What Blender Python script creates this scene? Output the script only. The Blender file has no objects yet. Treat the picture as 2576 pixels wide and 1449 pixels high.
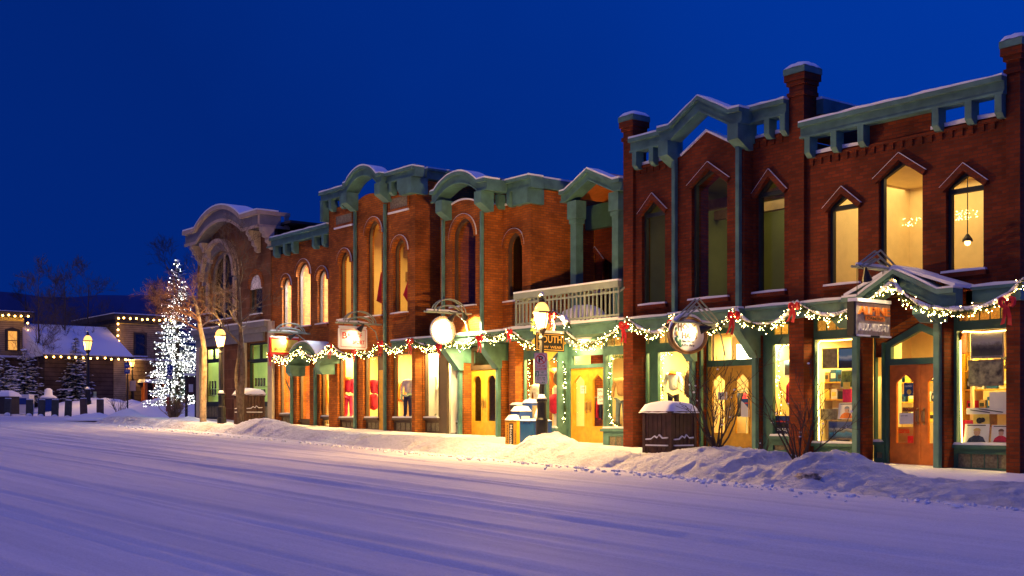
import bpy, bmesh, math, random
from mathutils import Vector, Matrix, noise
random.seed(7)
R = math.radians
SC = bpy.context.scene
COL = SC.collection
# ------------------------------------------------------------------ camera model (reference grid 2576 x 1449)
FL, CX, HZ, CAMZ = 3116.0, 1288.0, 1056.0, 1.6
TH = math.atan(2420.0 / FL)
CC, SS = math.cos(TH), math.sin(TH)
def ray(u):
    d = u - CX
    return (-CC * FL + SS * d, SS * FL + CC * d)
def PX(u, Y):
    rx, ry = ray(u)
    return rx / ry * Y
def PZ(u, v, Y):
    return CAMZ - (v - HZ) / ray(u)[1] * Y
def AT(u, v, Y):
    return Vector((PX(u, Y), Y, PZ(u, v, Y)))
def ATA(u, v, a):                      # point at view depth a
    rx, ry = ray(u)
    return Vector((rx / FL * a, ry / FL * a, CAMZ - (v - HZ) / FL * a))
def gr(X):                             # road height
    if X > -50: return -0.029 * X
    if X > -110: return 1.45 - 0.0125 * (X + 50)
    return 2.2
def gs(X): return gr(X) + 0.155        # pavement height
# ------------------------------------------------------------------ materials
def new_mat(name):
    m = bpy.data.materials.new(name); m.use_nodes = True
    nt = m.node_tree
    return m, nt, nt.nodes['Principled BSDF'], nt.nodes['Material Output']
def N(nt, t, **kw):
    n = nt.nodes.new(t)
    for k, v in kw.items():
        if hasattr(n, k): setattr(n, k, v)
        else: n.inputs[k].default_value = v
    return n
def c4(c): return (c[0], c[1], c[2], 1)
def mat(name, col, rough=0.6, metal=0.0, var=0.25, vscale=4.0, bump=0.0, bscale=30.0, spec=0.4):
    m, nt, b, o = new_mat(name)
    b.inputs['Roughness'].default_value = rough
    b.inputs['Metallic'].default_value = metal
    b.inputs['Specular IOR Level'].default_value = spec
    tc = N(nt, 'ShaderNodeNewGeometry')
    nz = N(nt, 'ShaderNodeTexNoise'); nz.inputs['Scale'].default_value = vscale; nz.inputs['Detail'].default_value = 6
    nt.links.new(tc.outputs['Position'], nz.inputs['Vector'])
    rp = N(nt, 'ShaderNodeValToRGB')
    rp.color_ramp.elements[0].position = 0.3; rp.color_ramp.elements[1].position = 0.7
    rp.color_ramp.elements[0].color = c4([x * (1 - var) for x in col]); rp.color_ramp.elements[1].color = c4([min(1, x * (1 + var)) for x in col])
    nt.links.new(nz.outputs['Fac'], rp.inputs['Fac']); nt.links.new(rp.outputs['Color'], b.inputs['Base Color'])
    if bump:
        n2 = N(nt, 'ShaderNodeTexNoise'); n2.inputs['Scale'].default_value = bscale; n2.inputs['Detail'].default_value = 4
        nt.links.new(tc.outputs['Position'], n2.inputs['Vector'])
        bp = N(nt, 'ShaderNodeBump'); bp.inputs['Strength'].default_value = bump; bp.inputs['Distance'].default_value = 0.02
        nt.links.new(n2.outputs['Fac'], bp.inputs['Height']); nt.links.new(bp.outputs['Normal'], b.inputs['Normal'])
    return m
def emis(name, col, s, base=None):
    m, nt, b, o = new_mat(name)
    b.inputs['Base Color'].default_value = c4(base or col)
    b.inputs['Emission Color'].default_value = c4(col)
    b.inputs['Emission Strength'].default_value = s
    return m
def brick_mat(name, c1, c2, mo, bw=0.215, rh=0.075, ms=0.009, bump=0.5):
    m, nt, b, o = new_mat(name)
    L = nt.links.new
    g = N(nt, 'ShaderNodeNewGeometry')
    sp = N(nt, 'ShaderNodeSeparateXYZ'); L(g.outputs['Position'], sp.inputs[0])
    sn = N(nt, 'ShaderNodeSeparateXYZ'); L(g.outputs['True Normal'], sn.inputs[0])
    ab = N(nt, 'ShaderNodeMath', operation='ABSOLUTE'); L(sn.outputs['X'], ab.inputs[0])
    gt = N(nt, 'ShaderNodeMath', operation='GREATER_THAN'); L(ab.outputs[0], gt.inputs[0]); gt.inputs[1].default_value = 0.7
    mx = N(nt, 'ShaderNodeMix', data_type='FLOAT'); L(gt.outputs[0], mx.inputs['Factor']); L(sp.outputs['X'], mx.inputs['A']); L(sp.outputs['Y'], mx.inputs['B'])
    cb = N(nt, 'ShaderNodeCombineXYZ'); L(mx.outputs['Result'], cb.inputs['X']); L(sp.outputs['Z'], cb.inputs['Y'])
    br = N(nt, 'ShaderNodeTexBrick'); L(cb.outputs[0], br.inputs['Vector'])
    br.inputs['Scale'].default_value = 1; br.inputs['Brick Width'].default_value = bw; br.inputs['Row Height'].default_value = rh
    br.inputs['Mortar Size'].default_value = ms; br.inputs['Mortar Smooth'].default_value = 0.2; br.inputs['Bias'].default_value = 0.0
    br.inputs['Color1'].default_value = c4(c1); br.inputs['Color2'].default_value = c4(c2); br.inputs['Mortar'].default_value = c4(mo)
    nz = N(nt, 'ShaderNodeTexNoise'); nz.inputs['Scale'].default_value = 1.3; nz.inputs['Detail'].default_value = 7; L(g.outputs['Position'], nz.inputs['Vector'])
    mr = N(nt, 'ShaderNodeMapRange'); L(nz.outputs['Fac'], mr.inputs['Value'])
    mr.inputs['From Min'].default_value = 0.3; mr.inputs['From Max'].default_value = 0.7; mr.inputs['To Min'].default_value = 0.55; mr.inputs['To Max'].default_value = 1.25
    mm = N(nt, 'ShaderNodeMix', data_type='RGBA', blend_type='MULTIPLY'); mm.inputs['Factor'].default_value = 1
    L(br.outputs['Color'], mm.inputs['A']); L(mr.outputs['Result'], mm.inputs['B'])
    L(mm.outputs['Result'], b.inputs['Base Color'])
    bp = N(nt, 'ShaderNodeBump', invert=True); bp.inputs['Strength'].default_value = bump; bp.inputs['Distance'].default_value = 0.012
    L(br.outputs['Fac'], bp.inputs['Height']); L(bp.outputs['Normal'], b.inputs['Normal'])
    b.inputs['Roughness'].default_value = 0.85; b.inputs['Specular IOR Level'].default_value = 0.2
    return m
def glass_mat(name, tint=(1, 1, 1), refl=1.0):
    m, nt, b, o = new_mat(name)
    nt.nodes.remove(b)
    t = N(nt, 'ShaderNodeBsdfTransparent'); t.inputs['Color'].default_value = c4(tint)
    g = N(nt, 'ShaderNodeBsdfGlossy'); g.inputs['Roughness'].default_value = 0.02
    lw = N(nt, 'ShaderNodeLayerWeight'); lw.inputs['Blend'].default_value = 0.5
    pw = N(nt, 'ShaderNodeMath', operation='POWER'); nt.links.new(lw.outputs['Facing'], pw.inputs[0]); pw.inputs[1].default_value = 4.0
    f = N(nt, 'ShaderNodeMath', operation='MULTIPLY_ADD'); nt.links.new(pw.outputs[0], f.inputs[0]); f.inputs[1].default_value = 0.75 * refl; f.inputs[2].default_value = 0.04 * refl
    mx = N(nt, 'ShaderNodeMixShader')
    nt.links.new(f.outputs[0], mx.inputs[0]); nt.links.new(t.outputs[0], mx.inputs[1]); nt.links.new(g.outputs[0], mx.inputs[2])
    nt.links.new(mx.outputs[0], o.inputs['Surface'])
    return m
def frost_mat(name, col):
    m, nt, b, o = new_mat(name)
    b.inputs['Base Color'].default_value = c4(col); b.inputs['Roughness'].default_value = 0.35
    t = N(nt, 'ShaderNodeBsdfTranslucent'); t.inputs['Color'].default_value = c4(col)
    g = N(nt, 'ShaderNodeNewGeometry'); nz = N(nt, 'ShaderNodeTexNoise'); nz.inputs['Scale'].default_value = 25
    nt.links.new(g.outputs['Position'], nz.inputs['Vector'])
    tr = N(nt, 'ShaderNodeBsdfTransparent')
    m1 = N(nt, 'ShaderNodeMixShader'); m1.inputs[0].default_value = 0.7
    nt.links.new(b.outputs[0], m1.inputs[1]); nt.links.new(t.outputs[0], m1.inputs[2])
    m2 = N(nt, 'ShaderNodeMixShader'); nt.links.new(nz.outputs['Fac'], m2.inputs[0])
    nt.links.new(m1.outputs[0], m2.inputs[1]); nt.links.new(tr.outputs[0], m2.inputs[2])
    nt.links.new(m2.outputs[0], o.inputs['Surface'])
    return m
def snow_mat(name, col=(0.80, 0.81, 0.84), streak=False, bump=0.35, dirt=0.0, nsc=9, nd=0.05):
    m, nt, b, o = new_mat(name)
    L = nt.links.new
    g = N(nt, 'ShaderNodeNewGeometry')
    b.inputs['Roughness'].default_value = 0.75; b.inputs['Specular IOR Level'].default_value = 0.25
    nz = N(nt, 'ShaderNodeTexNoise'); nz.inputs['Scale'].default_value = nsc; nz.inputs['Detail'].default_value = 8; nz.inputs['Roughness'].default_value = 0.7
    L(g.outputs['Position'], nz.inputs['Vector'])
    bp = N(nt, 'ShaderNodeBump'); bp.inputs['Strength'].default_value = bump; bp.inputs['Distance'].default_value = nd
    if streak:
        mp = N(nt, 'ShaderNodeMapping'); mp.inputs['Scale'].default_value = (0.10, 3.0, 1.0); mp.inputs['Rotation'].default_value = (0, 0, R(2))
        L(g.outputs['Position'], mp.inputs['Vector'])
        n2 = N(nt, 'ShaderNodeTexNoise'); n2.inputs['Scale'].default_value = 1.0; n2.inputs['Detail'].default_value = 9; n2.inputs['Roughness'].default_value = 0.6
        L(mp.outputs[0], n2.inputs['Vector'])
        n3 = N(nt, 'ShaderNodeTexNoise'); n3.inputs['Scale'].default_value = 0.16; n3.inputs['Detail'].default_value = 4
        L(g.outputs['Position'], n3.inputs['Vector'])
        ad = N(nt, 'ShaderNodeMath', operation='MULTIPLY_ADD'); L(n2.outputs['Fac'], ad.inputs[0]); ad.inputs[1].default_value = 0.75
        m3 = N(nt, 'ShaderNodeMath', operation='MULTIPLY'); L(n3.outputs['Fac'], m3.inputs[0]); m3.inputs[1].default_value = 0.35
        L(m3.outputs[0], ad.inputs[2])
        rp = N(nt, 'ShaderNodeValToRGB'); e = rp.color_ramp.elements
        e[0].position = 0.40; e[0].color = c4([x * 0.83 for x in col]); e[1].position = 0.68; e[1].color = c4(col)
        L(ad.outputs[0], rp.inputs['Fac']); L(rp.outputs['Color'], b.inputs['Base Color'])
        a2 = N(nt, 'ShaderNodeMath', operation='MULTIPLY_ADD'); L(n2.outputs['Fac'], a2.inputs[0]); a2.inputs[1].default_value = 2.2; L(nz.outputs['Fac'], a2.inputs[2])
        n5 = N(nt, 'ShaderNodeTexNoise'); n5.inputs['Scale'].default_value = 38; n5.inputs['Detail'].default_value = 5; n5.inputs['Roughness'].default_value = 0.8
        L(g.outputs['Position'], n5.inputs['Vector'])
        a3 = N(nt, 'ShaderNodeMath', operation='MULTIPLY_ADD'); L(n5.outputs['Fac'], a3.inputs[0]); a3.inputs[1].default_value = 0.9; L(a2.outputs[0], a3.inputs[2])
        L(a3.outputs[0], bp.inputs['Height'])
        g5 = N(nt, 'ShaderNodeMapRange'); L(n5.outputs['Fac'], g5.inputs['Value']); g5.inputs['From Min'].default_value = .3; g5.inputs['From Max'].default_value = .7; g5.inputs['To Min'].default_value = .82; g5.inputs['To Max'].default_value = 1.1
        mg = N(nt, 'ShaderNodeMix', data_type='RGBA', blend_type='MULTIPLY'); mg.inputs['Factor'].default_value = 1; L(rp.outputs['Color'], mg.inputs['A']); L(g5.outputs['Result'], mg.inputs['B']); L(mg.outputs['Result'], b.inputs['Base Color'])
    else:
        n3 = N(nt, 'ShaderNodeTexNoise'); n3.inputs['Scale'].default_value = 1.7; n3.inputs['Detail'].default_value = 8; n3.inputs['Roughness'].default_value = 0.7
        L(g.outputs['Position'], n3.inputs['Vector'])
        rp = N(nt, 'ShaderNodeValToRGB'); e = rp.color_ramp.elements
        e[0].position = 0.22; e[0].color = c4([x * (1 - dirt) for x in col]); e[1].position = 0.5; e[1].color = c4(col)
        L(n3.outputs['Fac'], rp.inputs['Fac']); L(rp.outputs['Color'], b.inputs['Base Color'])
        L(nz.outputs['Fac'], bp.inputs['Height'])
    L(bp.outputs['Normal'], b.inputs['Normal'])
    return m
def picture_mat(name, stops, scale=3.0, axis='Z', z0=0, z1=1, dist=0.35):
    m, nt, b, o = new_mat(name); L = nt.links.new
    g = N(nt, 'ShaderNodeNewGeometry'); sp = N(nt, 'ShaderNodeSeparateXYZ'); L(g.outputs['Position'], sp.inputs[0])
    mr = N(nt, 'ShaderNodeMapRange'); L(sp.outputs['Z'], mr.inputs['Value']); mr.inputs['From Min'].default_value = z0; mr.inputs['From Max'].default_value = z1
    nz = N(nt, 'ShaderNodeTexNoise'); nz.inputs['Scale'].default_value = scale; nz.inputs['Detail'].default_value = 6; L(g.outputs['Position'], nz.inputs['Vector'])
    ma = N(nt, 'ShaderNodeMath', operation='MULTIPLY_ADD'); L(nz.outputs['Fac'], ma.inputs[0]); ma.inputs[1].default_value = dist
    sb = N(nt, 'ShaderNodeMath', operation='SUBTRACT'); L(mr.outputs['Result'], sb.inputs[0]); sb.inputs[1].default_value = dist / 2
    L(sb.outputs[0], ma.inputs[2])
    rp = N(nt, 'ShaderNodeValToRGB'); cr = rp.color_ramp
    while len(cr.elements) > 1: cr.elements.remove(cr.elements[-1])
    cr.elements[0].position = stops[0][0]; cr.elements[0].color = c4(stops[0][1])
    for p, c in stops[1:]:
        e = cr.elements.new(p); e.color = c4(c)
    L(ma.outputs[0], rp.inputs['Fac']); L(rp.outputs['Color'], b.inputs['Base Color'])
    b.inputs['Roughness'].default_value = 0.4
    return m
M = {}
M['brick_dark'] = brick_mat('brick_dark', (0.195, 0.034, 0.0090), (0.115, 0.020, 0.006), (0.09, 0.03, 0.018))
M['brick_orange'] = brick_mat('brick_orange', (0.43, 0.120, 0.016), (0.27, 0.068, 0.010), (0.16, 0.07, 0.03))
M['stone'] = brick_mat('stone', (0.19, 0.078, 0.034), (0.15, 0.060, 0.026), (0.20, 0.095, 0.05), bw=0.75, rh=0.42, ms=0.02, bump=0.35)
M['green'] = mat('green_paint', (0.078, 0.182, 0.162), 0.55, var=0.28, vscale=3.0, bump=0.15)
M['green_dark'] = mat('green_dark_paint', (0.045, 0.125, 0.095), 0.5, var=0.15)
M['brown_frame'] = mat('brown_frame_paint', (0.085, 0.050, 0.032), 0.5, var=0.2)
M['dark_frame'] = mat('dark_frame_paint', (0.022, 0.030, 0.028), 0.45, var=0.2)
M['cream_trim'] = mat('cream_trim_paint', (0.44, 0.34, 0.25), 0.6, var=0.12)
M['grey_trim'] = mat('grey_trim_paint', (0.19, 0.18, 0.18), 0.6, var=0.12)
M['panel'] = mat('panel_tile', (0.20, 0.17, 0.11), 0.7, var=0.4, vscale=18)
M['snow'] = snow_mat('snow_fresh', bump=0.25)
M['bank'] = snow_mat('snow_ploughed', (0.74, 0.74, 0.78), bump=1.0, dirt=0.5, nsc=13, nd=0.10)
M['road'] = snow_mat('snow_packed', (0.76, 0.74, 0.78), streak=True, bump=0.35)
M['walk'] = snow_mat('snow_trodden', (0.74, 0.74, 0.77), bump=0.5, dirt=0.15)
M['glass'] = glass_mat('window_glass')
M['frost'] = frost_mat('textured_glass', (0.85, 0.72, 0.36))
M['wall_in'] = mat('shop_plaster', (0.80, 0.64, 0.34), 0.8, var=0.06)
M['wall_white'] = mat('white_plaster', (0.85, 0.82, 0.76), 0.8, var=0.05)
M['wall_green'] = mat('pale_green_plaster', (0.62, 0.74, 0.36), 0.8, var=0.05)
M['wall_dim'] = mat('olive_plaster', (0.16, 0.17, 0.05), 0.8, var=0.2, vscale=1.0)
M['floor_in'] = mat('shop_floor', (0.30, 0.19, 0.09), 0.6)
M['oak'] = mat('oak_door', (0.66, 0.36, 0.03), 0.4, var=0.15, vscale=6)
M['oak_red'] = mat('varnished_door', (0.55, 0.15, 0.02), 0.4, var=0.18, vscale=6)
M['brass'] = mat('brass', (0.55, 0.38, 0.14), 0.3, metal=1.0, var=0.05)
M['black'] = mat('black_iron', (0.013, 0.013, 0.014), 0.45, var=0.2)
M['steel'] = mat('pale_green_steel', (0.25, 0.30, 0.25), 0.5, var=0.1)
M['wood_dark'] = mat('stained_boards', (0.060, 0.024, 0.017), 0.6, var=0.35, vscale=5)
M['roof'] = mat('roof_felt', (0.05, 0.05, 0.055), 0.8)
M['red'] = mat('red_ribbon', (0.62, 0.012, 0.014), 0.45, var=0.15)
M['needle'] = mat('fir_needles', (0.055, 0.085, 0.018), 0.6, var=0.5, vscale=12)
M['bulb'] = emis('warm_bulb', (1.0, 0.58, 0.17), 95.0)
M['bulb_dim'] = emis('small_warm_bulb', (1.0, 0.62, 0.22), 7.0)
M['bulb_far'] = emis('far_warm_bulb', (1.0, 0.50, 0.11), 22.0)
M['bulb_white'] = emis('white_bulb', (1.0, 0.97, 0.90), 14.0)
M['rope'] = emis('rope_light', (1.0, 0.72, 0.22), 9.0)
M['lamp_glass'] = emis('lit_lantern_glass', (1.0, 0.54, 0.16), 9.0)
M['lamp_far'] = emis('lit_lantern_glass_far', (1.0, 0.50, 0.12), 4.0)
M['fluor'] = emis('ceiling_tube', (1.0, 0.95, 0.72), 6.0)
M['bark_pale'] = mat('aspen_bark', (0.42, 0.30, 0.17), 0.8, var=0.45, vscale=7, bump=0.4)
M['bark'] = mat('grey_bark', (0.105, 0.075, 0.058), 0.85, var=0.4, vscale=8, bump=0.4)
M['twig'] = mat('dark_twig', (0.055, 0.033, 0.024), 0.8, var=0.3)
M['white'] = mat('white_paper', (0.80, 0.78, 0.74), 0.6, var=0.03)
M['ink'] = mat('black_ink', (0.015, 0.015, 0.016), 0.6, var=0.05)
M['ink_red'] = mat('red_ink', (0.60, 0.03, 0.015), 0.5, var=0.1)
M['ink_green'] = mat('green_ink', (0.03, 0.20, 0.09), 0.5, var=0.1)
M['ink_orange'] = mat('orange_letters', (0.75, 0.20, 0.03), 0.5, var=0.1)
M['gold'] = mat('gold_paint', (0.72, 0.43, 0.09), 0.4, var=0.12)
M['yellow_sign'] = mat('yellow_sign', (0.78, 0.58, 0.10), 0.5, var=0.15, vscale=9)
M['blue'] = mat('blue_enamel', (0.012, 0.045, 0.24), 0.4, var=0.12)
M['teal'] = mat('blue_cabinet', (0.010, 0.075, 0.24), 0.4, var=0.12)
M['yellow_box'] = mat('yellow_enamel', (0.62, 0.31, 0.02), 0.4, var=0.1)
M['wood_sign'] = mat('weathered_sign_wood', (0.40, 0.34, 0.26), 0.7, var=0.3, vscale=9)
M['white_rose'] = mat('pink_white_cloth', (0.80, 0.74, 0.66), 0.7)
def cloth(n, c): M[n] = mat(n, c, 0.85, var=0.25, vscale=9, bump=0.3, bscale=18)
cloth('cloth_red', (0.62, 0.02, 0.05)); cloth('cloth_pink', (0.72, 0.03, 0.11)); cloth('cloth_white', (0.78, 0.76, 0.72)); cloth('cloth_navy', (0.03, 0.04, 0.10))
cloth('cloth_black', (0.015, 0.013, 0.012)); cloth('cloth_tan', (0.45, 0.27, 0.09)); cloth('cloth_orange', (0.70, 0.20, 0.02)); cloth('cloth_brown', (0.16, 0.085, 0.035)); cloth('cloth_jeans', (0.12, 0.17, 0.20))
M['cloth_camo'] = mat('cloth_patterned', (0.30, 0.29, 0.24), 0.85, var=0.85, vscale=17)
M['skin_dummy'] = mat('dummy_plastic', (0.72, 0.60, 0.48), 0.5)
# ------------------------------------------------------------------ mesh builder
class MB:
    def __init__(s): s.v = []; s.f = []
    def add(s, vs, fs):
        k = len(s.v); s.v += [tuple(p) for p in vs]; s.f += [tuple(i + k for i in f) for f in fs]; return s
    def box(s, x0, x1, y0, y1, z0, z1):
        return s.add([(x0, y0, z0), (x1, y0, z0), (x1, y1, z0), (x0, y1, z0), (x0, y0, z1), (x1, y0, z1), (x1, y1, z1), (x0, y1, z1)],
                     [(0, 3, 2, 1), (4, 5, 6, 7), (0, 1, 5, 4), (1, 2, 6, 5), (2, 3, 7, 6), (3, 0, 4, 7)])
    def obox(s, c, ax, ay, az):         # oriented box: centre and half-axis vectors
        c, ax, ay, az = Vector(c), Vector(ax), Vector(ay), Vector(az)
        p = [c + i * ax + j * ay + k * az for k in (-1, 1) for i, j in ((-1, -1), (1, -1), (1, 1), (-1, 1))]
        return s.add(p, [(0, 3, 2, 1), (4, 5, 6, 7), (0, 1, 5, 4), (1, 2, 6, 5), (2, 3, 7, 6), (3, 0, 4, 7)])
    def prism(s, poly, a, b, ax='y'):   # poly in the two other axes
        def P(p, t): return {'y': (p[0], t, p[1]), 'x': (t, p[0], p[1]), 'z': (p[0], p[1], t)}[ax]
        n = len(poly)
        return s.add([P(p, a) for p in poly] + [P(p, b) for p in poly],
                     [tuple(range(n)), tuple(range(2 * n - 1, n - 1, -1))] + [(i, (i + 1) % n, n + (i + 1) % n, n + i) for i in range(n)])
    def plate(s, outline, holes, y0, y1):
        cu = bpy.data.curves.new('tmp', 'CURVE'); cu.dimensions = '2D'; cu.fill_mode = 'BOTH'; cu.extrude = abs(y1 - y0) / 2
        for poly in [outline] + list(holes):
            sp = cu.splines.new('POLY'); sp.points.add(len(poly) - 1); sp.use_cyclic_u = True
            for i, p in enumerate(poly): sp.points[i].co = (p[0], p[1], 0, 1)
        ob = bpy.data.objects.new('tmp', cu); me = bpy.data.meshes.new_from_object(ob)
        ym = (y0 + y1) / 2
        s.add([(v.co.x, ym - v.co.z, v.co.y) for v in me.vertices], [tuple(p.vertices) for p in me.polygons])
        bpy.data.objects.remove(ob); bpy.data.curves.remove(cu); bpy.data.meshes.remove(me)
        return s
    def strip(s, pts, h, y0, y1, vert=False):   # band of height h hanging below an (x, z) path, mitred
        n = len(pts); lo = []
        for i, p in enumerate(pts):
            if vert: lo.append((p[0], p[1] - h)); continue
            d = []
            if i > 0: d.append(Vector((p[0] - pts[i - 1][0], p[1] - pts[i - 1][1])).normalized())
            if i < n - 1: d.append(Vector((pts[i + 1][0] - p[0], pts[i + 1][1] - p[1])).normalized())
            nn = [Vector((t.y, -t.x)) for t in d]
            m_ = sum(nn, Vector((0, 0))).normalized(); k = max(0.35, m_.dot(nn[0]))
            lo.append((p[0] + m_.x * h / k, p[1] + m_.y * h / k))
        vs = []; fs = []
        for i in range(n):
            vs += [(pts[i][0], y0, pts[i][1]), (lo[i][0], y0, lo[i][1]), (lo[i][0], y1, lo[i][1]), (pts[i][0], y1, pts[i][1])]
        for i in range(n - 1):
            a, b = 4 * i, 4 * i + 4
            for j in range(4): fs.append((a + j, a + (j + 1) % 4, b + (j + 1) % 4, b + j))
        fs += [(0, 1, 2, 3), (4 * n - 1, 4 * n - 2, 4 * n - 3, 4 * n - 4)]
        return s.add(vs, fs)
    def tube(s, pts, r, n=6, cap=True):
        pts = [Vector(p) for p in pts]
        rs = r if isinstance(r, (list, tuple)) else [r] * len(pts)
        vs = []; fs = []; prev = None
        for i, p in enumerate(pts):
            d = (pts[min(i + 1, len(pts) - 1)] - pts[max(i - 1, 0)])
            if d.length < 1e-9: d = Vector((0, 0, 1))
            d.normalize()
            if prev is None:
                a = d.orthogonal().normalized()
            else:
                a = prev - d * prev.dot(d)
                a = a.normalized() if a.length > 1e-6 else d.orthogonal().normalized()
            prev = a; b = d.cross(a)
            for k in range(n):
                t = 2 * math.pi * k / n
                vs.append(p + (a * math.cos(t) + b * math.sin(t)) * rs[i])
        for i in range(len(pts) - 1):
            for k in range(n):
                fs.append((i * n + k, i * n + (k + 1) % n, (i + 1) * n + (k + 1) % n, (i + 1) * n + k))
        if cap: fs += [tuple(range(n - 1, -1, -1)), tuple(range((len(pts) - 1) * n, len(pts) * n))]
        return s.add(vs, fs)
    def lathe(s, prof, c=(0, 0, 0), n=12, ph=0.0, sx=1.0, sy=1.0):
        vs = []; fs = []
        for r, z in prof:
            for k in range(n):
                t = 2 * math.pi * k / n + ph
                vs.append((c[0] + r * sx * math.cos(t), c[1] + r * sy * math.sin(t), c[2] + z))
        for i in range(len(prof) - 1):
            for k in range(n): fs.append((i * n + k, i * n + (k + 1) % n, (i + 1) * n + (k + 1) % n, (i + 1) * n + k))
        fs += [tuple(range(n - 1, -1, -1)), tuple(range((len(prof) - 1) * n, len(prof) * n))]
        return s.add(vs, fs)
    def ball(s, c, rx, ry=None, rz=None, n=8, m=5, jit=0.0):
        ry = ry or rx; rz = rz or rx
        vs = [(c[0], c[1], c[2] + rz)]; fs = []
        for i in range(1, m):
            t = math.pi * i / m
            for k in range(n):
                p = 2 * math.pi * k / n; q = 1 + random.uniform(-jit, jit)
                vs.append((c[0] + rx * q * math.sin(t) * math.cos(p), c[1] + ry * q * math.sin(t) * math.sin(p), c[2] + rz * q * math.cos(t)))
        vs.append((c[0], c[1], c[2] - rz))
        for k in range(n): fs.append((0, 1 + k, 1 + (k + 1) % n))
        for i in range(m - 2):
            for k in range(n):
                a = 1 + i * n + k; b = 1 + i * n + (k + 1) % n
                fs.append((a, a + n, b + n, b))
        e = len(vs) - 1
        for k in range(n): fs.append((e, 1 + (m - 2) * n + (k + 1) % n, 1 + (m - 2) * n + k))
        return s.add(vs, fs)
    def sheet(s, poly, y):              # one flat sheet (window pane) facing the street
        return s.add([(p[0], y, p[1]) for p in poly], [tuple(range(len(poly)))])
    def octa(s, c, r):
        x, y, z = c
        return s.add([(x + r, y, z), (x - r, y, z), (x, y + r, z), (x, y - r, z), (x, y, z + r), (x, y, z - r)],
                     [(0, 2, 4), (2, 1, 4), (1, 3, 4), (3, 0, 4), (2, 0, 5), (1, 2, 5), (3, 1, 5), (0, 3, 5)])
    def text(s, txt, o, rt, up, w, h, ext=0.004, bold=0.0):   # fits w x h, lower left corner at o
        cu = bpy.data.curves.new('tmp', 'FONT'); cu.body = txt; cu.size = 1; cu.extrude = 0.5; cu.resolution_u = 2; cu.offset = bold
        ob = bpy.data.objects.new('tmp', cu); me = bpy.data.meshes.new_from_object(ob)
        if len(me.vertices):
            xs = [v.co.x for v in me.vertices]; ys = [v.co.y for v in me.vertices]
            x0, x1, y0, y1 = min(xs), max(xs), min(ys), max(ys)
            rt = Vector(rt); up = Vector(up); nn = rt.cross(up); o = Vector(o)
            s.add([o + rt * ((v.co.x - x0) / (x1 - x0) * w) + up * ((v.co.y - y0) / (y1 - y0) * h) + nn * (v.co.z + 0.5) * ext for v in me.vertices],
                  [tuple(p.vertices) for p in me.polygons])
        bpy.data.objects.remove(ob); bpy.data.curves.remove(cu); bpy.data.meshes.remove(me)
        return s
    def build_each(s, name, m, parent=None, local=False):   # every box of the builder as an object of its own
        for k in range(0, len(s.v), 8):
            b = MB(); b.v = s.v[k:k + 8]; b.f = [(0, 3, 2, 1), (4, 5, 6, 7), (0, 1, 5, 4), (1, 2, 6, 5), (2, 3, 7, 6), (3, 0, 4, 7)]
            b.build(name, m, parent, local=local)
    def build(s, name, m, parent=None, smooth=False, local=False, tagkw=None):
        me = bpy.data.meshes.new(name)
        off = Vector((0, 0, 0))
        if parent is not None and not local:
            t = parent
            while t.parent: t = t.parent
            off = t.location
        me.from_pydata([(p[0] - off[0], p[1] - off[1], p[2] - off[2]) for p in s.v], [], s.f)
        bm = bmesh.new(); bm.from_mesh(me); bmesh.ops.recalc_face_normals(bm, faces=bm.faces); bm.to_mesh(me); bm.free()
        me.materials.append(M[m] if isinstance(m, str) else m)
        if smooth:
            for p in me.polygons: p.use_smooth = True
        o = bpy.data.objects.new(name, me); COL.objects.link(o)
        if parent is not None: o.parent = parent
        return o
def tag(o, label, cat, group=None, kind=None):
    o['label'] = label; o['category'] = cat
    if group: o['group'] = group
    if kind: o['kind'] = kind
    return o
def thing(name, label, cat, loc=(0, 0, 0), group=None):
    o = bpy.data.objects.new(name, None); COL.objects.link(o); o.location = loc; o.empty_display_size = 0.2
    return tag(o, label, cat, group)
def struct(o, label=None):
    o['kind'] = 'structure'
    if label: o['label'] = label
    return o
def copy_tree(o, parent=None):
    c = o.copy(); COL.objects.link(c); c.parent = parent
    for ch in list(o.children): copy_tree(ch, c)
    return c
def recenter(o):                        # origin of a one-mesh thing to its base centre
    bb = [Vector(b) for b in o.bound_box]
    c = sum(bb, Vector()) / 8; c.z = min(b.z for b in bb)
    o.data.transform(Matrix.Translation(-c)); o.location = o.location + c
    return o
def light(kind, name, loc, e, col, size=0.3, rot=None, sy=None, spot=None, blend=0.4):
    l = bpy.data.lights.new(name, kind); l.energy = e; l.color = col
    if kind == 'AREA':
        l.shape = 'RECTANGLE' if sy else 'SQUARE'; l.size = size
        if sy: l.size_y = sy
    elif kind in ('POINT', 'SPOT'): l.shadow_soft_size = size
    if kind == 'SPOT': l.spot_size = spot; l.spot_blend = blend
    o = bpy.data.objects.new(name, l); COL.objects.link(o); o.location = loc
    if rot is not None: o.rotation_euler = rot
    return o
def aim(o, target):
    d = Vector(target) - o.location
    o.rotation_euler = d.to_track_quat('-Z', 'Y').to_euler()
def fbm(x, y, s=1.0, o=4):
    v = 0; a = 1; t = 0
    for i in range(o):
        v += a * noise.noise((x * s, y * s, 3.7 + i)); t += a; a *= 0.5; s *= 2.1
    return v / t
def arc(x0, x1, zs, zp, n=12):          # arch path from left spring to right spring
    w = (x1 - x0) / 2; h = zp - zs; xm = (x0 + x1) / 2
    if h >= w: return [(xm - w * math.cos(math.pi * i / n), zs + h * math.sin(math.pi * i / n)) for i in range(n + 1)]
    r = (w * w + h * h) / (2 * h); a = math.asin(min(1, w / r))
    return [(xm + r * math.sin(-a + 2 * a * i / n), zs + h - r + r * math.cos(-a + 2 * a * i / n)) for i in range(n + 1)]
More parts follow.
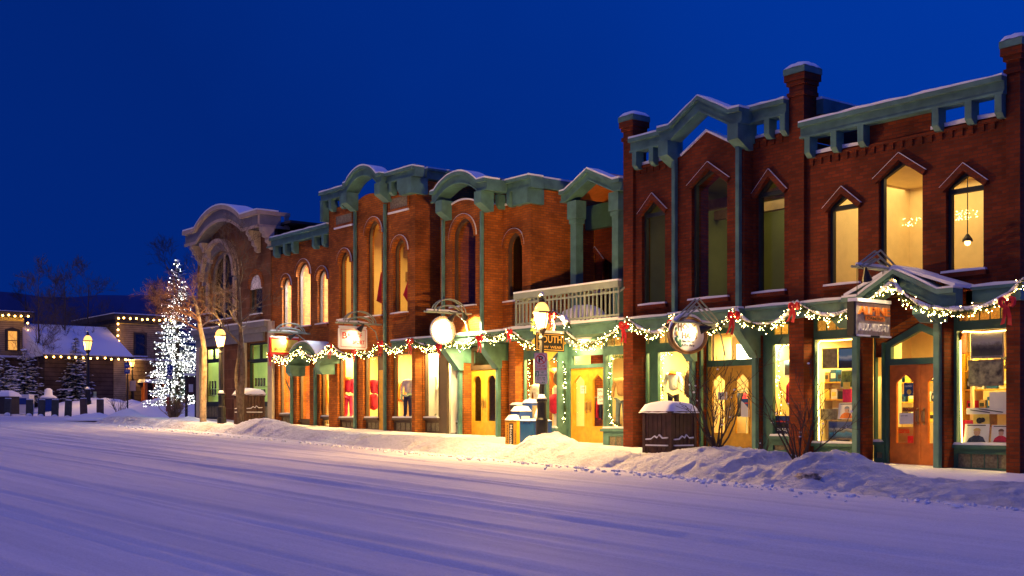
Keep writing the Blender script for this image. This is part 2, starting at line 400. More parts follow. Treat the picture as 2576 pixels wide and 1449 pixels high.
def wshape(kind, x0, x1, zb, zs, zp):
    if kind == 'rect': return [(x0, zb), (x1, zb), (x1, zp), (x0, zp)]
    if kind == 'point': return [(x0, zb), (x1, zb), (x1, zs), ((x0 + x1) / 2, zp), (x0, zs)]
    return [(x0, zb), (x1, zb)] + arc(x0, x1, zs, zp)[::-1]
def grow(kind, x0, x1, zb, zs, zp, d):
    return wshape(kind, x0 - d, x1 + d, zb - d, zs, zp + d * (1.25 if kind == 'point' else 1))
# ------------------------------------------------------------------ render settings, camera, sky
SC.view_settings.view_transform = 'Standard'; SC.view_settings.look = 'None'; SC.view_settings.exposure = 0; SC.view_settings.gamma = 1
cy = SC.cycles
cy.use_denoising = True; cy.sample_clamp_indirect = 6; cy.sample_clamp_direct = 0; cy.caustics_reflective = False; cy.caustics_refractive = False
cy.max_bounces = 7; cy.diffuse_bounces = 3; cy.glossy_bounces = 3; cy.transparent_max_bounces = 12; cy.transmission_bounces = 4
cam = bpy.data.objects.new('camera', bpy.data.cameras.new('camera')); COL.objects.link(cam); SC.camera = cam
cam.location = (0, 0, CAMZ); cam.rotation_euler = (R(90), 0, math.asin(CC))
cam.data.sensor_width = 36; cam.data.lens = 36 * FL / 2576; cam.data.shift_y = (HZ - 724.5) / 2576; cam.data.clip_end = 4000; cam.data.clip_start = 0.1
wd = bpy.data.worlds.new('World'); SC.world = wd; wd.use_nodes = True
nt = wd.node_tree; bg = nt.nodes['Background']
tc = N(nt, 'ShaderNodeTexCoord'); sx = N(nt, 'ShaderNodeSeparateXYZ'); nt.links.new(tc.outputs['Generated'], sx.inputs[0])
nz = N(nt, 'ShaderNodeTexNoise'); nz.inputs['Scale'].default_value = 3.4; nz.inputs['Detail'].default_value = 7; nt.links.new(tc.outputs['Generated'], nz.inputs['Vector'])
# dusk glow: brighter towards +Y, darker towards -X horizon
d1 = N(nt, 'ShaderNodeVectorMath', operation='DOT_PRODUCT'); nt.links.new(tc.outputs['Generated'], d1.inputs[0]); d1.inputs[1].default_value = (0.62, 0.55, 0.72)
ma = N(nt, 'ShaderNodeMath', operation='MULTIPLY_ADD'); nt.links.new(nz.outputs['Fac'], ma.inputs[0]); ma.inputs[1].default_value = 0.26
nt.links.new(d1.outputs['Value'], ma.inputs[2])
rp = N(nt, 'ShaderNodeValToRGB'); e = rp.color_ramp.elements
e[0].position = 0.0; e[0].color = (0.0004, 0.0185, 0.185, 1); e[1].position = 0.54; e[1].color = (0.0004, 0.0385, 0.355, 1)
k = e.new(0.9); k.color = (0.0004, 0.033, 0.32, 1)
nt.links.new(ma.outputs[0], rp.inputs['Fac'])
up = N(nt, 'ShaderNodeMapRange'); nt.links.new(sx.outputs['Z'], up.inputs['Value']); up.inputs['From Min'].default_value = 0.38; up.inputs['From Max'].default_value = 0.95; up.inputs['To Min'].default_value = 1.0; up.inputs['To Max'].default_value = 1.9  # overhead sky, out of view, brightened to add blue light on the snow
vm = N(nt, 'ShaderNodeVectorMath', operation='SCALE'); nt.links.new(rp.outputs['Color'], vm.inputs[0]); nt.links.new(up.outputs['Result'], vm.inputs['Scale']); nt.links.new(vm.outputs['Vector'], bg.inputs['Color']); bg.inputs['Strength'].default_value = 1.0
street_glow = light('SUN', 'street_glow', (-30, -40, 40), 0.60, (1.0, 0.64, 0.27)); street_glow.data.angle = R(25)  # added warm light standing in for unseen street lamps and leftover dusk glow
aim(street_glow, Vector((-30, -40, 40)) + Vector((0.36, 0.58, -0.73)))
# ------------------------------------------------------------------ terrain
def grid(x0, x1, nx, y0, y1, ny, fz):
    m = MB(); vs = []; fs = []
    for j in range(ny + 1):
        y = y0 + (y1 - y0) * j / ny
        for i in range(nx + 1):
            x = x0 + (x1 - x0) * i / nx
            vs.append((x, y, fz(x, y)))
    for j in range(ny):
        for i in range(nx):
            a = j * (nx + 1) + i
            fs.append((a, a + 1, a + nx + 2, a + nx + 1))
    return m.add(vs, fs)
def road_z(x, y):
    z = gr(x)
    if -95 < x < 15 and -5 < y < 18: z += 0.018 * fbm(x * 0.25, y * 1.6, 1.0, 3)
    if x < -60 or y > 30 or y < -10: z -= 0.0
    return z
def lin(pts, t):
    if t <= pts[0][0]: return pts[0][1]
    for (a, p), (b, q) in zip(pts, pts[1:]):
        if t <= b: return p + (q - p) * (t - a) / (b - a)
    return pts[-1][1]
g = grid(-140, 40, 180, -30, 120, 150, road_z)
# far skirt so that the sheet reaches the horizon
g.add([(-2500, -2500, 2.15), (2500, -2500, -1.2), (2500, -30.0, -1.2), (-2500, -30.0, 2.15)], [(0, 1, 2, 3)])
g.add([(-2500, 120.0, 2.15), (2500, 120.0, -1.2), (2500, 2500, 2.1), (-2500, 2500, 2.15)], [(0, 1, 2, 3)])
g.add([(-2500, -30, 2.15), (-140, -30, 2.19), (-140, 120, 2.19), (-2500, 120, 2.15)], [(0, 1, 2, 3)])
g.add([(40, -30, -1.16), (2500, -30, -1.2), (2500, 120, -1.2), (40, 120, -1.16)], [(0, 1, 2, 3)])
struct(g.build('snow_road', 'road', smooth=True), 'packed snow road sloping up to the left in front of the shops')
# finer near sheet with tyre tracks, 4 mm above
RUTS = [(5.2, .01, .02), (6.4, .012, .022), (8.2, .0, .02), (8.75, .004, .024), (10.3, -.004, .022), (10.9, .0, .02), (12.4, .006, .024), (12.75, .006, .02), (14.2, .002, .022), (15.3, .0, .024), (15.9, -.003, .02), (3.9, .05, .022), (4.3, .05, .022)]
def near_z(x, y):
    z = gr(x) + 0.03
    z += 0.018 * fbm(x * 0.25, y * 1.6, 1.0, 3)
    for yc, wd_, dp in ((9.6, 0.16, 0.022), (11.2, 0.16, 0.02), (13.4, 0.18, 0.018), (14.9, 0.18, 0.018), (6.9, 0.13, 0.012)):
        d = y - yc - 0.5 * math.sin(x * 0.07 + yc)
        dp *= 1.5 + fbm(x * .3, yc, 1, 2)
        z -= dp * math.exp(-(d / wd_) ** 2) - dp * 0.7 * math.exp(-((abs(d) - 2 * wd_) / wd_) ** 2)
    z += .010 * fbm(x * 2.2, y * 5, 1, 3)
    for yc, sl, dp in RUTS:
        d = y - yc - sl * (x + 20) - .12 * math.sin(x * .21 + yc * 3)
        if abs(d) < .4: z -= .75 * dp * (math.exp(-(d / .055) ** 2) - .6 * math.exp(-((abs(d) - .13) / .05) ** 2))
    r_ = math.exp(-((y - 2.75 - .12 * (x + 11)) / .35) ** 2)
    if x > -22: z += .13 * r_ * (1 + fbm(x * 1.5, y * 2.5, 1, 4))
    return z - (.06 * max(0, (y - 16.6)) if y > 16.6 else 0)
    return z
grid(-62, 14, 380, 2.0, 17.6, 420, near_z).build('snow_road_surface', 'road', smooth=True)['kind'] = 'structure'
# pavement
def walk_z(x, y):
    return gs(x) + 0.02 * fbm(x * 0.8, y * 0.8, 1, 3) + 0.05 * max(0, fbm(x * 0.35 + 9, y * 0.5, 1, 3))
struct(grid(-58, -6, 260, 18.6, 24.6, 30, walk_z).build('pavement', 'walk', smooth=True), 'snowy pavement along the shop fronts')
# ploughed bank along the kerb: crest heights over the pavement read along the street
CREST = [(600, .10), (640, .32), (670, .42), (700, .30), (760, .12), (830, .12), (950, .10), (1050, .16), (1130, .18), (1230, .12), (1280, .06), (1335, .10), (1360, .40), (1385, .50), (1405, .42), (1450, .22), (1510, .16), (1600, .14), (1660, .16), (1740, .32), (1800, .40), (1860, .42), (1930, .36), (1985, .27), (2040, .31), (2085, .48), (2130, .42), (2180, .25), (2240, .10), (2320, .05), (2450, .06), (2576, .10), (2700, .1)]
CRX = sorted((PX(u, 18.9), h) for u, h in CREST)
FOOT = sorted((PX(u, y), y) for u, y in ((600, 17.9), (830, 17.6), (1250, 17.3), (1500, 17.5), (1640, 17.3), (1850, 16.7), (2100, 16.5), (2300, 16.7), (2576, 16.9), (2750, 17.0)))
def bank_z(x, y):
    h = lin(CRX, x); f = lin(FOOT, x) + 0.22 * fbm(x * 0.7, 2.2, 1, 3)
    c = 18.9; b = 20.05 + (0.35 if -19.5 < x < -13.5 else 0)
    road = gr(x) - 0.06; walk = gs(x) - 0.05
    top = gs(x) + h * (1 + 0.25 * fbm(x * 0.6 + 4, y * 0.6, 1, 3))
    if y < f: z = road
    elif y < c:
        t = (y - f) / (c - f); t = t * t * (3 - 2 * t); t = t ** 0.8
        z = road + (top - road) * t
    elif y < b:
        t = (y - c) / (b - c); t = t * t * (3 - 2 * t)
        z = top + (walk - top) * t
    else: z = walk
    k = min(1, max(0, (y - f) / 0.4)) * min(1, max(0, (b - y) / 0.4))
    rough = 0.10 if -18 < x < -9 else 0.07
    lump = fbm(x * 1.9, y * 1.9, 1, 5)
    z += k * rough * min(1, .35 + 2 * h) * lump + k * 0.06 * abs(fbm(x * 5, y * 5, 1, 3))
    cl = fbm(x * 3.1 + 20, y * 3.1, 1, 2)
    if cl > .15: z += k * min(1, h * 3) * .04 * min(1, (cl - .15) / .18)
    tr = fbm(x * 1.3 + 50, y * .6, 1, 2)
    if y < c and tr > .22: z -= k * .07
    z += k * .035 * fbm(x * 8, y * 8, 1, 2)
    return z
bank = grid(-52, -5.5, 900, 16.0, 20.6, 88, bank_z).build('snow_bank', 'bank', smooth=True)
struct(bank, 'ploughed snow ridge between road and pavement')
cl = MB(); rnd_ = random.Random(5)
for i in range(900):
    x = rnd_.uniform(-46, -6); f = lin(FOOT, x)
    y = f - abs(rnd_.gauss(0, .55)) + .1 if i < 700 else f - abs(rnd_.gauss(0, .3))
    s_ = rnd_.uniform(.012, .05) * (1 if i < 700 else .5)
    z = max(near_z(x, y) if y < 17.6 else -9, bank_z(x, y) if y > 16 else -9)
    cl.ball((x, y, z + s_ * .3), s_ * rnd_.uniform(.8, 1.5), s_ * rnd_.uniform(.8, 1.5), s_ * .8, 6, 4, .3)
cl = cl.build('snow_clods', 'snow'); cl['kind'] = 'stuff'; cl['label'] = 'loose snow clods scattered along the foot of the bank'; cl['category'] = 'snow clods'
def ground_at(x, y):
    return max(gr(x), walk_z(x, y) if y > 18.6 else -9, bank_z(x, y) if 16 < y < 20.6 and -52 < x < -5.5 else -9)
# far plaza banks on the left
def mound(name, cx, cy, rx, ry, h, m='snow', seed=0, label=None, n=36):
    def fz(x, y):
        d = math.hypot((x - cx) / rx, (y - cy) / ry)
        t = max(0, 1 - d); t = t * t * (3 - 2 * t)
        return gr(x) - 0.05 + h * t * (1 + 0.5 * fbm(x * 0.9 + seed, y * 0.9, 1, 4)) + (0.05 * fbm(x * 3, y * 3, 1, 3) if t > 0.02 else 0)
    return struct(grid(cx - rx, cx + rx, n, cy - ry, cy + ry, n, fz).build(name, m, smooth=True), label)
p = ATA(130, 1030, 86); mound('snow_mound', p.x, p.y + 3.5, 16, 7.0, 1.15, seed=3, label='broad snow bank behind the grey bollards')
p = ATA(330, 1020, 80); mound('snow_mound', p.x, p.y + 2.5, 9, 4.2, 1.25, seed=8, label='snow heap lit orange beyond the road sign post')
p = AT(325, 1068, 22.5); mound('snow_mound', p.x, p.y, 2.6, 1.6, 0.55, seed=1, label='low pale snow mound beside the thin sign post')
p = AT(235, 1060, 22); mound('snow_mound', p.x, p.y, 3.4, 1.7, 0.4, seed=5, label='low snow mound in front of the far lamp post')
p = AT(470, 1075, 20.5); mound('snow_mound', p.x, p.y, 5.5, 1.7, 0.35, seed=6, label='low snow ridge around the tan bush at the corner')
# hills behind the town
def hz_(x, y):
    return 2.0
h = MB(); vs = []; n = 60
for i in range(n + 1):
    u = -900 + 4300 * i / n
    a = 900.0
    top = 742 + 26 * fbm(u * 0.004, 1.0, 1, 4) + (u - 300) * 0.035
    p = ATA(u, top, a); b = ATA(u, 1056, a); q = p * 1.25; q.z = p.z * 0.9
    vs += [(b.x, b.y, -5), tuple(p), tuple(q)]
h.add(vs, [(3 * i + j, 3 * i + 3 + j, 3 * i + 4 + j, 3 * i + 1 + j) for i in range(n) for j in (0, 1)])
M['hill'] = mat('forest_snow_hill', (0.03, 0.07, 0.22), 0.9, var=0.3, vscale=0.02)  # twilight blue put into the base colour, offsetting the warm street light
struct(h.build('hills', 'hill'), 'dark wooded hills beyond the town')
# ------------------------------------------------------------------ window, door and shop front makers
def WS(kind, u0, u1, vb, vs, vp, Y, recess=0.16, fw=0.07, transom=None):
    Yg = Y + recess; um = (u0 + u1) / 2
    w = dict(k=kind, Y=Y, Yg=Yg, fw=fw)
    w['x0'] = PX(u0, Yg) - fw; w['x1'] = PX(u1, Y)
    w['zb'] = PZ(um, vb, Yg) - fw * 0.6; w['zs'] = PZ(um, vs, Yg); w['zp'] = PZ(um, vp, Yg) + fw
    w['zt'] = PZ(um, transom, Yg) if transom else None
    w['hole'] = wshape(kind, w['x0'], w['x1'], w['zb'], w['zs'], w['zp'])
    return w
def make_win(par, w, frame='dark_frame', brick='brick_dark', hood=True, pane='glass', snow=True):
    k, x0, x1, zb, zs, zp, Y, Yg, fw = (w[i] for i in ('k', 'x0', 'x1', 'zb', 'zs', 'zp', 'Y', 'Yg', 'fw'))
    holes = []
    if w['zt']:
        zt = w['zt']
        holes.append(wshape('rect', x0 + fw, x1 - fw, zb + fw, 0, zt - 0.05))
        zsi = zs - fw * .25; zpi = zp - fw * 1.35; xm_ = (x0 + x1) / 2
        if zsi > zt + .06: holes.append(wshape(k, x0 + fw, x1 - fw, zt + 0.05, zsi, zpi))
        else:
            f_ = (zt + .05 - zsi) / (zpi - zsi); d_ = (x1 - fw - xm_) * (1 - f_)
            holes.append([(xm_ - d_, zt + .05), (xm_ + d_, zt + .05), (xm_, zpi)])
    else:
        holes.append(wshape(k, x0 + fw, x1 - fw, zb + fw, zs - (fw * .25 if k == 'point' else 0), zp - fw * 1.3))
    fr = MB().plate(w['hole'], holes, Yg - 0.06, Yg + 0.04).build('window', frame, par)
    MB().sheet([(x0 + .02, zb + .02), (x1 - .02, zb + .02)] + [p for p in w['hole'][2:]], Yg + 0.008).build('pane', pane, fr)
    MB().box(x0 - .10, x1 + .10, Y - .10, Yg - .06, zb - .10, zb - .002).build('sill', brick, fr)
    if snow:
        s = MB(); n = 8
        s.plate([(x0 - .08, zb), (x1 + .08, zb), (x1 + .07, zb + .045), ((x0 + x1) / 2, zb + .06), (x0 - .07, zb + .045)], [], Y - .085, Yg - .075)
        s.build('snow', 'snow', fr)
    if hood:
        d = 0.12
        if k == 'point':
            top = [(x0 - d - .12, zs - .03), (x0 - d, zs - .02), ((x0 + x1) / 2, zp + d * 1.25), (x1 + d, zs - .02), (x1 + d + .12, zs - .03)]
            top2 = top[1:4]
        else:
            top2 = top = arc(x0 - d, x1 + d, zs, zp + d, 14)
        h = MB().strip(top2, 0.13, Y - .075, Y + .02).build('hood_mould', brick, fr)
        MB().strip([(p[0], p[1] + .010) for p in top2], 0.010, Y - .075, Y - .03).build('snow', 'snow', fr)
    return fr
def shopfront(par, xa, xb, Y, zb, zt, holes, frame='green_dark', name='window', sillsnow=True, depth=0.09):
    holes = [(max(h[0], xa + .05), min(h[1], xb - .05)) + tuple(h[2:]) for h in holes]
    holes = [h for h in holes if h[1] - h[0] > .05 and h[3] - h[2] > .05]
    hs = [wshape('rect', h[0], h[1], h[2], 0, h[3]) for h in holes]
    fr = MB().plate([(xa, zb), (xb, zb), (xb, zt), (xa, zt)], hs, Y - depth / 2, Y + depth / 2).build(name, frame, par)
    for h in holes:
        t = h[4]
        if t == 'panel':
            m = MB().box(h[0], h[1], Y + .0, Y + .03, h[2], h[3]); m.build('panel', 'panel', fr)
            mm = MB(); w = h[1] - h[0]; n = max(1, round(w / 0.28))
            for i in range(1, n): mm.box(h[0] + w * i / n - .012, h[0] + w * i / n + .012, Y - .012, Y - .001, h[2], h[3])
            if n > 1: mm.build_each('panel_batten', frame, fr)
        else:
            MB().sheet(wshape('rect', h[0] - .004, h[1] + .004, h[2] - .004, 0, h[3] + .004), Y + .008).build('pane', 'frost' if t == 'frost' else 'glass', fr)
            if t == 'frost':
                mm = MB(); w = h[1] - h[0]; n = max(2, round(w / 0.26))
                for i in range(1, n): mm.box(h[0] + w * i / n - .008, h[0] + w * i / n + .008, Y - .02, Y + .001, h[2], h[3])
                mm.build_each('lead_bar', frame, fr)
            if t == 'clear':
                s = MB().box(h[0] - .06, h[1] + .06, Y - depth / 2 - .10, Y - depth / 2 - .002, h[2] - .10, h[2] - .03).build('sill', frame, fr)
                if sillsnow: MB().plate([(h[0] - .05, h[2] - .03), (h[1] + .05, h[2] - .03), (h[1] + .02, h[2] + .015), ((h[0] + h[1]) / 2, h[2] + .03), (h[0] - .02, h[2] + .02)], [], Y - depth / 2 - .09, Y - depth / 2 - .004).build('snow', 'snow', fr)
                mb = MB()
                w_ = .035
                mb.plate([(h[0] - w_, h[2] - w_ + .01), (h[1] + w_, h[2] - w_ + .01), (h[1] + w_, h[3] + w_), (h[0] - w_, h[3] + w_)], [wshape('rect', h[0], h[1], h[2], 0, h[3])], Y - depth / 2 - .018, Y - depth / 2 + .002)
                mb.build('moulding', frame, fr)
    return fr
def door_pair(par, x0, x1, z0, z1, Y, m='oak', shape='point', frame='green_dark', glass_lo=0.22):
    w = (x1 - x0) / 2; H = z1 - z0
    for i in (0, 1):
        a = x0 + i * w + .006; b = a + w - .012
        st = w * 0.22
        zg0 = z0 + H * glass_lo; zgs = z0 + H * 0.83; zgp = z0 + H * 0.91
        hole = wshape(shape, a + st, b - st, zg0, zgs, zgp)
        d = MB().plate([(a, z0), (b, z0), (b, z1), (a, z1)], [hole], Y - .03, Y + .03).build('door', m, par)
        MB().sheet(hole, Y + .006).build('pane', 'glass', d)
        big = [(px + (0.03 if px > (a + b) / 2 else -0.03), pz) for px, pz in hole]
        mo = MB().plate(wshape(shape, a + st - .03, b - st + .03, zg0 - .03, zgs, zgp + .035), [hole], Y - .042, Y - .028); mo.build('moulding', m, d)
        hx = b - .07 if i == 0 else a + .07
        k = MB().box(hx - .022, hx + .022, Y - .037, Y - .031, z0 + H * .40, z0 + H * .57)
        k.tube([(hx, Y - .035, z0 + H * .42), (hx, Y - .10, z0 + H * .435), (hx, Y - .10, z0 + H * .535), (hx, Y - .035, z0 + H * .55)], .016, 6)
        k.build('handle', 'brass', d)
def room(par, x0, x1, y0, y1, z0, z1, wall='wall_in', floor='floor_in'):
    MB().add([(x0, y0, z0), (x1, y0, z0), (x1, y1, z0), (x0, y1, z0)], [(0, 1, 2, 3)]).build('interior_floor', floor, par)
    m = MB().add([(x0, y0, z0), (x1, y0, z0), (x1, y1, z0), (x0, y1, z0), (x0, y0, z1), (x1, y0, z1), (x1, y1, z1), (x0, y1, z1)],
                 [(4, 7, 6, 5), (1, 5, 6, 2), (2, 6, 7, 3), (3, 7, 4, 0)])
    return m.build('interior_wall', wall, par)
def ceil_light(x, y, z, e, col=(1, .74, .36), sx=1.0, sy=0.3):
    col = (col[0], col[1] * .96, col[2] * .62) if col[0] == 1 else col
    return light('AREA', 'shop_light', (x, y, z), e, col, sx, (0, 0, 0), sy)
def posts(par, xs, Y, ztop, h, w=0.155, d=0.28, m='green'):
    for x in xs:
        MB().prism([(Y, ztop), (Y, ztop - h + .10), (Y + .10, ztop - h), (Y + d, ztop - h), (Y + d, ztop)], x - w / 2, x + w / 2, 'x').build('post', m, par)
def bracket(par, x, w, Y, ztop, h, d, m='green'):
    return MB().prism([(Y, ztop), (Y, ztop - h * .62), (Y + d * .75, ztop - h), (Y + d, ztop - h), (Y + d, ztop)], x - w / 2, x + w / 2, 'x').build('bracket', m, par)
def cornice(par, path, Y, h, back, m='green', crown=0.10, name='cornice', proud=0.10, vert=False, snow=True):
    b = MB().strip(path, h, Y, back, vert).strip([(p[0], p[1] + .003) for p in path], crown, Y - proud, Y - .002, vert)
    b.strip([(p[0], p[1] - h * 0.86) for p in path], h * 0.15, Y - .045, Y - .002, vert)
    o = b.build(name, m, par)
    if snow:
        pts = []
        for (a, b_) in zip(path, path[1:]):
            n = max(1, int(math.hypot(b_[0] - a[0], b_[1] - a[1]) / .22))
            for i in range(n): pts.append((a[0] + (b_[0] - a[0]) * i / n, a[1] + (b_[1] - a[1]) * i / n))
        pts.append(path[-1])
        t = MB().strip([(p[0], p[1] + .055 + .035 * noise.noise((p[0] * 2.1, p[1], 1))) for p in pts], .054, Y - proud + .01, back + .0, True)
        t.build('snow', 'snow', o)
    return o
def chimney_cap(par, x0, x1, y0, y1, z, hz=0.14, brick='brick_dark'):
    for i, (dz, g_) in enumerate(((.75, .035), (.60, .0), (.34, .05), (.22, .085))):
        pass
    c = MB().box(x0 - .04, x1 + .04, y0 - .04, y1 + .04, z - .52, z - .42).box(x0 - .045, x1 + .045, y0 - .045, y1 + .045, z - .26, z - .16).box(x0 - .085, x1 + .085, y0 - .085, y1 + .085, z - .158, z - .002)
    c.build_each('corbel', brick, par)
    k = MB().box(x0 - .10, x1 + .10, y0 - .10, y1 + .10, z, z + hz).build('cap', 'green', par)
    s = MB(); n = 7; vs = []; fs = []
    for j in range(n + 1):
        for i in range(n + 1):
            a = -1 + 2 * i / n; b = -1 + 2 * j / n
            q = max(0, (1 - a ** 4) * (1 - b ** 4))
            vs.append(((x0 + x1) / 2 + a * ((x1 - x0) / 2 + .09), (y0 + y1) / 2 + b * ((y1 - y0) / 2 + .09), z + hz + .003 + .13 * q ** 0.5 + .02 * random.random()))
    for j in range(n):
        for i in range(n): fs.append((j * (n + 1) + i, j * (n + 1) + i + 1, (j + 1) * (n + 1) + i + 1, (j + 1) * (n + 1) + i))
    s.add(vs, fs).build('snow', 'snow', k, smooth=True)
def pipe(par, x, y, z0, z1, m='green', w=0.12):
    MB().box(x - w / 2, x + w / 2, y - w / 2, y + w / 2, z0, z1).build('downpipe', m, par)
def zg(u, Y): return gs(PX(u, Y)) - 0.3
# ================================================================== BUILDING A: dark red brick, pointed windows
xA0, xA1, xA2, xA3 = PX(1568, 23), PX(1592, 23), PX(1985, 23), PX(2022, 23)
xA4, xA5 = PX(2531, 23), PX(2566, 23)
A = thing('brick_building', 'dark red brick building with pointed windows, a gabled green cornice and tall chimneys', 'building', (PX(2030, 23), 25, gs(PX(2030, 23))))
ZB0, ZB1 = 3.97, 4.29            # storey band
# piers and chimneys
for (a, b, zt) in ((xA0, xA1, 9.66), (xA2, xA3, 9.68), (xA4, xA5, 9.02)):
    MB().box(a, b, 23.0, 23.50, gs(a) - .4, zt).build('pier', 'brick_dark', A)
    chimney_cap(A, a, b, 23.0, 23.45, zt)
# upper wall, holy section
w1 = WS('point', 1630, 1673, 764, 533, 509, 23.1, transom=540)
w3 = WS('point', 1918, 1973, 733, 484, 451, 23.1, transom=487)
w2 = WS('point', 1756, 1829, 749, 458, 432, 22.78)
xb0, xb1 = PX(1690, 22.78), PX(1872, 22.78)
zt1 = 8.42
MB().plate([(xA1 + .002, ZB1), (xb0 - .003, ZB1), (xb0 - .003, zt1), (xA1 + .002, zt1)], [w1['hole']], 23.1, 23.4).build('wall', 'brick_dark', A)
MB().plate([(xb1 + .003, ZB1), (xA2 - .002, ZB1), (xA2 - .002, zt1), (xb1 + .003, zt1)], [w3['hole']], 23.1, 23.4).build('wall', 'brick_dark', A)
xm = (xb0 + xb1) / 2
MB().plate([(xb0, ZB1), (xb1, ZB1), (xb1, 8.22), (xm + .82, 8.36), (xm, 8.80), (xm - .82, 8.36), (xb0, 8.22)], [w2['hole']], 22.78, 23.4).build('wall', 'brick_dark', A)
MB().strip([(xm - .9, 8.36), (xm, 8.84), (xm + .9, 8.36)], .05, 22.74, 23.2).build('snow', 'snow', A)
for w in (w1, w2, w3): make_win(A, w)
# snow on low parapets
for (a, b) in ((xA1, xb0), (xb1, xA2)):
    MB().plate([(a, zt1 + .002), (b, zt1 + .002), (b, zt1 + .06), ((a + b) / 2, zt1 + .10), (a, zt1 + .05)], [], 23.08, 23.38).build('snow', 'snow', A)
# cornice, holy section
cornice(A, [(xA1 + .01, 9.12), (xb0 - .02, 9.12)], 22.9, .36, 23.2)
cornice(A, [(xb1 + .02, 9.12), (xA2 - .01, 9.12)], 22.9, .36, 23.2)
g0, g1 = PX(1687, 22.52), PX(1837, 22.52); gm = (g0 + g1) / 2
cornice(A, [(g0 - .42, 9.08), (g0, 9.08), (gm, 9.62), (g1, 9.08), (g1 + .36, 9.08)], 22.52, .37, 22.9, vert=True)
posts(A, [PX(1593, 22.86) + .03, PX(1637, 22.86)], 22.86, 8.76, .46)
posts(A, [PX(1878, 22.86), PX(1928, 22.86), xA2 - .09], 22.86, 8.76, .46)
bracket(A, g0 - .18, .34, 22.42, 8.71, .60, .55); bracket(A, g1 + .16, .34, 22.42, 8.71, .60, .55)
for u in (1697, 1858): pipe(A, PX(u, 22.71), 22.71, ZB1, 8.25, w=.11)
# upper wall, right section
w4 = WS('point', 2100, 2158.6, 714, 518, 496, 23.1, transom=522)
w5 = WS('point', 2228, 2321, 690, 440, 413, 23.1)
w6 = WS('point', 2398, 2475, 680, 464, 440, 23.1, transom=478)
a, b = xA3 + .003, xA4 - .003
n0 = PX(2172, 23.1); n1 = PX(2342, 23.1)
MB().plate([(a, ZB1), (b, ZB1), (b, 7.74), (n1, 7.74), (n1, 8.11), (n0, 8.11), (n0, 7.74), (a, 7.74)], [w['hole'] for w in (w4, w5, w6)], 23.1, 23.4).build('wall', 'brick_dark', A)
for w in (w4, w5, w6): make_win(A, w)
cornice(A, [(a - .02, 8.46), (b + .02, 8.46)], 22.9, .35, 23.2)
posts(A, [PX(2030, 22.86), PX(2096, 22.86), PX(2164, 22.86)], 22.86, 8.11, .46)
posts(A, [PX(2352, 22.86), PX(2435, 22.86), b - .09], 22.86, 8.11, .46)
for (p, q) in ((a, n0), (n1, b)):
    MB().plate([(p, 7.742), (q, 7.742), (q, 7.80), ((p + q) / 2, 7.84), (p, 7.81)], [], 23.08, 23.38).build('snow', 'snow', A)
# corbel course of small projecting bricks
for (p, q, z) in ((xA1 + .1, xb0 - .1, 8.18), (xb1 + .1, xA2 - .1, 8.18), (a + .1, b - .1, 7.48)):
    x = p; cb = MB()
    while x < q - .1: cb.box(x, x + .11, 23.07, 23.098, z, z + .15); x += .24
    cb.box(p, q, 23.06, 23.098, z + .149, z + .22)
    cb.build('corbel_course', 'brick_dark', A)
# roofs, parapets running back, side and rear walls
MB().box(xA3 - .3, xA3 + .1, 23.46, 29.0, 8.21, 8.75).build('parapet_wall', 'brick_dark', A)
pc = MB().box(xA3 - .34, xA3 + .2, 23.46, 29.0, 8.752, 9.10).build('parapet_cornice', 'green', A)
MB().box(xA3 - .3, xA3 + .16, 23.46, 29.0, 9.102, 9.16).build('snow', 'snow', pc)
MB().box(xA0, xA3 - .31, 23.42, 35, 8.1, 8.2).box(xA3 + .11, xA5, 23.42, 35, 7.5, 7.6).build('roof', 'roof', A)
MB().box(xA0 - .001, xA0 + .3, 23.46, 35, gs(xA0) - .4, 8.5).box(xA5 - .3, xA5, 23.46, 35, gs(xA5) - .4, 7.6).box(xA0, xA5, 35.01, 35.3, 0, 8.2).build('wall', 'brick_dark', A)
# upstairs rooms: dim on the left, lit on the right
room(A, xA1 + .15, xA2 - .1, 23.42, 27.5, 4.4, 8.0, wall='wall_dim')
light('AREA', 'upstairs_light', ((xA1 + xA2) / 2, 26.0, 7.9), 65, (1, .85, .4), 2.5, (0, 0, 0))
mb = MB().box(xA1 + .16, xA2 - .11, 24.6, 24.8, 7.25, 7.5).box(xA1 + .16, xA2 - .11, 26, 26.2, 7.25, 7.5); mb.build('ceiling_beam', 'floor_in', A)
room(A, xA3 + .1, xA4 - .1, 23.42, 27.0, 4.4, 7.4)
light('AREA', 'upstairs_light', ((xA3 + xA4) / 2 - 1, 25.2, 7.35), 110, (1, .72, .30), 3.2, (0, 0, 0))
# ---- storey band and shop fronts
def band(par, x0, x1, Y, z0=ZB0, z1=ZB1, m='green', back=.4, snow=True):
    b = MB().box(x0, x1, Y, Y + back, z0, z1 - .06).box(x0, x1, Y - .07, Y + back, z1 - .058, z1).box(x0, x1, Y - .03, Y - .001, z0, z0 + .05)
    o = b.build('storey_band', m, par)
    if snow: MB().plate([(x0, z1 + .002), (x1, z1 + .002), (x1 - .02, z1 + .05), ((x0 + x1) / 2, z1 + .07), (x0 + .02, z1 + .05)], [], Y - .06, Y + .12).build('snow', 'snow', o)
    return o
band(A, xA0 - .05, xb0, 22.86); band(A, xb1, xA3 + .04, 22.86)
band(A, xb0 + .002, xb1 - .002, 22.66, back=.9)
pl = MB().box(xb0, xb1, 22.7, 23.8, ZB0 - .02, ZB0 - .001).build('soffit', 'green', A)
Yw = 23.52
p2a, p2b = PX(1739, 23.38), PX(1753, 23.38); p3a, p3b = PX(1896, 23.38), PX(1913, 23.38)
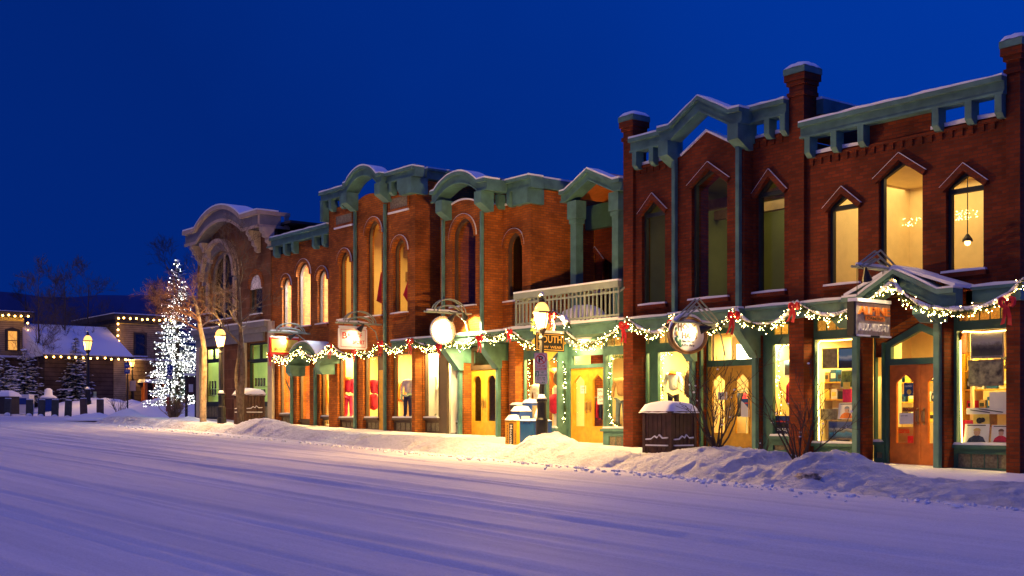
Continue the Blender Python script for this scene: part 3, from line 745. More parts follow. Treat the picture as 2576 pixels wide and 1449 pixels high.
for (p, q) in ((p2a, p2b), (p3a, p3b)):
    MB().box(p, q, 23.38, 23.74, gs(p) - .4, ZB0 - .30).build('pier', 'brick_dark', A)
    x = (p + q) / 2
    MB().box(p - .03, q + .03, 23.36, 23.76, ZB0 - .298, ZB0 - .022).build('capital', 'green', A)
    pipe(A, x, 23.315, gs(x) - .3, ZB0 - .62, w=.12)
    # diagonal brace carrying the bay
    t = .13
    MB().prism([(22.62, ZB0 - .003), (22.62, ZB0 - .22), (23.24, ZB0 - .86), (23.359, ZB0 - .86), (23.359, ZB0 - .003)], x - t, x + t, 'x').build('brace', 'green', A)
zd1 = 2.83
xs0, xs1 = xA1 + .002, p2a + .25
um = 1690
zgl0, zgl1 = PZ(um, 1050, Yw), PZ(um, 885, Yw)
gx0, gx1 = PX(1659, Yw), PX(1745, Yw)
shopfront(A, xs0, xs1, Yw, gs(xs0) - .4, ZB0, [(PX(1614, Yw), PX(1638, Yw), zgl0, zgl1, 'clear'), (gx0, gx1, zgl0, zgl1, 'clear'), (PX(1618, Yw), PX(1638, Yw), zgl1 + .25, zgl1 + .55, 'frost'), (gx0, gx1, zgl1 + .25, zgl1 + .55, 'frost'), (gx0, gx1 - .1, gs(xs0) + .12, zgl0 - .25, 'panel')], frame='green_dark')
Yd = 23.82
dx0, dx1 = PX(1781.5, Yd), PX(1899, Yd)
dz0 = gs(dx0) - .02; dz1 = PZ(1840, 921, Yd)
tz0, tz1 = PZ(1840, 911, Yd), PZ(1840, 838, Yd)
MB().plate([(dx0 - .16, dz0 - .3), (dx0 - .002, dz0 - .3), (dx0 - .002, dz1 + .004), (dx1 + .002, dz1 + .004), (dx1 + .002, dz0 - .3), (dx1 + .16, dz0 - .3), (dx1 + .16, ZB0 - .03), (dx0 - .16, ZB0 - .03)],
           [wshape('rect', dx0 + .06, dx1 - .04, tz0 + .06, 0, min(tz1 + .1, ZB0 - .15))], Yd - .06, Yd + .06).build('door_frame', 'green_dark', A)
MB().sheet(wshape('rect', dx0 + .05, dx1 - .03, tz0 + .05, 0, min(tz1 + .11, ZB0 - .14)), Yd).build('pane', 'glass', A)
door_pair(A, dx0, dx1, dz0, dz1, Yd, 'oak', 'point')
MB().box(dx0 - .1, dx1 + .1, Yd - .5, Yd + .2, dz0 - .3, dz0 - .012).build('door_step', 'stone', A)
x3a, x3b = p3b - .3, xA2 - .002
um = 1972
z0_, z1_ = PZ(um, 1094, Yw), PZ(um, 866, Yw)
shopfront(A, x3a, x3b, Yw, gs(x3a) - .4, ZB0, [(PX(1948, Yw), PX(2003, Yw), z0_, z1_, 'clear'), (PX(1948, Yw), PX(2003, Yw), z1_ + .24, z1_ + .48, 'frost'), (PX(1948, Yw), PX(2003, Yw), gs(x3a) + .12, z0_ - .25, 'panel')])
room(A, xA0 + .32, xA2 + .1, Yw + .30, 26.6, gs(xA1) + .0, 3.95, wall='wall_in')
MB().box(p2b + .12, p2b + .18, Yw + .31, 24.5, gs(xA1), 3.9).build('partition', 'wall_in', A)
MB().box(p3b - .1, p3b - .04, Yw + .31, 24.5, gs(xA1), 3.9).build('partition', 'wall_in', A)
E1 = 3.6
ceil_light((gx0 + gx1) / 2, 23.95, 3.6, 62 * E1, sx=1.6); ceil_light((dx0 + dx1) / 2, 24.9, 3.8, 75 * E1, sx=1.4); ceil_light(PX(1975, 23.9), 23.95, 3.6, 40 * E1, sx=.8)
# ceiling tube seen through the transom
fx = MB().box(PX(1872, 25.8), PX(1915, 25.8), 25.5, 26.1, 3.2, 3.65).build('ceiling_lamp', 'fluor', A)
# entrance bay brick over the camera shop door
Yc = 23.40
p6a, p6b = PX(2146, 23.0), PX(2170, 23.0); p7a, p7b = PX(2351, 23.0), PX(2375, 23.0)
for (p, q) in ((p6a, p6b), (p7a, p7b)):
    MB().box(p, q, 23.0, 23.38, gs(p) - .4, ZB0 - .1).build('pier', 'brick_dark', A)
    pipe(A, (p + q) / 2, 22.935, gs(p) - .3, ZB0 - .12, w=.125)
    MB().prism([(22.34, ZB0 - .005), (22.34, ZB0 - .18), (22.60, ZB0 - .34), (22.995, ZB0 - .34), (22.995, ZB0 - .005)], (p + q) / 2 - .2, (p + q) / 2 + .2, 'x').build('bracket', 'green', A)
um = 2100
z0_, z1_ = PZ(um, 1112, Yc), PZ(um, 852, Yc)
g40, g41 = PX(2054, Yc), PX(2156, Yc)
shopfront(A, xA3 + .002, p6a + .2, Yc, gs(xA3) - .4, ZB0, [(g40, g41, z0_, z1_, 'clear'), (g40 + .02, g41, z1_ + .20, z1_ + .44, 'frost'), (g40, g41, gs(xA3) + .1, z0_ - .26, 'panel')])
band(A, xA3 + .05, PX(2140, 22.86), 22.86)
Yd = 23.6
dx0, dx1 = PX(2240, Yd), PX(2401, Yd); dz0 = gs(dx0) - .03; dz1 = PZ(2300, 917, Yd)
# sidelight
sl0, sl1 = p6b - .05, PX(2221, Yc + .1)
shopfront(A, sl0, PX(2232, Yd), Yc + .12, gs(sl0) - .4, 3.75, [(PX(2194, Yc + .1), sl1, PZ(2210, 1108, Yc + .1), PZ(2210, 852, Yc + .1), 'clear'), (PX(2196, Yc + .1), sl1, gs(sl0) + .1, PZ(2210, 1138, Yc + .1), 'panel')])
xm = (dx0 + dx1) / 2
tp = PZ(2320, 812, Yd); ts = PZ(2233, 866, Yd)
outer = [(dx0 - .13, dz0 - .3), (dx0 - .002, dz0 - .3), (dx0 - .002, dz1 + .004), (dx1 + .002, dz1 + .004), (dx1 + .002, dz0 - .3), (dx1 + .13, dz0 - .3), (dx1 + .13, ts), (xm, tp), (dx0 - .13, ts)]
hole = [(dx0 + .06, dz1 + .14), (dx1 - .06, dz1 + .14), (dx1 - .06, ts - .06), (xm, tp - .17), (dx0 + .06, ts - .06)]
MB().plate(outer, [hole], Yd - .07, Yd + .05).build('door_frame', 'green_dark', A)
MB().sheet(hole, Yd).build('pane', 'glass', A)
door_pair(A, dx0, dx1, dz0, dz1, Yd, 'oak_red', 'point')
MB().box(dx0 - .1, dx1 + .1, Yd - .45, Yd + .2, dz0 - .3, dz0 - .012).build('door_step', 'stone', A)
MB().plate([(p6b, 3.0), (dx0 - .135, 3.0), (dx0 - .135, ts + .01), (xm, tp + .01), (dx1 + .135, ts + .01), (dx1 + .135, 3.0), (p7a + .3, 3.0), (p7a + .3, 4.6), (p6b, 4.6)], [], Yd - .12, Yd + .1).build('wall', 'brick_dark', A)
ar = MB().strip([(dx0 - .3, ts + .13), (xm, tp + .2), (dx1 + .3, ts + .13)], .17, Yd - .15, Yd - .11); ar.build('brick_arch', 'brick_orange', A)
# gable over the entrance
e0, em, e1 = PX(2160, 22.3), PX(2252, 22.3), PX(2362, 22.3)
cornice(A, [(PX(2123, 22.3), 4.25), (e0, 4.25), (em, 4.75), (e1, 4.25), (PX(2404, 22.3), 4.25)], 22.3, .36, 22.55, vert=True, name='entrance_gable')
rf = MB().add([(e0 - .35, 22.26, 4.262), (em, 22.26, 4.765), (em, 23.12, 4.765), (e0 - .35, 23.12, 4.262), (e1 + .4, 22.26, 4.262), (e1 + .4, 23.12, 4.262)], [(0, 1, 2, 3), (1, 4, 5, 2)]).build('entrance_roof', 'green', A)
MB().strip([(e0 - .35, 4.34), (em, 4.85), (e1 + .4, 4.34)], .07, 22.24, 23.11, True).build('snow', 'snow', rf)
band(A, PX(2404, 22.3) + .02, xA5 + .1, 22.86)
um = 2470
z0_, z1_ = PZ(um, 1116, Yc), PZ(um, 829, Yc)
g50, g51 = PX(2411, Yc), PX(2545, Yc)
shopfront(A, p7b - .15, xA4 - .002, Yc, gs(p7b) - .5, ZB0, [(g50, g51, z0_, z1_, 'clear'), (g50 + .02, g51, z1_ + .20, z1_ + .44, 'frost'), (g50, g51, gs(g50) + .02, z0_ - .22, 'panel')])
room(A, xA3 - .2, xA4 + .1, Yc + .30, 27.5, gs(xA3) - .1, 3.95, wall='wall_in')
MB().box(p6b - .02, p6b + .04, Yc + .6, 24.4, gs(xA3) - .1, 3.6).build('partition', 'wall_in', A)
MB().box(p7b - .02, p7b + .04, Yc + .6, 24.4, gs(xA3) - .1, 3.6).build('partition', 'wall_in', A)
MB().box(g40 - .2, p6b - .03, 24.25, 24.35, gs(xA3), 2.6).build('partition', 'wall_in', A)
MB().box(p7b + .05, g51 + .2, 24.25, 24.35, gs(g50) - .2, 1.9).build('partition', 'wall_in', A)
ceil_light((g40 + g41) / 2, 23.95, 3.5, 150, (1, .72, .30), 1.0); ceil_light(xm, 25.0, 3.8, 170, (1, .72, .30), 1.2, .6); ceil_light((g50 + g51) / 2, 23.95, 3.5, 190, (1, .72, .30), 1.2)
# ================================================================== BUILDING C: orange brick, arched windows
Cb = thing('brick_building', 'orange brick building with round arched windows and two arched green cornices', 'building', (PX(1000, 25), 25, gs(PX(1000, 25))))
BO = 'brick_orange'
def archwin(u0, u1, vb, vp, Y, **k):
    w = WS('arch', u0, u1, vb, vp + 20, vp, Y, **k)
    w['zs'] = w['zp'] - (w['x1'] - w['x0']) * .5
    w['hole'] = wshape('arch', w['x0'], w['x1'], w['zb'], w['zs'], w['zp'])
    return w
def op(u0, u1, v0, v1, Y, rec=.15):      # ground floor opening: glass px limits -> opening, top/bottom
    um = (u0 + u1) / 2
    return (PX(u0, Y + rec) - .06, PX(u1, Y), PZ(um, v0, Y + rec), PZ(um, v1, Y + rec))
# --- low left section (C0), wall at 23.2
Y0 = 23.2
xc0, xc1 = PX(684, Y0), PX(827, 23.0)
c0w = [archwin(721, 732.6, 824, 702, Y0), archwin(760, 781, 820.6, 665, Y0), archwin(810, 825, 814, 683, Y0)]
oA, oD, oB = op(711, 731, 1040, 915, Y0), op(757, 779, 1062, 915, Y0), op(815, 833.5, 1046, 913, Y0)
def oh(o, zb): return wshape('rect', o[0], o[1], zb, 0, o[3] + .06)
nt0, nt1 = PX(738, Y0), PX(783, Y0)
MB().plate([(xc0, gs(xc0) - .4), (xc1 + .4, gs(xc0) - .4), (xc1 + .4, 8.24), (nt1, 8.24), (nt1, 8.56), (nt0, 8.56), (nt0, 8.24), (xc0, 8.24)],
           [w['hole'] for w in c0w] + [oh(o, gs(o[0]) - .2) for o in (oA, oD, oB)], Y0, Y0 + .3).build('wall', BO, Cb)
for w in c0w: make_win(Cb, w, 'brown_frame', BO)
for o, k in ((oA, 0), (oB, 1)):
    shopfront(Cb, o[0] - .001, o[1] + .001, Y0 + .17, gs(o[0]) - .3, o[3] + .058, [(o[0] + .06, o[1] - .05, o[2], o[3], 'clear'), (o[0] + .06, o[1] - .05, gs(o[0]) - .02, o[2] - .16, 'frost' if k else 'panel')], 'brown_frame')
shopfront(Cb, oD[0] - .001, oD[1] + .001, Y0 + .2, gs(oD[0]) - .3, oD[3] + .058, [(oD[0] + .08, oD[1] - .09, oD[2] + .12, oD[3], 'clear'), (oD[0] + .08, oD[1] - .09, gs(oD[0]) + .02, oD[2] - .12, 'panel')], 'brown_frame', name='door', sillsnow=False)
cornice(Cb, [(xc0 - .02, 8.92), (xc1 - .01, 8.92)], 23.0, .35, 23.3)
posts(Cb, [PX(689, 22.95), PX(714, 22.95), PX(735, 22.95), PX(787, 22.95), PX(811, 22.95)], 22.95, 8.57, .45, w=.17)
# arched entrance hood
h0, h1 = PX(728, 22.35), PX(800, 22.35)
ap = arc(h0, h1, 3.98, 4.52, 12)
cornice(Cb, [(h0 - .25, 3.98)] + ap + [(h1 + .3, 3.98)], 22.35, .3, 23.19, vert=True, name='entrance_hood')
for x in (h0 - .02, h1 + .02): MB().prism([(22.30, 3.68), (22.30, 3.42), (22.42, 3.28), (22.95, 3.28), (22.95, 3.68)], x - .18, x + .18, 'x').build('bracket', 'green', Cb)
for u in (733.5, 793): pipe(Cb, PX(u, Y0 - .07), Y0 - .07, gs(PX(u, Y0)) - .3, 3.6, w=.1)
room(Cb, xc0 + .1, xc1 + .1, Y0 + .32, 26, 4.6, 8.1, wall='wall_white')
light('AREA', 'upstairs_light', ((xc0 + xc1) / 2, 24.6, 8.05), 1700, (.86, .93, 1), 2.2, (0, 0, 0))
room(Cb, xc0 + .1, xc1 + .1, Y0 + .42, 25.4, gs(xc0) - .1, 4.2, wall='wall_in')
ceil_light((xc0 + xc1) / 2, 23.95, 4.1, 480, (1, .76, .40), 2.8)
# --- tall section (C1), wall at 23.0
Y1 = 23.0
xd0, xd1 = xc1 + .003, PX(1044, Y1)
c1w = [archwin(865.5, 883, 803, 639, Y1), archwin(935, 960, 795, 561, Y1), archwin(1001.6, 1025, 786.6, 607, Y1)]
o1, o2, o3 = op(860, 894, 1049, 901, Y1), op(924, 949, 1049, 898, Y1), op(995, 1036, 1049, 892, Y1)
od = (PX(957, Y1 + .15), PX(968, Y1), 0, o2[3])
b0, b1 = PX(887, Y1), PX(971, Y1); bm_ = (b0 + b1) / 2
ac = arc(b0 + .1, b1 - .1, 9.36, 9.64, 10)
MB().plate([(xd0, gs(xd0) - .5), (xd1, gs(xd0) - .5), (xd1, 9.46), (b1 - .1, 9.46)] + ac[::-1] + [(b0 + .1, 9.46), (xd0, 9.46)],
           [w['hole'] for w in c1w] + [oh(o, gs(o[0]) - .2) for o in (o1, o3)] + [wshape('rect', o2[0], od[1], gs(o2[0]) - .2, 0, o2[3] + .06)], Y1, Y1 + .3).build('wall', BO, Cb)
for w in c1w: make_win(Cb, w, 'brown_frame', BO)
for o in (o1, o3):
    shopfront(Cb, o[0] - .001, o[1] + .001, Y1 + .17, gs(o[0]) - .4, o[3] + .058, [(o[0] + .06, o[1] - .05, o[2], o[3], 'clear'), (o[0] + .06, o[1] - .05, gs(o[0]) + .02, o[2] - .2, 'panel')], 'brown_frame')
shopfront(Cb, o2[0] - .001, od[0] - .05, Y1 + .17, gs(o2[0]) - .4, o2[3] + .058, [(o2[0] + .06, o2[1] - .02, o2[2], o2[3], 'clear'), (o2[0] + .06, o2[1] - .02, gs(o2[0]) + .02, o2[2] - .2, 'panel')], 'brown_frame')
MB().box(od[0] - .045, od[1] - .002, Y1 + .12, Y1 + .2, gs(od[0]) - .3, 3.35).build('door', 'oak', Cb)
MB().box(od[0] - .045, od[1] - .002, Y1 + .12, Y1 + .2, 3.352, o2[3] + .055).build('door_head', 'brown_frame', Cb)
cornice(Cb, [(xd0 - .25, 10.08), (PX(872, 22.75), 10.08)], 22.8, .33, 23.2)
cornice(Cb, [(PX(962, 22.75), 10.08), (xd1 + .28, 10.08)], 22.8, .33, 23.2)
a0, a1 = PX(873, 22.6), PX(950, 22.6)
cornice(Cb, [(a0 - .18, 10.10)] + arc(a0, a1, 10.10, 10.52, 14) + [(a1 + .24, 10.10)], 22.6, .33, 23.1, vert=True)
bracket(Cb, a0 - .06, .36, 22.5, 9.76, .62, .5); bracket(Cb, a1 + .12, .36, 22.5, 9.76, .62, .5)
posts(Cb, [PX(829, 22.78) + .05, PX(858, 22.78), PX(982, 22.78), PX(1003, 22.78)], 22.76, 9.76, .45, w=.17)
MB().box(xd1 - .55, xd1 + .18, 22.72, 23.4, 9.2, 9.748).build('corner_block', 'green', Cb)
MB().box(xd0 - .16, xd0 + .02, 22.72, 23.4, 9.0, 9.748).build('corner_block', 'green', Cb)
for u in (893, 968): pipe(Cb, PX(u, 22.93), 22.93, gs(PX(u, 22.9)) - .2, 9.1, w=.09)
for (u0, u1, v0, v1) in ((846, 887, 562, 540), (982, 1027, 523, 496)):
    um = (u0 + u1) / 2; x0, x1 = PX(u0, Y1), PX(u1, Y1); z0, z1 = PZ(um, v0, Y1), PZ(um, v1, Y1)
    f = MB().plate(wshape('rect', x0 - .07, x1 + .07, z0 - .09, 0, z1 + .09), [wshape('rect', x0, x1, z0, 0, z1)], Y1 - .05, Y1 - .002).build('wall_panel', BO, Cb)
    MB().box(x0, x1, Y1 - .02, Y1 - .001, z0, z1).build('glass_block', 'panel', f)
    MB().box(x0 - .07, x1 + .07, Y1 - .07, Y1 - .01, z0 - .15, z0 - .092).build('snow', 'snow', f)
# side wall running back with its green parapet
MB().box(xd1 - .3, xd1 - .002, Y1 + .302, 31, gs(xd1) - .5, 9.70).build('side_wall', BO, Cb)
pc = MB().box(xd1 - .3, xd1 + .12, 23.402, 31, 9.752, 10.02).box(xd1 - .3, xd1 + .2, 23.402, 31, 10.022, 10.10).build('parapet_cornice', 'green', Cb)
MB().box(xd1 - .3, xd1 + .16, 23.41, 31, 10.102, 10.16).build('snow', 'snow', pc)
rmz = 8.9
room(Cb, xd0 + .15, xd1 - .31, Y1 + .33, 26.5, 4.6, rmz, wall='wall_in')
light('AREA', 'upstairs_light', ((xd0 + xd1) / 2, 24.8, 8.3), 190, (1, .62, .16), 2.5, (0, 0, 0))
MB().box(xd0 + .16, xd1 - .32, 26.3, 26.49, 7.0, 7.35).build('ceiling_beam', 'floor_in', Cb); MB().box(xd0 + .16, xd1 - .32, 26.2, 26.49, 7.9, 8.3).build('ceiling_beam', 'floor_in', Cb)
room(Cb, xd0 + .1, xd1 - .31, Y1 + .42, 25.2, gs(xd0) - .1, 4.2, wall='wall_in')
ceil_light(PX(878, 23.8), 23.85, 4.1, 300, (1, .70, .30), 1.2); ceil_light(PX(935, 23.8), 23.85, 4.1, 200, (1, .72, .34), .8); ceil_light(PX(1012, 23.8), 23.85, 4.1, 280, (1, .74, .34), 1.2)
MB().box(xc0, xd0, 23.5, 36, 8.13, 8.2).build('roof', 'roof', Cb); MB().box(xd0, xd1 - .31, 23.31, 36, 9.2, 9.28).build('roof', 'roof', Cb)
MB().box(xc0, xc0 + .2, Y0 + .31, 36, 1, 8.1).box(xc0, xd1, 36.01, 36.3, 0, 9).box(xd0, xd0 + .14, 23.31, 36, 8.25, 9.45).build('wall', BO, Cb)
# --- right section (C2): projecting bay at 23.0 and wall at 23.7
Y2 = 23.7
e0_, e1_ = PX(1108, Y1), PX(1219, Y1)
w7 = archwin(1151, 1196, 770, 555, Y1); w8 = archwin(1286, 1316.7, 757, 592, Y2)
BZ0, BZ1 = 4.02, 4.30
ac = arc(e0_ + .12, e1_ - .12, 8.34, 8.66, 12)
MB().plate([(e0_, BZ1), (e1_, BZ1), (e1_, 8.35), (e1_ - .12, 8.35)] + ac[::-1] + [(e0_ + .12, 8.35), (e0_, 8.35)], [w7['hole']], Y1, Y2 + .3).build('wall', BO, Cb)
MB().strip(ac, .05, Y1 - .03, Y2, True).build('snow', 'snow', Cb)
xe2 = PX(1336, Y2)
MB().plate([(e1_ + .003, BZ1), (xe2, BZ1), (xe2, 8.32), (e1_ + .003, 8.32)], [w8['hole']], Y2, Y2 + .3).build('wall', BO, Cb)
MB().plate([(e1_ + .1, 8.322), (xe2 - .5, 8.322), (xe2 - .5, 8.38), (e1_ + .1, 8.39)], [], Y2 - .02, Y2 + .28).build('snow', 'snow', Cb)
MB().box(xe2 - .35, xe2 + .06, Y2 - .07, Y2 - .002, BZ1, 8.4).build('pier', BO, Cb)
MB().box(xd1, e0_ - .002, 24.1, 24.4, BZ1, 8.9).build('wall', BO, Cb)
for w in (w7, w8): make_win(Cb, w, 'brown_frame', BO)
q0, q1 = PX(1096, 22.7), PX(1203, 22.7)
cornice(Cb, [(PX(1086, 22.7), 9.02)] + arc(q0, q1, 9.02, 9.44, 14) + [(PX(1225, 22.7), 9.02)], 22.7, .36, 23.2, vert=True)
bracket(Cb, PX(1103, 22.6), .36, 22.6, 8.66, .60, .5); bracket(Cb, PX(1201, 22.6), .36, 22.6, 8.66, .60, .5)
xr = PX(1225, 22.7)
MB().box(xr - .35, xr, 23.202, 23.48, 8.66, 9.02).build('cornice_return', 'green', Cb)
cornice(Cb, [(xr - .2, 9.02), (xe2 + .24, 9.02)], 23.5, .36, 24.0)
posts(Cb, [PX(1254, 23.5), PX(1282, 23.5)], 23.44, 8.66, .45, w=.17)
MB().box(xe2 - .6, xe2 + .14, 23.44, 24.1, 8.2, 8.658).build('corner_block', 'green', Cb)
for u in (1115, 1212): pipe(Cb, PX(u, 22.93), 22.93, BZ1, 8.1, w=.09)
MB().box(xe2 - .3, xe2 - .002, Y2 + .302, 31, gs(xe2) - .5, 8.70).build('side_wall', BO, Cb)
pc = MB().box(xe2 - .3, xe2 + .1, 24.102, 31, 8.72, 9.03).build('parapet_cornice', 'green', Cb)
MB().box(xe2 - .3, xe2 + .08, 24.11, 31, 9.032, 9.09).build('snow', 'snow', pc)
MB().box(xd1, xe2 - .31, 24.0, 36, 8.1, 8.2).build('roof', 'roof', Cb)
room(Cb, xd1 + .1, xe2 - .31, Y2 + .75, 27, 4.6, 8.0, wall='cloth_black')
# ground floor of C2
def cband(x0, x1, Y, back=.5):
    b = MB().box(x0, x1, Y, Y + back, BZ0, BZ1 - .06).box(x0, x1, Y - .06, Y + back, BZ1 - .058, BZ1)
    o = b.build('storey_band', 'green', Cb)
    MB().plate([(x0, BZ1 + .002), (x1, BZ1 + .002), (x1, BZ1 + .05), ((x0 + x1) / 2, BZ1 + .07), (x0, BZ1 + .05)], [], Y - .05, Y + .1).build('snow', 'snow', o)
cband(PX(985, 22.86), e0_ - .002, 22.86, .13); cband(e0_, e1_, 22.9, 1.1); cband(e1_ + .002, PX(1297, 22.9), 22.9, 1.1)
MB().box(xd1 + .002, e0_ - .003, 23.0, 24.4, BZ0, BZ1 - .07).build('soffit', 'green', Cb)
f0, f1 = PX(1154, Y2), PX(1162, Y2); f2, f3 = PX(1253, Y2), PX(1262, Y2)
for (p, q) in ((f0, f1 + .1), (f2 - .05, f3)):
    MB().box(p, q, Y2, Y2 + .42, gs(p) - .4, BZ0 - .55).build('pier', BO, Cb)
    x = (p + q) / 2 + .02
    MB().box(p - .02, q + .02, Y2 - .02, Y2 + .45, BZ0 - .548, BZ0 - .003).build('capital', 'green', Cb)
    pipe(Cb, x, Y2 - .065, gs(x) - .3, BZ0 - .80, w=.12)
    MB().prism([(22.95, BZ0 - .003), (22.95, BZ0 - .16), (23.52, BZ0 - .80), (Y2 - .022, BZ0 - .80), (Y2 - .022, BZ0 - .003)], x - .15, x + .15, 'x').build('brace', 'green', Cb)
s3a, s3b = xd1 + .002, PX(1127, 23.45)
um = 1087; za, zb_ = PZ(um, 1049, 23.45), PZ(um, 889, 23.45)
MB().box(xd1 - .28, xd1 + .02, 23.302, 23.42, gs(xd1) - .4, 4.0).build('pier', BO, Cb)
shopfront(Cb, s3a, s3b, 23.45, gs(s3a) - .4, BZ0, [(PX(1068, 23.45), PX(1107, 23.45), za, zb_, 'clear'), (PX(1069, 23.45), PX(1107, 23.45), gs(s3a) + .05, za - .2, 'panel')], 'brown_frame')
um = 1142; za, zb_ = PZ(um, 1060, 23.85), PZ(um, 889, 23.85)
s4b = f0 + .12
shopfront(Cb, s3b - .1, s4b, 23.85, gs(s3b) - .4, BZ0, [(PX(1127, 23.85), PX(1160, 23.85), za, zb_, 'clear'), (PX(1128, 23.85), PX(1160, 23.85), gs(s3b) + .05, za - .16, 'panel')], 'brown_frame')
Yd = 24.05
dx0, dx1 = PX(1186, Yd), PX(1257, Yd); dz0 = gs(dx0) - .03; dz1 = PZ(1219, 930, Yd)
MB().plate([(dx0 - .09, dz0 - .3), (dx0 - .002, dz0 - .3), (dx0 - .002, dz1 + .004), (dx1 + .002, dz1 + .004), (dx1 + .002, dz0 - .3), (dx1 + .3, dz0 - .3), (dx1 + .3, BZ0 - .01), (dx0 - .09, BZ0 - .01)],
           [wshape('rect', dx0 + .08, dx1 - .04, dz1 + .15, 0, BZ0 - .14)], Yd - .06, Yd + .06).build('door_frame', 'brown_frame', Cb)
MB().sheet(wshape('rect', dx0 + .07, dx1 - .03, dz1 + .14, 0, BZ0 - .13), Yd).build('pane', 'glass', Cb)
door_pair(Cb, dx0, dx1, dz0, dz1, Yd, 'oak', 'arch')
MB().box(dx0 - .1, dx1 + .4, Yd - .9, Yd + .2, dz0 - .3, dz0 + .01).build('door_step', 'snow', Cb)
MB().box(f3 + .003, xe2 - .36, Y2 + .25, Y2 + .55, gs(f3) - .4, BZ0).build('wall', BO, Cb)
room(Cb, xd1 + .1, xe2 - .32, 24.2, 27.5, gs(xd1) - .1, 4.2, wall='cloth_brown', floor='floor_in')
room(Cb, xd1 + .05, PX(1140, 23.6), 23.52, 24.18, gs(xd1), 4.0, wall='wall_white')
ceil_light((xd1 + s3b) / 2 - .2, 23.8, 3.95, 170, (1, .74, .36), .8, .25); ceil_light(PX(1150, 24.6), 24.7, 4.1, 20, (1, .6, .2), .6)
light('AREA', 'soffit_light', ((dx0 + dx1) / 2 + .1, 23.45, 3.98), 150, (1, .76, .26), .6, (0, 0, 0))
# ================================================================== SHOP B with the balcony between the two brick buildings
B = thing('balcony_shop', 'green framed shop under a snowy balcony with a gabled porch upstairs', 'building', (PX(1440, 24), 24.5, gs(PX(1440, 24))))
xB0, xB1 = PX(1281, 23.0), xA0 - .003
zbal = 4.30
MB().box(xB0, PX(1296, 23.0), 23.0, 23.37, gs(xB0) - .4, 3.97).build('pier', BO, B)
fb = MB().box(xB0 - .05, xB1, 22.82, 26.3, 3.98, zbal - .06).box(xB0 - .1, xB1, 22.74, 26.3, zbal - .058, zbal).box(xB0 - .05, xB1, 22.78, 22.815, 3.98, 4.04)
sl = fb.build('balcony_slab', 'green', B)
n = 24; pr = [(xB0 - .05, zbal + .002), (xB1, zbal + .002)] + [(xB1 + (xB0 - .05 - xB1) * i / n, zbal + .09 + .04 * noise.noise((i * .4, 0, 2))) for i in range(n + 1)]
MB().plate(pr, [], 22.80, 26.2).build('snow', 'snow', sl)
Ys = 23.37
um = 1373
z0_, z1_ = PZ(um, 1074, Ys), PZ(um, 902, Ys)
xsB = PX(1296, 23.0) + .002
xdoor0 = PX(1438, 23.75)
shopfront(B, xsB, xdoor0 - .11, Ys, gs(xsB) - .4, 3.97, [(PX(1320, Ys), PX(1367, Ys), z0_, z1_, 'clear'), (PX(1379, Ys), PX(1427, Ys), z0_, z1_, 'clear'), (PX(1320, Ys), PX(1367, Ys), z1_ + .26, 3.88, 'frost'), (PX(1379, Ys), PX(1427, Ys), z1_ + .26, 3.88, 'frost'), (PX(1322, Ys), PX(1365, Ys), gs(xsB) + .1, z0_ - .32, 'panel'), (PX(1390, Ys), PX(1423, Ys), gs(xsB) + .1, z0_ - .32, 'panel')], 'green')
Yd = 23.75
dx0 = xdoor0; dx1 = PX(1530, Yd); dz0 = gs(dx0) - .02; dz1 = PZ(1478, 926, Yd)
t0, t1 = PZ(1478, 918, Yd), PZ(1478, 898, Yd)
MB().plate([(dx0 - .11, dz0 - .3), (dx0 - .002, dz0 - .3), (dx0 - .002, dz1 + .004), (dx1 + .002, dz1 + .004), (dx1 + .002, dz0 - .3), (dx1 + .12, dz0 - .3), (dx1 + .12, 3.97), (dx0 - .11, 3.97)],
           [wshape('rect', dx0 + .07, dx1 - .05, t0 + .02, 0, t1 + .04), wshape('rect', dx0 + .07, dx1 - .05, t1 + .24, 0, 3.86)], Yd - .06, Yd + .06).build('door_frame', 'green', B)
MB().sheet(wshape('rect', dx0 + .06, dx1 - .04, t0 + .01, 0, t1 + .05), Yd).build('pane', 'glass', B)
MB().sheet(wshape('rect', dx0 + .06, dx1 - .04, t1 + .23, 0, 3.87), Yd).build('pane', 'frost', B)
door_pair(B, dx0, dx1, dz0, dz1, Yd, 'oak', 'point')
MB().box(dx0 - .12, dx0 - .115 + .0, Ys, Yd, dz0, 3.97).build('door_cheek', 'green', B)
Yr = 23.25
xr0 = PX(1520, Yr)
um = 1553
z0_, z1_ = PZ(um, 1075, Yr), PZ(um, 892, Yr)
shopfront(B, xr0, xB1, Yr, gs(xr0) - .4, 3.97, [(PX(1527, Yr), xB1 - .05, z0_, z1_, 'clear'), (PX(1528, Yr), xB1 - .05, z1_ + .24, 3.88, 'frost'), (PX(1534, Yr), xB1 - .05, PZ(um, 1122, Yr), PZ(um, 1098, Yr), 'panel')], 'green')
MB().box(xr0 - .05, xB1, Yr - .12, Yr - .05, z0_ - .12, z0_ - .05).build('ledge', 'green', B)
room(B, xB0 + .1, xB1 + .2, Yd + .12, 26.8, dz0 - .05, 3.95, wall='wall_in')
MB().box(dx0 - .2, dx0 - .12, Ys + .1, 24.6, dz0, 3.9).build('partition', 'wall_in', B)
MB().box(xsB, dx0 - .2, 24.45, 24.55, dz0, 3.2).build('partition', 'wall_in', B)
ceil_light((xsB + dx0) / 2, 23.95, 3.7, 300, (1, .76, .36), 1.9); ceil_light((dx0 + dx1) / 2, 25.0, 3.9, 80, (1, .7, .3), 1.0); ceil_light((xr0 + xB1) / 2, 23.85, 3.7, 170, (1, .74, .36), .8)
# soffit downlight over the door
light('AREA', 'soffit_light', ((dx0 + dx1) / 2, 23.3, 3.93), 90, (1, .70, .25), .5, (0, 0, 0))
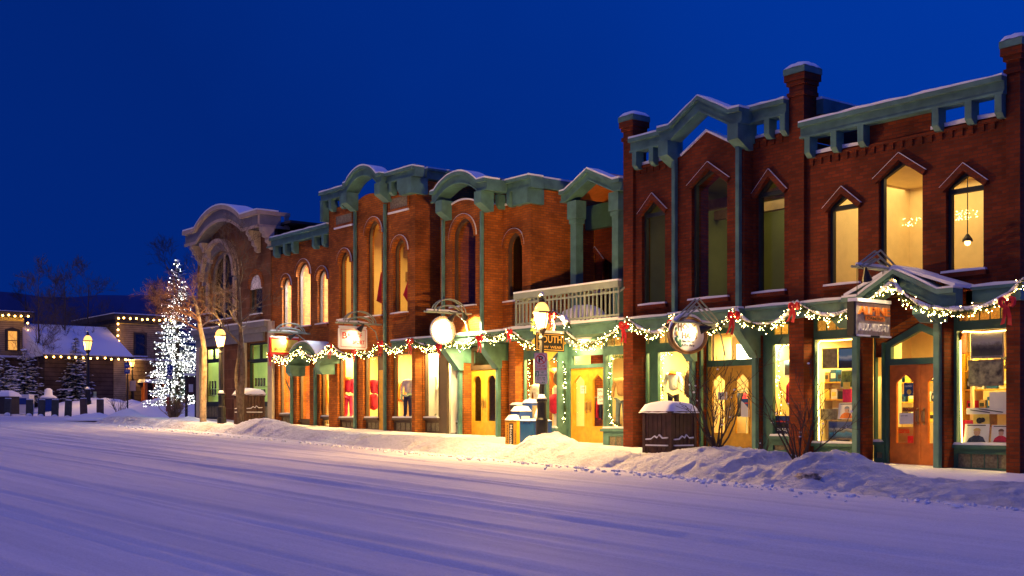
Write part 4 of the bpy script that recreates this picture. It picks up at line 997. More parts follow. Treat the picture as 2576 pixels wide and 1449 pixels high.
# railing
xl0, xl1 = PX(1297, 22.86), xB1
tr = MB().box(xl0 - .03, xl1, 22.80, 22.93, 5.20, 5.37).build('top_rail', 'steel', B)
MB().box(xl0 - .03, xl1, 22.79, 22.94, 5.372, 5.42).build('snow', 'snow', tr)
MB().box(xl0, xl1, 22.84, 22.89, 5.05, 5.10).build('middle_rail', 'steel', B); MB().box(xl0, xl1, 22.84, 22.89, 4.42, 4.48).build('bottom_rail', 'steel', B)
nb = 27
for i in range(nb): 
    x = xl0 + .02 + (xl1 - xl0 - .06) * i / (nb - 1)
    big = i % 9 == 0
    MB().box(x - (.03 if big else .017), x + (.03 if big else .017), 22.845, 22.885, zbal + .02, 5.20).build('baluster', 'steel', B)
    if i % 4 == 2: MB().tube([(x, 22.9, 5.08), (x + .1, 23.05, 5.22)], .03, 5).build('rail_bracket', 'steel', B)
for i in range(5):
    y = 22.95 + .75 * (i + 1) / 5
    MB().box(xl0, xl0 + .034, y - .017, y + .017, zbal + .02, 5.20).build('baluster', 'steel', B)
MB().box(xl0 - .03, xl0 + .1, 22.932, Y2 - .1, 5.20, 5.37).build('top_rail', 'steel', B)
# porch upstairs
Yp = 24.3
p0, pm, p1 = PX(1424, Yp), PX(1481, Yp), PX(1545, Yp)
cornice(B, [(PX(1411, Yp), 8.53), (p0, 8.53), (pm, 9.02), (p1, 8.53), (PX(1563, Yp), 8.53)], Yp, .33, Yp + .4, vert=True, name='porch_gable')
for u in (1437, 1542):
    x = PX(u, Yp)
    MB().box(x - .22, x + .2, Yp + .02, Yp + .42, 7.66, 8.2).build('porch_capital', 'green', B)
    MB().box(x - .13, x + .13, Yp + .08, Yp + .36, zbal, 7.65).box(x - .17, x + .17, Yp + .05, Yp + .39, 7.52, 7.655).build('porch_column', 'green', B)
rf = MB().add([(PX(1411, Yp), Yp + .05, 8.5), (pm, Yp + .05, 9.0), (PX(1563, Yp), Yp + .05, 8.5), (PX(1411, Yp), 26.3, 8.5), (pm, 26.3, 9.0), (PX(1563, Yp), 26.3, 8.5), (PX(1411, Yp), Yp + .05, 8.4), (pm, Yp + .05, 8.9), (PX(1563, Yp), Yp + .05, 8.4), (PX(1411, Yp), 26.3, 8.4), (pm, 26.3, 8.9), (PX(1563, Yp), 26.3, 8.4)],
              [(0, 1, 4, 3), (1, 2, 5, 4), (6, 9, 10, 7), (7, 10, 11, 8), (0, 3, 9, 6), (2, 8, 11, 5), (0, 6, 7, 1), (1, 7, 8, 2)]).build('porch_roof', 'oak_red', B)
MB().box(PX(1430, 26), PX(1570, 26), 25.9, 26.1, 7.6, 8.35).build('porch_beam', 'green_dark', B)
wb = WS('point', 1496, 1515, 735, 655, 640, 26.3)
MB().plate([(xe2, zbal - .3), (xB1, zbal - .3), (xB1, 8.2), (xe2, 8.2)], [wb['hole']], 26.3, 26.6).build('wall', 'brick_dark', B)
make_win(B, wb)
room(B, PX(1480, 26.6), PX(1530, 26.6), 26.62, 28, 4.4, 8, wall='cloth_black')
MB().box(xe2, xB1, 26.31, 35, 8.1, 8.2).build('roof', 'roof', B); MB().box(xe2, xB1, 35.01, 35.3, 0, 8.2).build('wall', 'brick_dark', B)
mound_b = MB().ball((PX(1470, 24), 23.9, zbal + .05), 1.1, .5, .62, 14, 8, .06).build('snow_drift', 'snow', B, smooth=True)
# ================================================================== BUILDING D: stone corner building
D = thing('stone_building', 'brown stone corner building with an arched grey and cream cornice', 'building', (PX(590, 25), 25, gs(PX(590, 25))))
YD = 23.15
xg0, xg1 = PX(497, YD), xc0 - .003
wD = [archwin(541, 590, 803, 640, YD, recess=.2, fw=.11), archwin(638, 659.5, 791, 694, YD, recess=.14, fw=.05), archwin(515, 527, 791, 694, YD, recess=.14, fw=.05)]
k1 = (PX(518, YD + .15), PX(553, YD)); k2 = (PX(632, YD + .15), PX(675, YD))
zt_ = 4.72
MB().plate([(xg0, gs(xg0) - .6), (xg1, gs(xg0) - .6), (xg1, 9.6), (PX(612, YD), 9.6)] + arc(PX(500, YD), PX(606, YD), 9.62, 10.3, 12)[::-1] + [(xg0, 9.6)], [w['hole'] for w in wD] + [wshape('rect', k[0] - .07, k[1], gs(k[0]) - .2, 0, zt_ + .07) for k in (k1, k2)], YD, YD + .3).build('wall', 'stone', D)
for i, w in enumerate(wD):
    fr = make_win(D, w, 'grey_trim' if i == 0 else 'dark_frame', 'stone', hood=False)
    xm_ = (w['x0'] + w['x1']) / 2
    if i == 0:
        MB().box(xm_ - .06, xm_ + .06, w['Yg'] - .10, w['Yg'] - .062, w['zb'], w['zp'] - .1).build('mullion', 'cream_trim', fr)
        MB().box(w['x0'] + .1, w['x1'] - .1, w['Yg'] - .10, w['Yg'] - .062, w['zb'] + 1.2, w['zb'] + 1.3).build('mullion', 'grey_trim', fr)
        ao = arc(w['x0'] - .5, w['x1'] + .5, w['zs'] + .05, w['zp'] + .52, 16)
        MB().strip(ao, .16, YD - .30, YD - .002).build('hood_mould', 'cream_trim', fr)
        MB().strip([(p[0], p[1] - .165) for p in ao], .33, YD - .12, YD - .002).build('arch_trim', 'grey_trim', fr)
        for sx_ in (w['x0'] - .12, w['x1'] + .12): MB().box(sx_ - .1, sx_ + .1, YD - .1, YD - .002, w['zb'] - .05, w['zs']).build('pilaster', 'cream_trim', fr)
    else:
        MB().strip(arc(w['x0'] - .18, w['x1'] + .18, w['zs'], w['zp'] + .22, 12), .2, YD - .04, YD - .002).build('hood_mould', 'brick_orange', fr)
        MB().plate(arc(w['x0'] + .01, w['x1'] - .01, w['zs'] - .05, w['zp'] - .03, 10), [], w['Yg'] - .12, w['Yg'] - .07).build('tympanum', 'white_rose', fr)
YC = 22.55
ka, kb = PX(463, YC), PX(650, YC); v0, v1 = PX(491, YC), PX(607, YC)
pth = [(ka, 10.06), (v0, 10.06)] + arc(v0 + .05, v1 - .05, 10.08, 10.74, 16) + [(v1, 10.06), (kb, 10.06)]
b = MB().strip([(p[0], p[1] - .16) for p in pth], .46, YC + .06, YD + .4, True)
co = b.build('cornice', 'grey_trim', D)
MB().strip(pth, .165, YC - .1, YC + .058, True).build('crown_moulding', 'cream_trim', co)
MB().strip([(p[0], p[1] - .56) for p in pth], .12, YC, YC + .058, True).build('lower_moulding', 'cream_trim', co)
MB().strip([(p[0], p[1] + .07) for p in pth], .068, YC - .08, YD + .3, True).build('snow', 'snow', co)
MB().box(kb - .08, kb + .01, YC + .0, YC + .055, 9.4, 9.9).build('crown_moulding', 'cream_trim', co)
# right hand return of the cornice
MB().box(kb + .002, kb + .05, YC - .1, YD + .8, 9.90, 10.06).box(kb + .002, kb + .03, YC, YD + .8, 9.38, 9.50).box(kb + .002, kb + .03, YD + .55, YD + .75, 9.5, 9.9).build('crown_moulding', 'cream_trim', co)
for u0 in (488, 512, 630, 664):
    x = PX(u0, 22.75); w_ = .13
    pf = [(YC + .05, 9.38), (YC + .05, 9.22), (YC + .16, 9.12), (YC + .16, 9.0), (YC + .30, 8.95), (YC + .30, 8.8), (YC + .42, 8.72), (YC + .42, 8.6), (YC + .5, 8.52), (YD - .002, 8.5), (YD - .002, 9.38)]
    MB().prism(pf, x - w_, x + w_, 'x').build('corbel', 'cream_trim', D)
# mid cornice and pilasters
mc = MB().box(xg0 - .1, xg1 - .02, YD - .28, YD - .002, 5.40, 5.62).box(xg0 - .05, xg1 - .02, YD - .2, YD - .002, 5.2, 5.398).build('string_course', 'grey_trim', D)
MB().box(xg0 - .1, xg1 - .02, YD - .27, YD - .01, 5.622, 5.68).build('snow', 'snow', mc)
MB().box(xg0, xg1 - .5, YD - .1, YD - .002, 4.85, 5.198).build('fascia', 'grey_trim', D)
for (u0, u1) in ((497, 505), (554, 561), (611, 618), (677, 688)):
    MB().box(PX(u0, YD - .06), PX(u1, YD - .06), YD - .13, YD - .002, gs(xg0) - .4, 4.845 if u0 < 670 else 5.6).build('pilaster', 'cream_trim', D)
for k in (k1, k2):
    um = 645 if k is k2 else 533
    zlo = PZ(um, 1011, YD + .15); zbar = PZ(um, 908, YD + .15); mid = (k[0] + k[1]) / 2
    shopfront(D, k[0] - .069, k[1] - .001, YD + .17, gs(k[0]) - .3, zt_ + .069, [(k[0], k[1] - .06, zlo, zbar - .08, 'clear'), (k[0], mid - .05, zbar + .08, zt_, 'clear'), (mid + .02, k[1] - .06, zbar + .08, zt_, 'clear'), (k[0], k[1] - .06, gs(k[0]) + .1, zlo - .2, 'panel')], 'dark_frame', sillsnow=False)
room(D, xg0 + .3, xg1 - .1, YD + .32, 25.2, gs(xg0) - .1, 4.9, wall='wall_green')
ceil_light(PX(533, 23.9), 23.9, 4.85, 150, (.86, 1, .42), 1.4); ceil_light(PX(652, 23.9), 23.9, 4.85, 150, (.86, 1, .42), 1.4)
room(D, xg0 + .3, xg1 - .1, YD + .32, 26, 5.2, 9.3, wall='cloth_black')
MB().box(xg0, xg0 + .29, YD + .302, 36, gs(xg0) - .5, 9.5).box(xg0, xg1, 36.01, 36.3, 0, 9.4).build('wall', 'stone', D)
MB().box(xg0, xg1 + .9, YD + .41, 36, 9.55, 9.65).build('roof', 'roof', D)
# raised parapet further back
rp_ = MB().box(xg1 - .3, xg1 + 7.0, 28.0, 28.3, 8.2, 9.75).build('parapet_wall', 'grey_trim', D)
MB().box(xg1 - .3, xg1 + 7.0, 27.95, 28.35, 9.752, 9.85).build('snow', 'snow', rp_)
# ================================================================== GARLANDS with lights, and red bows
def smooth_path(pts, step=.05):
    out = []
    n = len(pts)
    for i in range(n - 1):
        p0 = pts[max(0, i - 1)]; p1 = pts[i]; p2 = pts[i + 1]; p3 = pts[min(n - 1, i + 2)]
        k = max(2, int((p2 - p1).length / step))
        for j in range(k):
            t = j / k
            out.append(.5 * ((2 * p1) + (p2 - p0) * t + (2 * p0 - 5 * p1 + 4 * p2 - p3) * t * t + (3 * p1 - p0 - 3 * p2 + p3) * t ** 3))
    out.append(pts[-1]); return out
def garland(label, px, Y, snow=1.0, bulbs=34, thick=.092, cat='garland', group='lit fir garlands along the shop fronts', bulbm='bulb'):
    pts = [AT(u, v, Y) if not callable(Y) else AT(u, v, Y(u)) for u, v in px]
    path = smooth_path(pts)
    root = thing('garland', label, cat, tuple(pts[len(pts) // 2]), group)
    g = MB(); b = MB(); s = []; sr = []
    for i, p in enumerate(path):
        d = (path[min(i + 1, len(path) - 1)] - path[max(i - 1, 0)]).normalized()
        for k in range(12):
            a = random.uniform(0, 6.28); q = Vector((random.gauss(0, 1), random.gauss(0, 1), random.gauss(0, 1))).normalized()
            q = (q - d * q.dot(d) * .5).normalized(); l = thick * random.uniform(.8, 1.7)
            w = d.cross(q).normalized() * .012
            c = p + d * random.uniform(-.03, .03)
            g.add([c - w, c + w, c + q * l + w * .3, c + q * l - w * .3], [(0, 1, 2, 3)])
        if i % 3 == 0:
            s.append(p + Vector((random.uniform(-.01, .01), random.uniform(-.01, .01), thick * .55))); sr.append(max(.004, snow * thick * (.62 + .8 * noise.noise((p.x * 4, p.z * 4, 1.3)))))
    L = sum((path[i + 1] - path[i]).length for i in range(len(path) - 1))
    for k in range(int(L * bulbs)):
        p = random.choice(path); q = Vector((random.gauss(0, .6), -abs(random.gauss(.3, .6)), random.gauss(-.45, .6))).normalized() * thick * random.uniform(1.0, 1.7)
        if random.random() < .12: q.z -= random.uniform(.03, .12)
        b.octa(p + q, .0095)
    g.build('greenery', 'needle', root)
    if snow > 0 and len(s) > 3: MB().tube(s, sr, 7).build('snow', 'snow', root, smooth=True)
    o = b.build('light_string', bulbm, root); o['kind'] = 'stuff' if False else 'thing'
    return root
M['bulb'].cycles.emission_sampling = 'FRONT'
YA = lambda u: 22.2 if u > 1690 else 22.55
GAR = [
 ('garland swag over the arched hood on the left, under the yellow and red sign', [(679, 891), (688, 897), (713, 908), (735, 897), (754, 880)], 22.1),
 ('garland swag drooping across the snowy arched hood itself', [(754, 880), (768, 894), (790, 901), (813, 888), (829, 872)], 22.1),
 ('garland swag running under the white sign with red lettering', [(829, 872), (838, 874), (854, 888), (877, 894), (899, 885), (916, 894), (938, 885), (954, 864)], 22.6),
 ('garland swag above the windows with the white jacket, left of the corner pier', [(954, 864), (966, 866), (985, 880), (1010, 877), (1035, 858)], 22.6),
 ('garland swag leading from the corner pier in behind the glaring round sign', [(1035, 858), (1060, 869), (1082, 874), (1098, 876), (1110, 872)], 22.6),
 ('garland swag above the yellow doors with green braces', [(1120, 868), (1143, 862), (1164, 870), (1188, 858), (1209, 844)], 22.6),
 ('short garland swag right of the yellow doors, under the wall corner', [(1209, 844), (1224, 848), (1254, 850), (1281, 834)], 22.55),
 ('garland swag falling from the balcony corner to the nearest street lamp', [(1281, 834), (1296, 842), (1314, 858), (1338, 868), (1350, 868)], 22.5),
 ('long garland swag under the balcony railing, right of the nearest street lamp', [(1424, 838), (1444, 855), (1474, 870), (1510, 858), (1543, 841), (1567, 818), (1577, 805)], 22.5),
 ('snowy garland swag from the brick pier to the oval ski shop sign', [(1579, 805), (1592, 816), (1614, 832), (1644, 842), (1673, 829), (1692, 804), (1701, 800)], 22.3),
 ('snowy garland swag between the oval ski shop sign and the brace over the doors', [(1777, 829), (1790, 832), (1819, 816), (1838, 796), (1850, 783)], 22.2),
 ('snow laden garland swag across the big middle chimney pier', [(1852, 783), (1867, 803), (1893, 817), (1932, 819), (1974, 803), (1995, 772), (2003, 766)], 22.2),
 ('garland swag from the middle chimney pier to the hanging camera shop sign', [(2005, 766), (2017, 773), (2050, 791), (2092, 798), (2130, 788), (2150, 781)], 22.2),
 ('garland climbing over the gable above the orange doors', [(2180, 764), (2188, 758), (2213, 741), (2240, 720), (2252, 722), (2271, 744), (2325, 775), (2344, 780)], 22.12),
 ('garland swag at the right end under the last chimney pier', [(2346, 780), (2388, 783), (2463, 779), (2533, 750), (2570, 712), (2590, 700)], 22.2)]
for lab, px, Y in GAR: garland(lab, px, Y, snow=.7 if px[0][0] > 1570 else .4)
# snowy fir spray tied to the nearest street lamp
garland('snow covered fir spray tied to the nearest street lamp beside a red bow', [(1386, 800), (1392, 786), (1405, 793), (1420, 806), (1432, 818)], 19.35, snow=1.3, bulbs=14, thick=.07)
garland('snow covered fir wreath hanging on the left of the nearest lamp lantern', [(1344, 834), (1340, 820), (1346, 804), (1354, 796)], 19.3, snow=1.2, bulbs=6, thick=.07)
def bow(label, u, v, Y, h=1.0, tilt=0.0):
    p = AT(u, v, Y)
    root = thing('ribbon_bow', label, 'bow', tuple(p), 'red bows tied along the garlands')
    for sgn in (-1, 1):
        m = MB(); pts = []
        for i in range(9):
            t = i / 8 * math.pi
            pts.append((sgn * .14 * h * math.sin(t) , -.02 * math.sin(t), .075 * h * math.sin(2 * t) * (1 if sgn > 0 else 1) + .03 * h * math.sin(t)))
        vs = []; 
        for q in pts: vs += [(q[0], q[1] - .035, q[2]), (q[0], q[1] + .035, q[2])]
        m.add(vs, [(2 * i, 2 * i + 1, 2 * i + 3, 2 * i + 2) for i in range(8)])
        m.tube([q for q in pts], [.02 + .03 * math.sin(i / 8 * math.pi) for i in range(9)], 5)
        m.build('bow_loop', 'red', root, local=True)
        t = MB(); L = .42 * h
        vs = []
        for i in range(7):
            k = i / 6; x = sgn * (.02 + .055 * k) + tilt * k * .2; w = .028 + .022 * k
            vs += [(x - w, -.03 - .02 * math.sin(k * 7), -L * k), (x + w, -.03 - .02 * math.sin(k * 7 + 1), -L * k * (1 + .06 * sgn))]
        t.add(vs, [(2 * i, 2 * i + 1, 2 * i + 3, 2 * i + 2) for i in range(6)]).build('ribbon_tail', 'red', root, local=True)
    MB().ball((0, -.03, 0), .04).build('knot', 'red', root, local=True)
bow('red bow at the left end of the garlands, below the yellow and red sign', 681, 893, 22.0)
bow('small red bow between the arched hood and the white sign with red lettering', 830, 873, 22.5)
bow('bright red bow just below the white sign with red lettering', 891, 886, 21.9, .8)
bow('red bow left of the window with the white jacket', 957, 865, 22.5)
bow('dark red bow on the corner pier, half under snow', 1033, 860, 22.5)
bow('red bow hanging directly below the glaring round sign', 1105, 872, 22.4, .8)
bow('long red bow above the yellow doors', 1208, 852, 22.5)
bow('small red bow under the left end of the balcony', 1282, 836, 22.45, .7)
bow('red bow on the nearest street lamp, next to the lantern', 1391, 796, 19.25, .8)
bow('red bow on the brick pier at the right end of the balcony', 1571, 820, 22.35, 1.05)
bow('red bow to the left of the oval ski shop sign, mostly hidden', 1690, 812, 22.25, .6)
bow('red bow between the oval ski shop sign and the green brace', 1847, 796, 22.1, 1.0, -.6)
bow('snow dusted red bow on the middle chimney pier', 1999, 772, 22.05, .8, -.5)
bow('large red bow at the right end, below the last chimney pier', 2534, 762, 22.05, 1.0)
# ================================================================== HANGING SIGNS
RT, UP = Vector((0, 1, 0)), Vector((0, 0, 1))
def pipe_arm(root, X, y0, y1, zbar, peak, style):
    for dx in (-.07, .07):
        m = MB()
        m.tube([(X + dx, y0, zbar), (X + dx, y1, zbar)], .03, 6)
        m.build('bracket_bar', 'steel', root)
        m = MB()
        if style == 'arc':
            for f in (0.0, .13):
                a, b = y0 + .28 + f, y1 - .22 - f
                m.tube([(X + dx, a + (b - a) * (1 - math.cos(math.pi * i / 12)) / 2, zbar + (peak - f * 1.5) * math.sin(math.pi * i / 12)) for i in range(13)], .022, 5)
        else:
            for f in (0.0, .16):
                a, b = y0 + .1 + f, y1 - .25 - f
                m.tube([(X + dx, a, zbar), (X + dx, (a + b) / 2, zbar + peak - f), (X + dx, b, zbar)], .022, 5)
        m.build('bracket_arch', 'steel', root)
    MB().tube([(X, y1 - .55, zbar - .02), (X, y1 - .2, zbar - .25), (X, y1 - .05, zbar - .75)], .02, 5).build('bracket_stay', 'steel', root)
    s = MB().tube([(X, y0 + .06, zbar + .05), (X, (y0 + y1) / 2, zbar + .055), (X, y1 - .5, zbar + .04)], [.035, .05, .02], 6); s.build('snow', 'snow', root)
def spot_shade(root, X, y, z, ty, tz, dx, e, col=(1, .78, .42)):
    d = (Vector((X, ty, tz)) - Vector((X + dx, y, z))).normalized()
    p = Vector((X + dx, y, z))
    MB().tube([(X, y - .02, z + .16), tuple(p - d * .05)], .014, 5).tube([tuple(p - d * .08), tuple(p), tuple(p + d * .20)], [.03, .045, .11], 10, cap=False).build('lamp_shade', 'black', root)
    MB().ball(tuple(p + d * .10), .045).build('lamp_bulb', 'bulb', root)
    if e:
        l = light('SPOT', 'sign_spot', tuple(p + d * .21), e, col, .03, None, None, R(105), .6); aim(l, (X, ty, tz))
def sign_arm(label, u_wall, Yw_, ulen, vbar, peak, style, boards, drop):
    pass
# 1 left sign: yellow board with a red frame
def hang(root, X, ys, z0, z1):
    for y in ys: MB().tube([(X, y, z0), (X, y, z1)], .008, 4).build('chain', 'black', root)
X = PX(778, 23.15)
def yat(X, u, y0=20.0, y1=24.5):          # Y on the plane x = X seen at column u
    for _ in range(50):
        m = (y0 + y1) / 2
        a = -CC * X + SS * m; b = SS * X + CC * m
        if CX + FL * b / a < u: y0 = m
        else: y1 = m
    return m
def zat(X, u, v):
    return PZ(u, v, yat(X, u))
def sign_root(label, X, u0, u1, vbar, peak, style, wallY):
    zb = zat(X, (u0 + u1) / 2, vbar)
    r = thing('hanging_sign', label, 'sign', (X, wallY, zb))
    pipe_arm(r, X, yat(X, u0), wallY, zb, peak, style)
    return r, zb
r, zb = sign_root('yellow hanging sign with a red frame on an arched bracket, leftmost of the shop signs', X, 677, 778, 837, .36, 'arc', 23.15)
y0, y1 = yat(X, 678), yat(X, 751); z1 = zat(X, 715, 853); z0 = zat(X, 715, 888)
MB().box(X - .05, X + .03, y0, y1, z0 - .05, z1 + .05).build('frame', 'red', r)
MB().box(X + .031, X + .045, y0 + .07, y1 - .05, z0 + .02, z1 - .03).build('board', 'yellow_sign', r)
MB().text('SKI COLLECTION', (X + .046, y0 + .18, z0 + .08), RT, UP, y1 - y0 - .3, .12, .004).build('lettering', 'cloth_brown', r)
MB().box(X - .06, X + .05, y0 + .02, y1 - .02, z1 + .051, z1 + .10).build('snow', 'snow', r)
hang(r, X, (y0 + .2, y1 - .2), z1 + .05, zb)
spot_shade(r, X, yat(X, 728), zb - .12, yat(X, 700), (z0 + z1) / 2 + .1, .35, 130)
# 2 white sign with red lettering
X = PX(957, 22.95)
r, zb = sign_root('white rectangular hanging sign with red lettering on an arched bracket', X, 847, 957, 814, .42, 'arc', 22.95)
y0, y1 = yat(X, 851.6), yat(X, 922.5); z1 = zat(X, 887, 824); z0 = zat(X, 887, 878.6)
MB().prism([(y0 + .06, z0), (y1 - .06, z0), (y1, z0 + .06), (y1, z1 - .06), (y1 - .06, z1), (y0 + .06, z1), (y0, z1 - .06), (y0, z0 + .06)], X - .04, X + .03, 'x').build('board', 'white', r)
H = z1 - z0; Wd = y1 - y0
ln = MB()
i_ = .07
for (a, b, c, d) in ((y0 + i_, y1 - i_, z0 + i_, z0 + i_ + .014), (y0 + i_, y1 - i_, z1 - i_ - .014, z1 - i_), (y0 + i_, y0 + i_ + .014, z0 + i_ + .015, z1 - i_ - .015), (y1 - i_ - .014, y1 - i_, z0 + i_ + .015, z1 - i_ - .015)): ln.box(X + .031, X + .034, a, b, c, d)
ln.build('border_line', 'ink_red', r)
MB().text('B', (X + .031, y0 + .13, z0 + H * .47), RT, UP, .19, H * .30, .005, .02).text('AHNHOF', (X + .031, y0 + .34, z0 + H * .55), RT, UP, Wd * .50, H * .20, .005, .02).text('SPORT', (X + .031, y0 + Wd * .48, z0 + H * .24), RT, UP, Wd * .43, H * .18, .005, .02).build('lettering', 'ink_red', r)
MB().box(X - .05, X + .04, y0 + .03, y1 - .03, z1 + .001, z1 + .045).build('snow', 'snow', r)
hang(r, X, (y0 + .2, y1 - .2), z1, zb)
spot_shade(r, X, yat(X, 900), zb - .10, yat(X, 882), z0 + H * .35, .32, 65)
# 3 glaring round white sign
X = PX(1183, 22.95)
r, zb = sign_root('glaring round white hanging sign with a beaded rim on an arched bracket', X, 1070, 1183, 786.7, .42, 'arc', 22.95)
yc = (yat(X, 1083) + yat(X, 1145)) / 2; ry_ = (yat(X, 1145) - yat(X, 1083)) / 2; zc = zat(X, 1114, 831); rz_ = 36 / FL * (-CC * X + SS * yc)
disc = lambda f, n=28: [(yc + ry_ * f * math.cos(2 * math.pi * i / n), zc + rz_ * f * math.sin(2 * math.pi * i / n)) for i in range(n)]
MB().prism(disc(1), X - .04, X + .02, 'x').build('board', 'white', r)
bd = MB()
for i in range(44):
    t = 2 * math.pi * i / 44; bd.ball((X + .022, yc + ry_ * .94 * math.cos(t), zc + rz_ * .94 * math.sin(t)), .026, n=5, m=3)
bd.build('beaded_rim', 'gold', r)
MB().text('TOYS', (X + .021, yc - ry_ * .5, zc - rz_ * .15), RT, UP, ry_ * 1.0, rz_ * .36, .003) if False else None
MB().box(X + .021, X + .024, yc - ry_ * .72, yc - ry_ * .42, zc + .06, zc + .075).box(X + .021, X + .024, yc + ry_ * .42, yc + ry_ * .72, zc + .06, zc + .075).build('scroll', 'gold', r)
hang(r, X, (yc - .25, yc + .25), zc + rz_ * .85, zb)
spot_shade(r, X, yat(X, 1128), zb - .10, yc, zc + .05, .30, 420, (1, .86, .58))
spot_shade(r, X, yat(X, 1140), zb - .06, 22.98, zc - .15, .55, 0)
l = light('SPOT', 'sign_spot', (X + .35, yat(X, 1138), zb - .2), 900, (1, .76, .34), .05, None, None, R(95), .3); aim(l, (X + .25, 23.0, zc - .2))
# 4 dark sign with gold lettering on a yellow diamond, under the balcony
X = PX(1440, 22.9)
y0, y1 = yat(X, 1346), yat(X, 1418); z1 = zat(X, 1382, 838); z0 = zat(X, 1382, 884)
r = thing('hanging_sign', 'dark hanging sign with gold lettering over a yellow diamond, behind the nearest street lamp', 'sign', (X, (y0 + y1) / 2, z0))
yc = (y0 + y1) / 2; zc = (z0 + z1) / 2; dd = (y1 - y0) * .60
MB().prism([(yc - dd, zc), (yc, zc - .52), (yc + dd, zc), (yc, zc + .52)], X - .05, X - .012, 'x').build('diamond', 'yellow_sign', r)
MB().box(X - .01, X + .03, y0, y1, z0, z1).build('board', 'ink', r)
b = MB()
for (a, e_, c, d) in ((y0 + .03, y1 - .03, z0 + .03, z0 + .05), (y0 + .03, y1 - .03, z1 - .05, z1 - .03), (y0 + .03, y0 + .05, z0 + .051, z1 - .051), (y1 - .05, y1 - .03, z0 + .051, z1 - .051)): b.box(X + .031, X + .036, a, e_, c, d)
b.build('border_line', 'gold', r)
MB().text('SOUTH', (X + .031, y0 + .10, zc - .02), RT, UP, y1 - y0 - .2, .20, .006, .01).text('WEAR', (X + .031, yc + .0, z0 + .08), RT, UP, (y1 - y0) * .40, .075, .005).text('SNOW', (X + .031, y0 + .1, z0 + .08), RT, UP, (y1 - y0) * .34, .075, .005).build('lettering', 'gold', r)
MB().box(X - .02, X + .04, y0 + .02, y1 - .02, z1 + .001, z1 + .07).build('snow', 'snow', r)
hang(r, X, (y0 + .2, y1 - .2), z1, zb if False else 3.98)
# 5 oval ski shop sign
X = PX(1828, 22.55)
r, zb = sign_root('oval white ski shop sign in a thick brown and gold frame under a pointed bracket', X, 1688, 1828, 814, .58, 'tri', 22.55)
y0, y1 = yat(X, 1682), yat(X, 1777); yc = (y0 + y1) / 2; ry_ = (y1 - y0) / 2; zc = zat(X, 1730, 843); rz_ = 48 / FL * (-CC * X + SS * yc)
MB().prism(disc(1, 36), X - .06, X + .015, 'x').build('backing', 'wood_dark', r)
fr = MB(); n = 36; vs = []; fs = []
for f, dx in ((1.0, .016), (.97, .07), (.90, .075), (.83, .05), (.82, .016)):
    vs += [(X + dx, yc + ry_ * f * math.cos(2 * math.pi * i / n), zc + rz_ * f * math.sin(2 * math.pi * i / n)) for i in range(n)]
for k in range(4):
    for i in range(n): fs.append((k * n + i, k * n + (i + 1) % n, (k + 1) * n + (i + 1) % n, (k + 1) * n + i))
M['frame_gilt'] = mat('gilded_wood', (0.30, 0.15, 0.045), 0.35, var=0.5, vscale=5)
fr.add(vs, fs).build('frame', 'frame_gilt', r, smooth=True)
MB().prism(disc(.815, 36), X + .016, X + .03, 'x').build('board', 'white', r)
MB().text('H', (X + .031, yc - ry_ * .56, zc + rz_ * .18), RT, UP, ry_ * .20, rz_ * .46, .006, .02).text('OLY', (X + .031, yc - ry_ * .33, zc + rz_ * .26), RT, UP, ry_ * .72, rz_ * .32, .006, .02).text('HAUS', (X + .031, yc - ry_ * .34, zc - rz_ * .20), RT, UP, ry_ * .78, rz_ * .34, .006, .02).build('lettering', 'cloth_brown', r)
MB().text('Ski Shop', (X + .031, yc - ry_ * .34, zc - rz_ * .42), RT, UP, ry_ * .62, rz_ * .15, .005).text('& Pro Shop', (X + .031, yc - ry_ * .36, zc - rz_ * .62), RT, UP, ry_ * .66, rz_ * .15, .005).build('small_lettering', 'cloth_black', r)
lf = MB()
for i in range(14):
    t = random.uniform(2.5, 4.1); q = random.uniform(.55, .74)
    lf.ball((X + .032, yc + ry_ * q * math.cos(t), zc + rz_ * q * math.sin(t)), .012, .05, .045, 5, 4)
lf.build('painted_leaves', 'ink_green', r)
MB().ball((X + .034, yc - ry_ * .62, zc + .02), .012, .07, .06, 6, 4).build('painted_flower', 'gold', r)
vs = []
s = MB(); arcp = [(yc + ry_ * 1.0 * math.cos(t), zc + rz_ * 1.0 * math.sin(t)) for t in [R(20 + 8 * i) for i in range(20)]]
s.tube([(X - .0, p[0], p[1] + .01) for p in arcp], [.012 + .055 * math.sin(math.pi * i / 19) for i in range(20)], 7).build('snow', 'snow', r, smooth=True)
hang(r, X, (yc - .35, yc + .35), zc + rz_ * .85, zb)
spot_shade(r, X, yat(X, 1757), zb - .12, yc + .05, zc + .06, .32, 85)
spot_shade(r, X, yat(X, 1700), zb - .08, yc, zc, -.25, 0)
